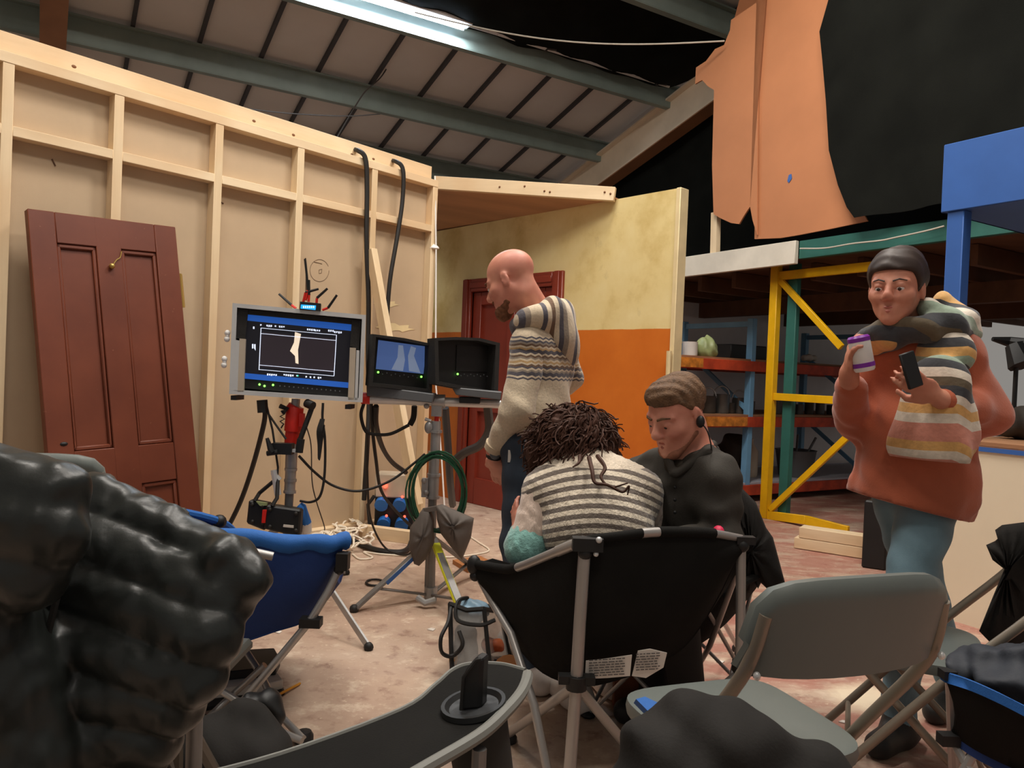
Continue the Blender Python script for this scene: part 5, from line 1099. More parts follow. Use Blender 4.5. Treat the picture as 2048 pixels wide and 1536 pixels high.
flat('paper_stack', [(400, 1392), (430, 1362), (545, 1352), (566, 1378), (540, 1385), (410, 1400)], 0.012, 0.032, 'paper', 'stack of white papers beneath the black laptop case', 'papers')
flat('folder', [(385, 1405), (400, 1370), (560, 1362), (570, 1390), (540, 1398), (400, 1425)], 0.0, 0.012, 'black_plastic', 'black folder lying on the floor under the paper stack', 'folder')
q = MB(); q.tube([G(552, 1392, 0.018), G(600, 1367, 0.006)], 0.0045, 6); tag(obj('pencil', q, 'pencil_orange'), 'orange pencil lying beside the black folder', 'pencil')
flat('cup_lid', [(811, 1420), (818, 1416), (830, 1416), (834, 1420), (826, 1424), (814, 1425)], 0.0, 0.006, 'white_plastic', 'white plastic lid lying on the floor behind the chair arm', 'lid')
for (x, y) in ((862, 1260), (1440, 1325), (990, 1465), (1685, 1445), (555, 1265)):
    flat('litter_scrap', [(x-8, y), (x, y-3), (x+9, y-1), (x+4, y+3)], 0.0, 0.004, 'paper', 'small white paper scrap on the floor '+{862: 'near the clear tote', 1440: 'beside the black chair leg', 990: 'behind the cup holder arm', 1685: 'beyond the grey chair seat', 555: 'under the blue chair'}[x], 'scrap')['group'] = 'paper scraps on the floor'
# clear tote
ctb = thing('clear_tote', 'clear plastic tote with black piping full of snacks', 'bag', G(945, 1355))
c0 = G(945, 1350); zt_ = 0.36
cr = [G(905, 1365), G(985, 1372), G(1020, 1320), G(930, 1310)]; crt = [W(900, 1212, 2.84), W(968, 1222, 2.80), W(1000, 1215, 3.0), W(925, 1205, 3.02)]
for i in range(4):
    j = (i+1) % 4; q = MB(); q.prism([cr[i], cr[j], crt[j], crt[i]], np.array([0, 0.003, 0])); obj('clear_side', q, 'clear_vinyl', ctb, smooth=False)
    for a, b_ in ((crt[i], crt[j]), (cr[i], crt[i]), (cr[i], cr[j])):
        q = MB(); q.tube([a+ZZ*0.008, (a+b_)/2+ZZ*(-0.006), b_+ZZ*0.008], 0.009, 6); obj('piping', q, 'black_rubber', ctb)
for pts in (((902, 1215, 2.83), (896, 1245, 2.78), (882, 1275, 2.74), (884, 1305, 2.74), (905, 1312, 2.76), (925, 1290, 2.76), (918, 1262, 2.78)), ((925, 1206, 2.9), (935, 1196, 2.88), (915, 1204, 2.84), (915, 1240, 2.8), (960, 1250, 2.78), (990, 1240, 2.8))):
    q = MB(); q.tube(smooth_path(wp(pts), 5), 0.0075, 6); obj('handle', q, 'black_rubber', ctb)
for (x, y, D, r_, mt, lb, ct_) in ((945, 1222, 2.88, (0.06, 0.05, 0.045), 'blue_white_pack', 'blue and white snack packet at the top of the clear tote', 'packet'), (930, 1300, 2.84, (0.05, 0.05, 0.1), 'pot_dark', 'dark bottle standing inside the clear tote', 'bottle'), (984, 1290, 2.86, (0.045, 0.04, 0.028), 'orange_wrap', 'orange wrapped snack inside the clear tote', 'packet'), (960, 1335, 2.82, (0.09, 0.05, 0.05), 'black_plastic', 'black pouch at the bottom of the clear tote', 'pouch'), (908, 1318, 2.8, (0.02, 0.03, 0.02), 'pencil_orange', 'small orange item at the side of the clear tote', 'packet')):
    s = SDF(); s.ell(W(x, y, D), r_, k=0.01); tag(sobj(ct_.replace(' ', '_'), s, mt, h=0.008, disp=folds(0.007, (1, 0.3, 0.5), 110, int(x))), lb, ct_)
q = MB(); q.tube([G(1018, 1345, 0.0), G(1018, 1345, 0.07)+np.array([0, 0, 0.0])], [0.05, 0.06], 16); tag(obj('plant_pot', q, 'rust_mat'), 'small terracotta coloured tub beside the clear tote', 'tub')
# carton and papers under the black chair
crt_ = thing('bottle_carton', 'cardboard bottle carton under the black camp chair', 'carton', G(1290, 1430))
cp = G(1285, 1425)+np.array([0, 0.08, 0]); 
q = MB(); q.box(cp+ZZ*0.075, (0.19, 0.13, 0.15)); obj('box', q, 'carton', crt_, bevel=0.004)
for k in range(3):
    q = MB(); q.lathe([(0.022, 0), (0.024, 0.1), (0.012, 0.13), (0.012, 0.165), (0.0, 0.166)], cp+np.array([0.13+0.02*k, 0.02-0.05*k, 0.02]), None, 12); obj('bottle', q, 'clear_vinyl', crt_)
for pts, lb in (([(1172, 1322, 1.92), (1210, 1318, 1.92), (1264, 1310, 1.92), (1260, 1352, 1.92), (1215, 1356, 1.92), (1170, 1358, 1.92)], 'small printed paper tucked under the black chair sling'), ([(1276, 1302, 1.93), (1300, 1298, 1.93), (1334, 1306, 1.93), (1327, 1335, 1.93), (1292, 1356, 1.93), (1264, 1352, 1.93)], 'larger creased printed sheet tucked under the black chair sling')):
    ps = wp(pts); t = thing('printed_paper', lb, 'paper', ps[-1]); q = MB(); q.prism(ps, np.array([0, 0.003, 0])); obj('sheet', q, 'paper', t, smooth=False)
    pln = PL(ps[0], ps[2], ps[4]); x0 = min(p[0] for p in pts)+8; x1 = max(p[0] for p in pts)-14; y0 = min(p[1] for p in pts)+10
    q = MB()
    for r_ in range(7):
        x = x0
        while x < x1-4:
            w_ = random.uniform(4, 12); yy = y0+r_*5.2-(x-x0)*0.06; pln.poly([(x, yy), (min(x+w_, x1), yy-0.4), (min(x+w_, x1), yy+1.4), (x, yy+1.8)], 0.006, 0.001, q); x += w_+2
    obj('print_lines', q, 'ink', t, smooth=False)
# black jacket on the seated man's chair
tag(pillow('jacket', [(1440, 960), (1480, 972), (1512, 1005), (1532, 1055), (1546, 1075), (1570, 1165), (1540, 1183), (1522, 1166), (1516, 1178), (1503, 1150), (1500, 1186), (1490, 1186), (1485, 1120), (1455, 1080), (1430, 1060)], 2.40, 0.06, 'dark_jacket', wr=0.010), 'black jacket with hanging sleeve over the chair of the man with the earpiece', 'jacket')
q = MB(); q.ell(W(1437, 1064, 2.1), (0.016, 0.02, 0.018)); tag(obj('red_cap', q, 'pink_bag'), 'small red round cap resting on the black chair rim', 'cap')
# black speaker case behind the walking woman
q = MB(); q.prism([G(1722, 1135), G(1770, 1142), G(1810, 1120), G(1760, 1112)], ZZ*0.42); tag(obj('equipment_case', q, 'black_plastic', bevel=0.01, smooth=False), 'tall black equipment case standing behind the walking woman', 'case')
# ---- shelf contents
def pot(px, py, z, r_, hh, m, lb, handle=True, nm='paint_kettle', cat='pot', u=UR+0.15):
    p = onU(px, py, u); p = np.array([p[0], p[1], z+0.018]); t = thing(nm, lb, cat, p)
    q = MB(); q.lathe([(r_*0.9, 0), (r_, hh*0.1), (r_, hh*0.95), (r_*1.05, hh), (r_*0.94, hh), (r_*0.92, hh*0.3), (0, hh*0.3)], p, None, 16); obj('body', q, m, t)
    if handle:
        q = MB(); q.tube([p+np.array([r_*math.cos(a), 0, hh*0.9+r_*1.25*math.sin(a)]) for a in np.linspace(0, math.pi, 12)], 0.007, 6); obj('handle', q, 'steel', t)
for (px, z, r_, hh, m, lb) in ((1415, 0.80, 0.075, 0.16, 'pot_dark', 'dark kettle pot with wire handle behind the head of the seated man'), (1442, 0.80, 0.075, 0.18, 'pot_metal', 'steel pot with upright wire handle on the lower shelf'), (1478, 0.80, 0.07, 0.15, 'pot_metal', 'steel pot with rounded handle beside the blue rack post'), (1552, 0.80, 0.06, 0.13, 'pot_metal', 'plain grey tin standing between the blue and yellow posts')):
    pot(px, 820, z, r_, hh, m, lb, px != 1552)
for i, px in enumerate((1460, 1500, 1582, 1598, 1618, 1640, 1662)): pot(px, 820, 0.80, 0.045, 0.10+0.02*(i % 3), 'pot_metal' if i % 2 else 'pot_dark', 'small %s jar %s on the lower rack shelf' % ('grey' if i % 2 else 'brown', ('between two steel pots', 'beside the blue post', 'right behind the yellow post', 'next along from the yellow post', 'third past the yellow post', 'fourth past the yellow post', 'at the end of the jar row')[i]), False, 'storage_jar', 'jar')
pot(1380, 700, 1.32, 0.07, 0.13, 'white_plastic', 'white tub standing on the upper rack shelf', False, 'plastic_tub', 'tub')
pot(1352, 700, 1.32, 0.05, 0.12, 'pot_metal', 'small metal mug with handle on the upper rack shelf', True, 'metal_mug', 'mug')
s = SDF(); p = onU(1412, 700, UR+0.12); p = np.array([p[0], p[1], 1.32]); s.ell(p+ZZ*0.09, (0.11, 0.09, 0.10), k=0.02); s.cone(p+ZZ*0.13, p+ZZ*0.22, 0.05, 0.012, 0.05)
tag(sobj('plastic_bag', s, 'leaf_bag', h=0.01, disp=folds(0.01, (1, 0.2, 0.4), 70, 3)), 'knotted clear bag with green contents on the upper shelf', 'bag')
q = MB(); p = onU(1475, 700, UR+0.3); p = np.array([p[0], p[1], 1.338]); q.box(p+ZZ*0.07, (0.5, 0.3, 0.14), (VV, UU, ZZ)); tag(obj('storage_crate', q, 'black_plastic', bevel=0.01), 'black crate sitting on the upper rack shelf', 'crate')
s = SDF(); p = onU(1620, 668, UR+0.2); s.cone(np.array([p[0], p[1], 1.40])-VV*0.05, np.array([p[0], p[1], 1.40])+VV*0.08, 0.04, 0.03); tag(sobj('rag', s, 'paper', h=0.01, disp=folds(0.01, (1, 0, 0.5), 60, 4)), 'crumpled white rag on the upper rack shelf', 'rag')
q = MB(); p = onU(1590, 940, UR+0.2); p = np.array([p[0], p[1], 0.178]); q.lathe([(0.16, 0), (0.2, 0.26), (0.21, 0.27), (0.19, 0.27), (0.15, 0.03), (0, 0.03)], p, None, 20); q.tube([p+np.array([0, 0, 0.1]), p+np.array([0.05, 0.1, 0.42])], 0.012, 6); q.tube([p+np.array([0.05, 0, 0.1]), p+np.array([0.22, 0.05, 0.40])], 0.012, 6); tag(obj('bucket', q, 'grey_plastic'), 'grey bucket holding tools on the bottom shelf', 'bucket')
s = SDF(); p = onU(1470, 930, UR+0.5); p = np.array([p[0], p[1], 0.178]); s.ell(p+ZZ*0.2, (0.2, 0.16, 0.22), k=0.02); tag(sobj('dark_sack', s, 'pot_dark', h=0.015, disp=folds(0.02, (1, 0.2, 0.4), 30, 3)), 'dark sack slumped on the bottom rack shelf', 'sack')
q = MB(); p = onU(1500, 910, UR+0.3); p = np.array([p[0], p[1], 0.178]); q.lathe([(0.07, 0), (0.08, 0.02), (0.08, 0.26), (0.03, 0.33), (0.03, 0.38), (0, 0.38)], p, None, 16); tag(obj('plastic_canister', q, 'beige_plastic'), 'pale plastic canister beside the dark sack', 'canister')
# counter top things
p = B(uC-0.75, VC+0.3, zC+0.024); s = SDF(); s.ell(p+ZZ*0.12, (0.1, 0.09, 0.14), k=0.02); tag(sobj('pink_bag', s, 'pink_bag', h=0.01, disp=folds(0.008, (1, 0.1, 0.5), 60, 3)), 'pink and red bag standing on the cream counter', 'bag')
for i, (du, dv, r_, lb) in enumerate(((0.15, 0.5, 0.09, 'dark lumpy bundle on the counter beside the blue post'), (0.45, 0.55, 0.12, 'large dark bundle of gear on the counter'), (0.85, 0.6, 0.12, 'dark bundle of cloth behind the pink bag'))):
    p = B(uC-du, VC+dv, zC+0.024); s = SDF(); s.ell(p+ZZ*r_*0.85, (r_*1.4, r_*1.1, r_), k=0.02); tag(sobj('bundle', s, 'pot_dark', h=0.015, disp=folds(0.02, (1, 0.3, 0.6), 40, i)), lb, 'bundle')
q = MB(); q.tube(wp([(1985, 678, 4.3), (2020, 684, 4.3), (2060, 690, 4.2)]), [0.012, 0.03, 0.035], 8); q.tube(wp([(2030, 690, 4.25), (2048, 730, 4.2)]), [0.05, 0.08], 8); _l = W(2034, 700, 4.24); q.tube([_l, np.array([_l[0], _l[1], zC+0.03])], 0.012, 8); q.tube([np.array([_l[0], _l[1], zC+0.045]), np.array([_l[0], _l[1], zC+0.02])], [0.05, 0.09], 14); tag(obj('stage_lamp', q, 'black_plastic'), 'black lamp head on the counter under the blue frame', 'lamp head')
# ================================================================= people
HS = 0.926
def skin(name, base, red):
    m, nt, b = nodes(name); vec = coord(nt); f = noise(nt, vec, 14, 3)
    L(nt, ramp(nt, f, [(0.35, base), (0.7, red)]), b.inputs['Base Color']); b.inputs['Roughness'].default_value = 0.5; b.inputs['Subsurface Weight'].default_value = 0.12; b.inputs['Subsurface Radius'].default_value = (0.02, 0.008, 0.004)
skin('skin_a', rgb(214, 148, 124), rgb(204, 130, 110)); skin('skin_b', rgb(208, 142, 118), rgb(196, 122, 102)); skin('skin_c', rgb(204, 140, 114), rgb(192, 122, 98))
mat('hair_brown', rgb(70, 44, 33), 0.7, 0.3, 30, stretch=(1, 1, 0.3), spec=0.25); mat('hair_short', rgb(104, 76, 52), 0.7, 0.35, 60, 0.5, 180); mat('hair_dark', rgb(50, 36, 30), 0.55, 0.25, 30); mat('beard', rgb(120, 78, 52), 0.8, 0.3, 80, 0.4, 200); mat('stubble', rgb(150, 98, 76), 0.7, 0.2, 80)
mat('eye_white', rgb(220, 210, 204), 0.3, 0.02); mat('iris', rgb(50, 36, 28), 0.3, 0.02); mat('lip', rgb(184, 110, 96), 0.5, 0.05)
mat('denim_dark', rgb(46, 56, 68), 0.85, 0.2, 12, 0.15, 300); mat('denim_light', rgb(112, 140, 152), 0.85, 0.15, 8, 0.15, 300); mat('trouser_black', rgb(34, 34, 34), 0.85, 0.15)
mat('shirt_dark', rgb(54, 50, 44), 0.8, 0.12, 8, 0.12, 250); mat('tee_dark', rgb(62, 54, 44), 0.85, 0.1); mat('rust_coat', rgb(178, 92, 62), 0.85, 0.1, 6, 0.15, 200, sheen=0.3); mat('trainer', rgb(216, 206, 198), 0.7, 0.08)
mat('knit_pink', rgb(222, 200, 184), 0.9, 0.08, 40, 0.5, 120, stretch=(1, 1, 0.25), sheen=0.4); mat('knit_teal', rgb(128, 178, 170), 0.9, 0.1, 40, 0.5, 120, sheen=0.4); mat('can_purple', rgb(120, 40, 150), 0.35, 0.1); mat('sweater_plain', rgb(206, 188, 160), 0.9, 0.05, 10, 0.2, 200)
def stripes(name, stops, z0, z1, zig=0.0, zf=60, axis=(0, 0, 1), base=None, knit=120):
    m, nt, b = nodes(name); vec = coord(nt); d = N(nt, 'ShaderNodeVectorMath', operation='DOT_PRODUCT'); L(nt, vec, d.inputs[0]); d.inputs[1].default_value = axis
    v = d.outputs['Value']
    if zig:
        sx = N(nt, 'ShaderNodeSeparateXYZ'); L(nt, vec, sx.inputs[0]); w = math_(nt, 'PINGPONG', math_(nt, 'MULTIPLY', math_(nt, 'ADD', sx.outputs['X'], math_(nt, 'MULTIPLY', sx.outputs['Y'], 0.6)), zf), 1.0)
        v = math_(nt, 'ADD', v, math_(nt, 'MULTIPLY', w, zig))
    f = math_(nt, 'MULTIPLY', math_(nt, 'SUBTRACT', v, z0), 1/(z1-z0))
    n = noise(nt, vec, knit, 2); c = ramp(nt, f, stops, True); c = mixc(nt, 0.25, c, ramp(nt, n, [(0.3, g(0.35)), (0.7, g(1.0))]), 'MULTIPLY')
    L(nt, c, b.inputs['Base Color']); b.inputs['Roughness'].default_value = 0.9; b.inputs['Sheen Weight'].default_value = 0.25; bump(nt, b, n, 0.45, 0.004); return m
cr_, sl_, br_, ye_, gy_ = rgb(214, 196, 168), rgb(84, 80, 88), rgb(112, 84, 62), rgb(196, 160, 108), rgb(150, 136, 120)
fi = [cr_, sl_, cr_, sl_, gy_, br_, cr_, ye_, sl_, sl_, cr_, br_, gy_, cr_, ye_, cr_, br_, sl_, cr_, gy_, sl_, sl_, cr_, sl_, cr_]
ztop, zbot = W(1060, 668, 2.9)[2], W(1060, 764, 2.88)[2]
stripes('fair_isle', [(0.0, cr_)]+[(0.03+0.94*i/len(fi), c) for i, c in enumerate(reversed(fi))]+[(0.985, cr_)], zbot, ztop, 0.006, 55)
stripes('hood_stripe', [(i/30, [cr_, sl_, cr_, br_, cr_, sl_, gy_, cr_][i % 8]) for i in range(30)], -0.2, 0.35, 0, axis=(0.9, 0.35, 0.1))
def repeat_stripe(name, pitch, ca, cb, duty, axis, off=0.0, knit=150):
    m, nt, b = nodes(name); vec = coord(nt); d = N(nt, 'ShaderNodeVectorMath', operation='DOT_PRODUCT'); L(nt, vec, d.inputs[0]); d.inputs[1].default_value = axis
    n = noise(nt, vec, knit, 2); v = math_(nt, 'ADD', d.outputs['Value'], math_(nt, 'MULTIPLY', n, 0.004))
    sxx = N(nt, 'ShaderNodeSeparateXYZ'); L(nt, vec, sxx.inputs[0]); v = math_(nt, 'ADD', v, math_(nt, 'MULTIPLY', math_(nt, 'MULTIPLY', sxx.outputs['X'], sxx.outputs['X']), 1.3))
    f = math_(nt, 'FRACT', math_(nt, 'MULTIPLY', math_(nt, 'ADD', v, off), 1/pitch)); zz_ = d.outputs['Value']
    c = ramp(nt, f, [(0, ca), (duty, cb)], True); return m, nt, b, c, zz_, n
zs = W(1180, 938, 2.25)[2]
m, nt, b, c, zz_, n = repeat_stripe('knit_stripe', 0.0268, rgb(108, 96, 86), rgb(226, 212, 190), 0.5, (0, 0.12, 1), 10.0)
sx = N(nt, 'ShaderNodeSeparateXYZ'); L(nt, coord(nt), sx.inputs[0])
c = mixc(nt, ramp(nt, math_(nt, 'MULTIPLY', sx.outputs['Z'], 0.5), [(0, g(0)), (zs/2, g(1))], True), c, rgb(228, 212, 190)); c = mixc(nt, 0.3, c, ramp(nt, n, [(0.3, g(0.4)), (0.7, g(1))]), 'MULTIPLY')
L(nt, c, b.inputs['Base Color']); b.inputs['Roughness'].default_value = 0.95; b.inputs['Sheen Weight'].default_value = 0.4; bump(nt, b, n, 0.6, 0.006)
S1, S2, S3, S4, S5, S6 = rgb(62, 64, 68), rgb(222, 172, 104), rgb(214, 142, 122), rgb(226, 214, 196), rgb(150, 168, 148), rgb(96, 84, 64)
for nm, ax, sq in (('scarf_hang', (0.18, 0.1, 1), [S4, S3, S4, S2, S3, S3, S4, S2, S4, S1, S6, S4, S1, S5, S2, S1, S4, S5, S1, S2, S1, S4]), ('scarf_neck', (0.5, 0.3, 1), [S6, S1, S3, S4, S2, S1, S6, S1, S5, S4, S1, S2, S4, S1, S3, S4])):
    stripes(nm, [(i/len(sq), c) for i, c in enumerate(sq)], 0.84 if nm == 'scarf_hang' else 0.95, 1.42 if nm == 'scarf_hang' else 1.65, 0.015, 22, ax, knit=60)
def hframe(f, up=(0, 0, 1)):
    f = nrm(f); r = nrm(np.cross(f, up)); u = np.cross(r, f); return r, f, u       # right, forward, up
def head(s, o, f, up, hs, jaw=1.0, fem=False, lid=(0.006, 0.008)):
    r, fw, u = hframe(f, up); A = (r, fw, u)
    def p(x, y, z): return o+(r*x+fw*y+u*z)*hs
    E = lambda c, rr, k=0.02, sub=False: s.ell(p(*c), np.array(rr)*hs, A, k*hs, 'head', sub)
    K = lambda a, b_, ra, rb, k=0.015, sub=False: s.cone(p(*a), p(*b_), ra*hs, rb*hs, k*hs, 'head', sub)
    E((0, -0.012, 0.038), (0.077, 0.097, 0.080)); E((0, 0.030, -0.030), (0.061, 0.062, 0.082), 0.03)
    for sd in (-1, 1):
        K((sd*(0.046 if fem else 0.052), 0.0, -0.04), (sd*(0.010 if fem else 0.018), 0.068, -0.094), 0.020, 0.016 if fem else 0.019, 0.03); K((sd*0.05, 0.055, -0.022), (sd*0.035, 0.075, -0.03), 0.018, 0.016, 0.025)
        s.ell(p(sd*0.031, 0.100, -0.003), np.array((0.019, 0.014, 0.012))*hs, A, 0.014*hs, 'head', True)
        K((sd*0.012, 0.083 if fem else 0.086, 0.021), (sd*0.050, 0.068 if fem else 0.070, 0.020), 0.007 if fem else 0.009, 0.008, 0.014)
        E((sd*0.079, -0.008, -0.008), (0.008, 0.018, 0.031), 0.008); s.ell(p(sd*0.088, -0.005, -0.004), np.array((0.006, 0.009, 0.017))*hs, A, 0.006*hs, 'head', True)
        K((sd*0.010, 0.103, -0.034), (sd*0.012, 0.098, -0.036), 0.009, 0.007, 0.008)
    if lid:
        for sd in (-1, 1): s.ell(p(sd*0.031, 0.0805, 0.001+lid[0]), np.array((0.0165, 0.0135, lid[1]))*hs, A, 0.004*hs, 'head'); s.ell(p(sd*0.031, 0.0795, -0.012), np.array((0.0155, 0.0125, 0.006))*hs, A, 0.004*hs, 'head')
    K((0, 0.088, 0.012), (0, 0.108, -0.022), 0.009, 0.012, 0.012); E((0, 0.109 if fem else 0.112, -0.030), (0.009, 0.009, 0.008) if fem else (0.011, 0.011, 0.010), 0.012)
    E((0, 0.076 if fem else 0.080, -0.100 if fem else -0.104), (0.014, 0.015, 0.014) if fem else (0.020, 0.018, 0.017), 0.02)
    K((-0.018, 0.086, -0.062), (0.018, 0.086, -0.062), 0.0075, 0.0075, 0.012); K((-0.014, 0.086, -0.075), (0.014, 0.086, -0.075), 0.0085, 0.0085, 0.012); K((-0.020, 0.097, -0.069), (0.020, 0.097, -0.069), 0.0022, 0.0022, 0.003, True)
    return p, A
def face_bits(t, p, A, hs, lips=True):
    for sd in (-1, 1):
        q = MB(); q.ell(p(sd*0.031, 0.0795, -0.003), 0.0125*hs, A, 10, 8); e = obj('eye', q, 'eye_white', t)
        q = MB(); q.ell(p(sd*0.031, 0.0895, -0.005), (0.0062*hs, 0.0035*hs, 0.0055*hs), A, 8, 6); obj('iris', q, 'iris', e)
def brow(t, p, hs, m, w=1.0):
    q = MB(); q.tube([p(-0.019, 0.0895, -0.064), p(-0.006, 0.0945, -0.0615), p(0, 0.0945, -0.063), p(0.006, 0.0945, -0.0615), p(0.019, 0.0895, -0.064)], [0.002*hs, 0.0045*hs, 0.0045*hs, 0.0045*hs, 0.002*hs], 6); q.tube([p(-0.016, 0.0895, -0.073), p(0, 0.095, -0.0745), p(0.016, 0.0895, -0.073)], [0.002*hs, 0.006*hs, 0.002*hs], 6); obj('lips', q, 'lip', t)
    for sd in (-1, 1):
        q = MB(); q.tube([p(sd*0.012, 0.097, 0.020), p(sd*0.030, 0.094, 0.026), p(sd*0.050, 0.078, 0.022)], [0.004*hs*w, 0.0042*hs*w, 0.002*hs*w], 6); obj('eyebrow', q, m, t)
def hand(s, w, d, n, curl=0.3, hs=HS, thumb=1, spread=0.12):
    d = nrm(d); n = nrm(n-d*np.dot(n, d)); sd = np.cross(d, n)*thumb                # n: out of the palm, sd: thumb side
    s.cone(w-d*0.02*hs, w+d*0.02*hs, 0.026*hs, 0.028*hs, 0.02, 'hand')
    s.ell(w+d*0.052*hs, np.array((0.042, 0.048, 0.017))*hs, (sd, d, n), 0.012, 'hand')
    for i, (ln, off) in enumerate(((0.070, 0.030), (0.078, 0.010), (0.073, -0.010), (0.058, -0.029))):
        a = w+(d*0.092+sd*off)*hs; dr_ = nrm(d+sd*spread*(off/0.03)*0.6); c = curl; q = a
        for j, fr_ in enumerate((0.45, 0.32, 0.23)):
            ang = c*(j+0.6); dd = dr_*math.cos(ang)+n*math.sin(ang); e = q+dd*ln*fr_*hs; s.cone(q, e, (0.0095-0.0012*j)*hs, (0.0088-0.0014*j)*hs, 0.005, 'hand'); q = e
    a = w+(d*0.025+sd*0.034)*hs; b_ = a+(d*0.035+sd*0.024+n*0.012)*hs; c = b_+(d*0.03+n*0.016*(1+curl)+sd*0.002)*hs
    s.cone(a, b_, 0.014*hs, 0.0115*hs, 0.012, 'hand'); s.cone(b_, c, 0.011*hs, 0.009*hs, 0.005, 'hand')
def foot(s, an, d, hs, tg='foot', r_=0.045):
    d = nrm(np.array([d[0], d[1], 0])); g0 = np.array([an[0], an[1], 0.0])
    s.cone(g0-d*0.05*hs+ZZ*0.042, g0+d*0.14*hs+ZZ*0.036, 0.041*hs, 0.034*hs, 0.03, tg); s.cone(an, g0+ZZ*0.05, 0.042*hs, 0.044*hs, 0.03, tg)
def shoe_clip(P): return -(P[:, 2]-0.004)
# ------------------------------------------------------------- bald man standing
s = SDF(); pm_ = thing('person', 'bald bearded man in patterned hooded jumper and jeans standing by monitors', 'person', np.array([*W(1060, 1300, 2.85)[:2], 0]))
ho = W(1022, 562, 2.95); hf = np.array([-0.80, 0.36, -0.42]); p, A = head(s, ho, hf, (0.25, -0.1, 1), HS*1.06)
nb = W(1086, 652, 3.0); s.cone(p(0, -0.03, -0.065), nb, 0.052, 0.058, 0.025, 'neck'); s.cone(p(0, -0.05, -0.03), nb+np.array([0.01, 0.01, 0.0]), 0.034, 0.05, 0.025, 'neck')
ls_, rs_ = W(1058, 688, 2.87), W(1118, 688, 3.12); le, lw = W(1036, 818, 2.82), W(990, 902, 2.93); re_, rw = W(1136, 756, 3.2), W(1066, 806, 3.34)
ch = W(1086, 725, 3.0); be = W(1076, 828, 2.98); pe_ = W(1070, 885, 2.98)
fx = nrm((-0.75, 0.66, 0)); lx = np.array([-fx[1]*-1, 0, 0]); sdv = nrm(rs_-ls_)
AX3 = (nrm(np.array([sdv[0], sdv[1], 0])), np.cross(ZZ, nrm(np.array([sdv[0], sdv[1], 0]))), ZZ)
s.ell(ch, (0.165, 0.10, 0.16), AX3, 0.05, 'torso'); s.ell(be, (0.145, 0.105, 0.15), AX3, 0.06, 'torso'); s.ell(pe_, (0.15, 0.105, 0.10), AX3, 0.05, 'hips')
s.cone(nb, ls_, 0.055, 0.058, 0.04, 'torso'); s.cone(nb, rs_, 0.055, 0.058, 0.04, 'torso')
s.cone(ls_, le, 0.054, 0.042, 0.03, 'arm'); s.cone(le, lw, 0.040, 0.028, 0.02, 'fore'); s.cone(rs_, re_, 0.054, 0.042, 0.03, 'arm'); s.cone(re_, rw, 0.040, 0.028, 0.02, 'fore')
hand(s, W(988, 912, 2.94), W(1000, 975, 2.99)-W(988, 912, 2.94), np.array([0.6, 0.75, 0]), 0.35, HS, -1)
hand(s, rw, rw-re_, np.array([0, 0, -1.0]), 0.4, HS, 1)
lh, rh = W(1054, 900, 2.90), W(1092, 900, 3.06); lk, rk = W(1040, 1090, 2.86), W(1070, 1085, 3.02); la, ra = W(1072, 1345, 2.72), W(1052, 1300, 3.0)
s.cone(lh, lk, 0.082, 0.056, 0.03, 'leg'); s.cone(lk, la, 0.056, 0.040, 0.03, 'leg'); s.cone(rh, rk, 0.082, 0.056, 0.03, 'leg'); s.cone(rk, ra, 0.056, 0.040, 0.03, 'leg')
foot(s, la, (-0.3, 0.9), HS); foot(s, ra, (-0.6, 0.8), HS)
sobj('body', s, 'skin_a', pm_, h=0.0065); face_bits(pm_, p, A, HS*1.06); brow(pm_, p, HS*1.06, 'beard')
bs_ = SDF(); hh = HS*1.06
for sd in (-1, 1): bs_.cone(p(sd*0.046, 0.030, -0.080), p(sd*0.02, 0.072, -0.10), 0.015*hh, 0.024*hh, 0.02, 'b')
bs_.ell(p(0, 0.082, -0.105), np.array((0.030, 0.026, 0.030))*hh, A, 0.02, 'b'); bs_.cone(p(-0.022, 0.092, -0.052), p(0.022, 0.092, -0.052), 0.007*hh, 0.007*hh, 0.01, 'b')
sobj('beard', bs_, 'beard', pm_, h=0.005, disp=folds(0.002, (0, 0, 1), 300, 1))
gsw = s.pick(('torso',), 0.014); gsw.ell(W(1074, 850, 2.98), (0.158, 0.122, 0.07), AX3, 0.05)
gsl = SDF(); gsl.cone(ls_+np.array([0.004, 0.012, 0.006]), le, 0.070, 0.060, 0.02); gsl.cone(le, W(991, 895, 2.92), 0.058, 0.040, 0.03)
sobj('sleeve', gsl, 'fair_isle', pm_, h=0.007, disp=lambda P: (folds(0.0035, (0.4, 0.2, 1), 85, 24)(P)+lump(0.003, 40, 90, 10, 7)(P))*np.clip((1.12-P[:, 2])/0.1, 0.3, 1))
gsl = SDF(); gsl.cone(rs_, re_, 0.070, 0.060, 0.02); gsl.cone(re_, rw, 0.056, 0.040, 0.03); sobj('sleeve', gsl, 'fair_isle', pm_, h=0.008, disp=folds(0.005, (0.4, 0.2, 1), 62, 25))
sobj('jumper', gsw, 'fair_isle', pm_, h=0.0075, disp=lambda P: folds(0.006, (0.5, 0.2, 1), 46, 21)(P)*np.clip((1.18-P[:, 2])/0.15, 0.25, 1))
hd = SDF(); hr_ = wp([(1036, 652, 2.93), (1052, 640, 2.86), (1080, 632, 2.85), (1106, 622, 2.90), (1122, 628, 3.0), (1112, 640, 3.12)])
for i in range(5): hd.cone(hr_[i], hr_[i+1], 0.03+0.006*min(i, 3), 0.036+0.006*min(i, 3), 0.03)
hd.cone(hr_[0], W(1034, 676, 2.92), 0.024, 0.016, 0.03); hd.ell(W(1112, 668, 2.95), (0.085, 0.085, 0.085), AX3, 0.05); hd.ell(W(1126, 705, 2.99), (0.06, 0.06, 0.07), AX3, 0.05)
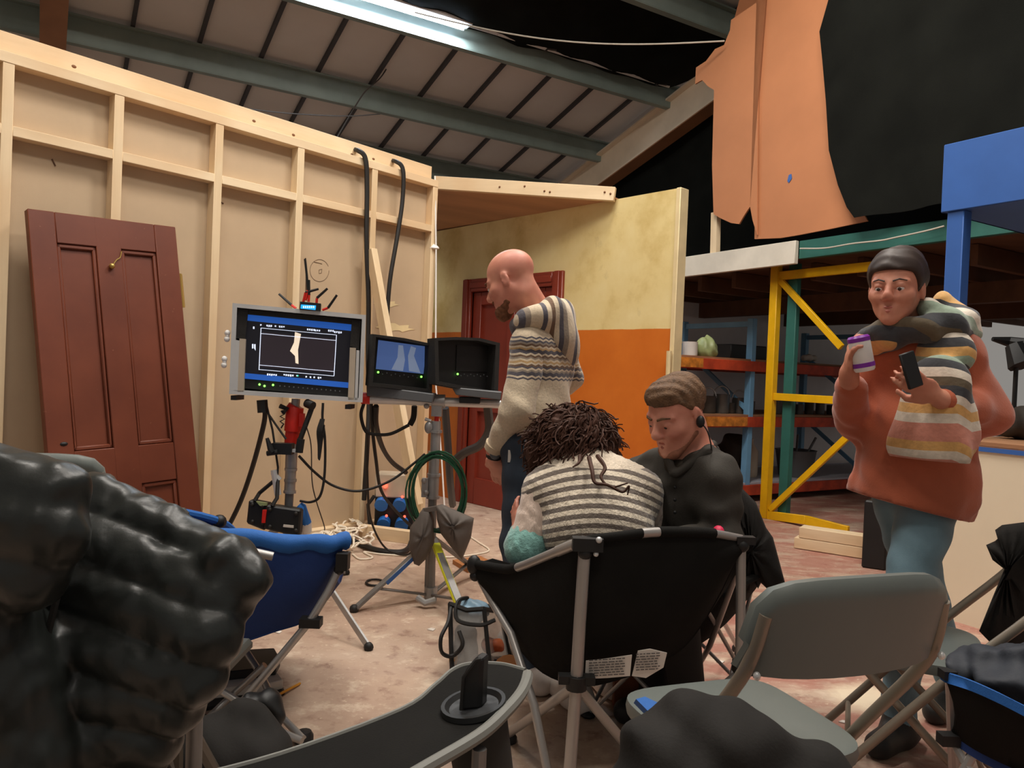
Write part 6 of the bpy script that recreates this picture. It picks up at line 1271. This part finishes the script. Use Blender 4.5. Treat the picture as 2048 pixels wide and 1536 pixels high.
sobj('hood', hd, 'hood_stripe', pm_, h=0.007, disp=folds(0.004, (1, 0.4, 0.1), 60, 22))
q = MB(); a, b_ = W(993, 888, 2.918), W(988, 899, 2.93); q.tube([a, b_], [0.043, 0.040], 14); obj('cuff', q, 'sweater_plain', pm_)
jn = s.pick(('hips', 'leg'), 0.013); sobj('jeans', jn, 'denim_dark', pm_, h=0.008, disp=folds(0.004, (0.2, 0.1, 1), 60, 23))
sh = s.pick(('foot',), 0.010); sobj('trainers', sh, 'trainer', pm_, h=0.007, clip=shoe_clip)
wt = thing('wristwatch', 'black wristwatch on the bald man\'s left wrist', 'watch', W(988, 908, 2.93))
q = MB(); q.tube([W(989.5, 904, 2.932), W(987.5, 914, 2.94)], 0.031, 14, caps=False); obj('strap', q, 'black_rubber', wt)
q = MB(); c0 = W(990, 909, 2.905); q.ell(c0, (0.02, 0.008, 0.02)); obj('dial', q, 'grey_plastic', wt)
q = MB(); q.box(W(1024, 912, 2.84), (0.03, 0.02, 0.045)); tag(obj('id_badge', q, 'paper'), 'small white and red badge clipped to the bald man\'s jeans', 'badge')
# ------------------------------------------------------------- curly haired woman in the black chair
s = SDF(); pw = thing('person', 'curly haired woman in striped knit jumper seated in the black camp chair', 'person', np.array([*W(1190, 1200, 2.2)[:2], 0]))
ho = W(1140, 895, 2.44); p, A = head(s, ho, np.array([-0.15, 0.80, -0.55]), (0, 0.5, 1), HS); nb = W(1165, 938, 2.34)
s.cone(p(0, -0.03, -0.06), nb, 0.045, 0.055, 0.03, 'neck')
ls_, rs_ = W(1092, 984, 2.30), W(1278, 986, 2.30); up = W(1185, 985, 2.31); md = W(1195, 1060, 2.24); pe_ = W(1205, 1150, 2.22)
s.ell(up, (0.150, 0.105, 0.09), None, 0.05, 'torso'); s.ell(md, (0.150, 0.11, 0.12), None, 0.06, 'torso'); s.ell(pe_, (0.165, 0.12, 0.11), None, 0.05, 'hips'); s.cone(nb, ls_, 0.055, 0.058, 0.05, 'torso'); s.cone(nb, rs_, 0.055, 0.058, 0.05, 'torso')
le, lw = W(1056, 1092, 2.26), W(1040, 1066, 2.46); re_, rw = W(1305, 1095, 2.42), W(1225, 1085, 2.62)
s.cone(ls_, le, 0.05, 0.040, 0.03, 'armL'); s.cone(le, lw, 0.038, 0.026, 0.02, 'foreL'); s.cone(rs_, re_, 0.05, 0.040, 0.03, 'armR'); s.cone(re_, rw, 0.038, 0.026, 0.02, 'foreR')
hand(s, lw, W(1030, 1025, 2.52)-lw, np.array([0.9, 0.3, 0]), 0.25, HS*0.95, 1); hand(s, rw, np.array([-0.6, 0.6, 0.1]), np.array([-0.2, 0.2, -1]), 0.4, HS*0.95, -1)
for hx, kx, ax_ in ((W(1165, 1180, 2.24), W(1140, 1175, 2.58), W(1150, 1350, 2.58)), (W(1245, 1180, 2.24), W(1240, 1175, 2.60), W(1220, 1340, 2.70))):
    s.cone(hx, kx, 0.078, 0.055, 0.03, 'leg'); s.cone(kx, ax_, 0.052, 0.036, 0.02, 'leg'); foot(s, ax_, (-0.25, 0.5), HS*0.95)
sobj('body', s, 'skin_b', pw, h=0.007); face_bits(pw, p, A, HS)
sobj('knit_jumper', s.pick(('torso',), 0.016), 'knit_stripe', pw, h=0.0075, disp=folds(0.0025, (1, 0.1, 0.1), 300, 31))
sl = SDF(); sl.cone(ls_, ls_+(le-ls_)*0.86, 0.07, 0.060, 0.03); sl.cone(rs_, re_, 0.07, 0.062, 0.03); sobj('sleeves', sl, 'knit_pink', pw, h=0.008, disp=folds(0.003, (1, 0.2, 0), 240, 32))
cf = SDF(); cf.cone(ls_+(le-ls_)*0.88, le+np.array([-0.006, 0.0, -0.006]), 0.060, 0.062, 0.02); cf.cone(le, le+(lw-le)*0.8, 0.060, 0.042, 0.03); sobj('teal_cuff', cf, 'knit_teal', pw, h=0.008, disp=folds(0.003, (1, 0.2, 0), 240, 33)); cf = SDF(); cf.cone(re_, re_+(rw-re_)*0.8, 0.06, 0.04, 0.03); sobj('teal_cuff', cf, 'knit_teal', pw, h=0.008)
sobj('trousers', s.pick(('hips', 'leg'), 0.012), 'trouser_black', pw, h=0.009); sobj('trainers', s.pick(('foot',), 0.012), 'trainer', pw, h=0.007, clip=shoe_clip)
hc_ = W(1145, 888, 2.42); hr = SDF(); hr.ell(hc_, (0.112, 0.12, 0.090), None, 0.03); hr.ell(W(1095, 915, 2.40), (0.06, 0.08, 0.075), None, 0.04); hr.ell(W(1195, 910, 2.40), (0.065, 0.08, 0.07), None, 0.04); hr.ell(W(1140, 858, 2.40), (0.085, 0.09, 0.05), None, 0.04)
hb = sobj('hair', hr, 'hair_brown', pw, h=0.008, disp=lambda P: folds(0.010, (0.6, 0.2, 1), 75, 34)(P)+folds(0.006, (1, 0.3, 0.2), 120, 35)(P))
rg = np.random.default_rng(5); q = MB()
for k in range(900):
    th = rg.uniform(0, 2*math.pi); ph = math.asin(rg.uniform(-0.25, 1.0)); dv = np.array([math.cos(th)*math.cos(ph), math.sin(th)*math.cos(ph), math.sin(ph)])
    if dv[1] > 0.75: continue
    c0 = hc_+dv*np.array([0.122, 0.132, 0.112])*rg.uniform(0.94, 1.05); ln = rg.uniform(0.07, 0.13); tg = np.array([dv[0]*0.8+rg.normal()*0.35, dv[1]*0.5-0.1+rg.normal()*0.35, -0.9]); tg = nrm(tg-dv*np.dot(tg, dv)); x_, y_, _ = frame_z(tg); ph0 = rg.uniform(0, 6.28); R_ = rg.uniform(0.006, 0.011); pts = []
    for i in range(13):
        u_ = i/12; a = ph0+u_*rg.uniform(9, 9.5); cc_ = c0+tg*ln*u_+dv*(-0.012*u_+0.006); pts.append(cc_+(x_*math.cos(a)+y_*math.sin(a))*R_)
    q.tube(pts, [0.0042*(1-0.5*i/12) for i in range(13)], 4, caps=False)
o = obj('curls', q, 'hair_brown', hb); o['kind'] = 'stuff'
for pts in (((1178, 915, 2.24), (1184, 940, 2.17), (1190, 965, 2.14), (1215, 970, 2.13), (1245, 984, 2.12), (1258, 972, 2.12), (1255, 990, 2.12)), ((1195, 912, 2.24), (1210, 935, 2.18), (1202, 955, 2.15), (1222, 974, 2.13), (1256, 966, 2.12)), ((1160, 912, 2.25), (1158, 925, 2.2), (1146, 934, 2.18))):
    q = MB(); m_ = len(pts)*6-5; q.tube(smooth_path(wp(pts), 6), [0.007*(1-0.75*i/m_) for i in range(m_)], 6); obj('lock', q, 'hair_brown', pw)
# ------------------------------------------------------------- man with the earpiece
s = SDF(); pn = thing('person', 'seated man with short brown hair, earpiece and dark shirt looking down', 'person', np.array([*W(1360, 1150, 2.4)[:2], 0]))
hs = HS*1.03; ho = W(1354, 826, 2.30); p, A = head(s, ho, np.array([-0.74, -0.50, -0.42]), (-0.1, -0.1, 1), hs, lid=(0.001, 0.0115)); nb = W(1388, 925, 2.36)
s.cone(p(0, -0.03, -0.06), nb, 0.056, 0.062, 0.03, 'neck')
ls_, rs_ = W(1432, 962, 2.24), W(1283, 962, 2.50); ch = W(1362, 985, 2.38); be = W(1362, 1070, 2.40); pe_ = W(1368, 1140, 2.44); sdv = nrm(rs_-ls_)*np.array([1, 1, 0]); sdv = nrm(sdv); AX3 = (sdv, np.cross(ZZ, sdv), ZZ)
s.ell(ch, (0.165, 0.105, 0.13), AX3, 0.05, 'torso'); s.ell(be, (0.15, 0.11, 0.13), AX3, 0.06, 'torso'); s.ell(pe_, (0.16, 0.12, 0.10), AX3, 0.05, 'hips'); s.cone(nb, ls_, 0.055, 0.06, 0.05, 'torso'); s.cone(nb, rs_, 0.055, 0.06, 0.05, 'torso')
le, lw = W(1440, 1085, 2.20), W(1315, 1088, 2.16); re_, rw = W(1268, 1080, 2.42), W(1300, 1098, 2.22)
s.cone(ls_, le, 0.056, 0.045, 0.03, 'arm'); s.cone(le, lw, 0.042, 0.030, 0.02, 'fore'); s.cone(rs_, re_, 0.056, 0.045, 0.03, 'arm'); s.cone(re_, rw, 0.042, 0.030, 0.02, 'fore')
hand(s, lw, np.array([-1, -0.1, -0.2]), np.array([0, -0.1, -1.0]), 0.4, HS, -1); hand(s, rw, np.array([0.2, -1, -0.2]), np.array([0, 0, -1.0]), 0.4, HS, 1)
for hx, kx, ax_ in ((W(1395, 1150, 2.36), W(1345, 1160, 2.26), np.array([0.60, 2.40, 0.09])), (W(1340, 1150, 2.48), W(1300, 1158, 2.38), np.array([0.52, 2.56, 0.09]))):
    s.cone(hx, kx, 0.08, 0.058, 0.03, 'leg'); s.cone(kx, ax_, 0.056, 0.04, 0.02, 'leg'); foot(s, ax_, (-0.7, -0.5), HS)
sobj('body', s, 'skin_a', pn, h=0.0065); face_bits(pn, p, A, hs); brow(pn, p, hs, 'hair_short')
hr = SDF(); hr.ell(p(0, -0.014, 0.042), np.array((0.0805, 0.101, 0.083))*hs, A, 0.02); hr.ell(p(0, 0.045, 0.085), np.array((0.052, 0.038, 0.026))*hs, A, 0.03)
r_, f_, u_ = A
def hairclip(P):
    X = (P-ho)@np.array(A).T/hs; y, z = X[:, 1], X[:, 2]; lim = np.where(y > 0.035, 0.052+0.0*y, np.where(y > -0.01, 0.02, -0.055)); lim = np.interp(y, [-0.12, -0.05, -0.025, 0.0, 0.02, 0.04, 0.12], [-0.07, -0.06, -0.02, 0.012, 0.03, 0.055, 0.06]); return (lim-z)*hs
sobj('hair', hr, 'hair_short', pn, h=0.005, disp=folds(0.003, (0.3, 0.6, 0.5), 190, 41), clip=hairclip)
bs_ = SDF()
for sd in (-1, 1): bs_.cone(p(sd*0.058, 0.008, -0.055), p(sd*0.022, 0.070, -0.100), 0.0165*hs, 0.021*hs, 0.02, 'b')
bs_.ell(p(0, 0.078, -0.106), np.array((0.022, 0.019, 0.018))*hs, A, 0.02, 'b'); sobj('stubble', bs_, 'stubble', pn, h=0.006)
sht = s.pick(('torso', 'arm', 'fore'), 0.013); sobj('shirt', sht, 'shirt_dark', pn, h=0.0075, disp=lambda P: folds(0.004, (0.6, 0.3, 1), 70, 42)(P)+lump(0.0045, 25, 80, 12, 8)(P))
cl = SDF(); cl.cone(W(1346, 945, 2.24), W(1330, 900, 2.32), 0.012, 0.014, 0.01); cl.cone(W(1330, 900, 2.33), W(1345, 885, 2.44), 0.014, 0.014, 0.01); cl.cone(W(1352, 948, 2.24), W(1412, 905, 2.24), 0.012, 0.016, 0.012); cl.cone(W(1412, 905, 2.25), W(1425, 890, 2.38), 0.016, 0.016, 0.012)
sobj('collar', cl, 'shirt_dark', pn, h=0.006)
te = SDF(); te.ell(W(1362, 935, 2.32), (0.065, 0.05, 0.04), AX3, 0.02); sobj('t_shirt', te, 'tee_dark', pn, h=0.007)
sobj('trousers', s.pick(('hips', 'leg'), 0.012), 'trouser_black', pn, h=0.009); sobj('shoes', s.pick(('foot',), 0.010), 'black_rubber', pn, h=0.008, clip=shoe_clip)
q = MB()
for yy in (975, 1000, 1025): q.ell(W(1350, yy, 2.245-(yy-975)*0.0003), 0.005, None, 6, 5)
obj('shirt_button', q, 'black_plastic', pn)
ep = thing('earpiece', 'black radio earpiece with wire worn by the seated man', 'earpiece', p(-0.09, 0.0, -0.03))
ear = p(-0.09, 0.0, -0.02) if np.dot(p(-0.09, 0, 0)-p(0.09, 0, 0), CAM-ho) > 0 else p(0.09, 0.0, -0.02)
q = MB(); q.ell(ear, (0.013, 0.013, 0.018)); obj('bud', q, 'black_plastic', ep); q = MB(); q.tube(smooth_path([ear, ear+np.array([0.02, -0.01, -0.03]), ear+np.array([0.035, 0.0, -0.08]), W(1412, 905, 2.25)], 5), 0.0022, 5); obj('wire', q, 'black_rubber', ep)
# ------------------------------------------------------------- walking woman
s = SDF(); pv = thing('person', 'woman in rust coat and striped scarf walking past with a can', 'person', np.array([*W(1820, 1300, 2.42)[:2], 0]))
hs = HS*1.02; ho = W(1792, 578, 2.38); p, A = head(s, ho, np.array([-0.62, -0.76, -0.06]), (0, 0, 1), hs, fem=True, lid=(0.0045, 0.0092)); nb = W(1826, 672, 2.45)
s.cone(p(0, -0.03, -0.06), nb, 0.046, 0.055, 0.03, 'neck')
ls_, rs_ = W(1912, 700, 2.36), W(1748, 705, 2.54); ch = W(1830, 740, 2.46); be = W(1832, 850, 2.46); pe_ = W(1832, 950, 2.46); sdv = nrm((ls_-rs_)*np.array([1, 1, 0])); AX3 = (sdv, np.cross(ZZ, sdv), ZZ)
s.ell(ch, (0.15, 0.095, 0.13), AX3, 0.05, 'torso'); s.ell(be, (0.13, 0.095, 0.15), AX3, 0.06, 'torso'); s.ell(pe_, (0.15, 0.105, 0.12), AX3, 0.05, 'hips'); s.cone(nb, ls_, 0.05, 0.052, 0.05, 'torso'); s.cone(nb, rs_, 0.05, 0.052, 0.05, 'torso')
le, lw = W(1978, 830, 2.34), W(1885, 800, 2.20); re_, rw = W(1706, 840, 2.50), W(1698, 752, 2.33)
s.cone(ls_, le, 0.046, 0.040, 0.03, 'arm'); s.cone(le, lw, 0.037, 0.025, 0.02, 'fore'); s.cone(rs_, re_, 0.046, 0.040, 0.03, 'arm'); s.cone(re_, rw, 0.037, 0.025, 0.02, 'fore')
hand(s, lw+np.array([-0.02, 0, 0.01]), W(1835, 768, 2.17)-lw, np.array([-0.2, 0.8, 0.6]), 0.45, HS*0.95, 1); hand(s, rw, W(1700, 700, 2.29)-rw, np.array([0.9, -0.35, 0.1]), 0.55, HS*0.95, 1)
lh, rh = W(1862, 985, 2.42), W(1800, 985, 2.52); lk, rk = W(1812, 1190, 2.34), W(1850, 1200, 2.56); la, ra = W(1800, 1420, 2.40), W(1905, 1385, 2.66)
la[2] = 0.09; ra[2] = 0.11
for a, b_, c in ((lh, lk, la), (rh, rk, ra)): s.cone(a, b_, 0.080, 0.054, 0.03, 'leg'); s.cone(b_, c, 0.054, 0.038, 0.03, 'leg')
foot(s, la, (-0.75, -0.6), HS); foot(s, ra, (-0.75, -0.6), HS)
sobj('body', s, 'skin_c', pv, h=0.0065); face_bits(pv, p, A, hs); brow(pv, p, hs, 'hair_dark', 0.7)
hr = SDF(); hr.ell(p(0, -0.020, 0.046), np.array((0.090, 0.112, 0.094))*hs, A, 0.02); hr.ell(p(0, -0.09, 0.10), np.array((0.055, 0.05, 0.05))*hs, A, 0.03)
hA, hO, hS = np.array(A), ho, hs
def hairclip2(P):
    X = (P-hO)@hA.T/hS; y, z = X[:, 1], X[:, 2]; lim = np.interp(y, [-0.15, -0.05, -0.02, 0.02, 0.05, 0.12], [-0.09, -0.09, -0.06, 0.0, 0.05, 0.064]); return (lim-z)*hS
sobj('hair', hr, 'hair_dark', pv, h=0.006, disp=folds(0.0025, (0.3, 0.6, 0.5), 150, 51), clip=hairclip2)
ct = s.pick(('torso', 'arm', 'hips'), 0.019); ct.cone(le, le+(lw-le)*0.85, 0.058, 0.046, 0.025); ct.cone(re_, re_+(rw-re_)*0.8, 0.058, 0.046, 0.025); ct.cone(W(1830, 860, 2.46), W(1822, 985, 2.46), 0.155, 0.17, 0.06); ct.ell(W(1822, 1000, 2.46), (0.185, 0.15, 0.10), AX3, 0.05)
hem = W(1820, 1012, 2.46)[2]
def coatclip(P): return (hem-0.04*(P[:, 0]-W(1820, 1012, 2.46)[0])/0.2)-P[:, 2]
sobj('coat', ct, 'rust_coat', pv, h=0.009, disp=lambda P: folds(0.005, (1, 0.4, 0.15), 45, 52)(P)+lump(0.0045, 25, 80, 12, 9)(P), clip=coatclip)
sobj('jeans', s.pick(('leg',), 0.012), 'denim_light', pv, h=0.009, disp=folds(0.004, (0.2, 0.1, 1), 60, 54)); sobj('shoes', s.pick(('foot',), 0.010), 'black_rubber', pv, h=0.008, clip=shoe_clip)
sn = SDF(); cN = W(1826, 676, 2.43)
ringp = [cN+AX3[0]*0.135*math.cos(a)+AX3[1]*0.115*math.sin(a)+ZZ*(0.01+0.03*math.cos(a)) for a in np.linspace(0, 2*math.pi, 15)]
for i in range(14): sn.cone(ringp[i], ringp[i+1], 0.042+0.008*math.sin(i*2.1), 0.042+0.008*math.sin((i+1)*2.1), 0.02)
sn.cone(W(1885, 600, 2.44), W(1918, 655, 2.44), 0.035, 0.05, 0.04); sn.cone(W(1860, 615, 2.36), W(1910, 660, 2.36), 0.03, 0.045, 0.04)
sobj('scarf_wrap', sn, 'scarf_neck', pv, h=0.008, disp=folds(0.008, (0.4, 0.3, 1), 65, 55))
shg = SDF()
for (x, y, D, w_) in ((1890, 700, 2.30, 0.085), (1880, 760, 2.24, 0.085), (1872, 820, 2.25, 0.095), (1862, 870, 2.26, 0.105), (1855, 905, 2.26, 0.11)): shg.ell(W(x, y, D), (w_, 0.032, 0.07), AX3, 0.07)
shg_end = W(1850, 918, 2.27)[2]; sobj('scarf_end', shg, 'scarf_hang', pv, h=0.008, disp=folds(0.006, (1, 0.3, 0.2), 70, 56), clip=lambda P: shg_end-P[:, 2])
cn = thing('drink_can', 'white and purple drink can held by the walking woman', 'can', W(1726, 745, 2.27))
ca, cb = W(1730, 742, 2.275), W(1716, 672, 2.275); x_, y_, z_ = frame_z(cb-ca); hl = np.linalg.norm(cb-ca)
q = MB(); q.lathe([(0.026, 0), (0.03, 0.006), (0.031, hl*0.86)], ca, (x_, y_, z_), 20); obj('body', q, 'white_plastic', cn); q = MB(); q.lathe([(0.0315, hl*0.84), (0.0315, hl*0.95), (0.027, hl), (0.0, hl)], ca, (x_, y_, z_), 20); obj('purple_top', q, 'can_purple', cn); q = MB(); q.lathe([(0.0313, hl*0.12), (0.0313, hl*0.24)], ca, (x_, y_, z_), 20); obj('purple_band', q, 'can_purple', cn)
q = MB(); q.beam(W(1812, 705, 2.15), W(1832, 775, 2.15), 0.05, 0.01, (0.3, -1, 0)); tag(obj('phone', q, 'black_plastic', bevel=0.003), 'black phone held in the walking woman\'s left hand', 'phone')
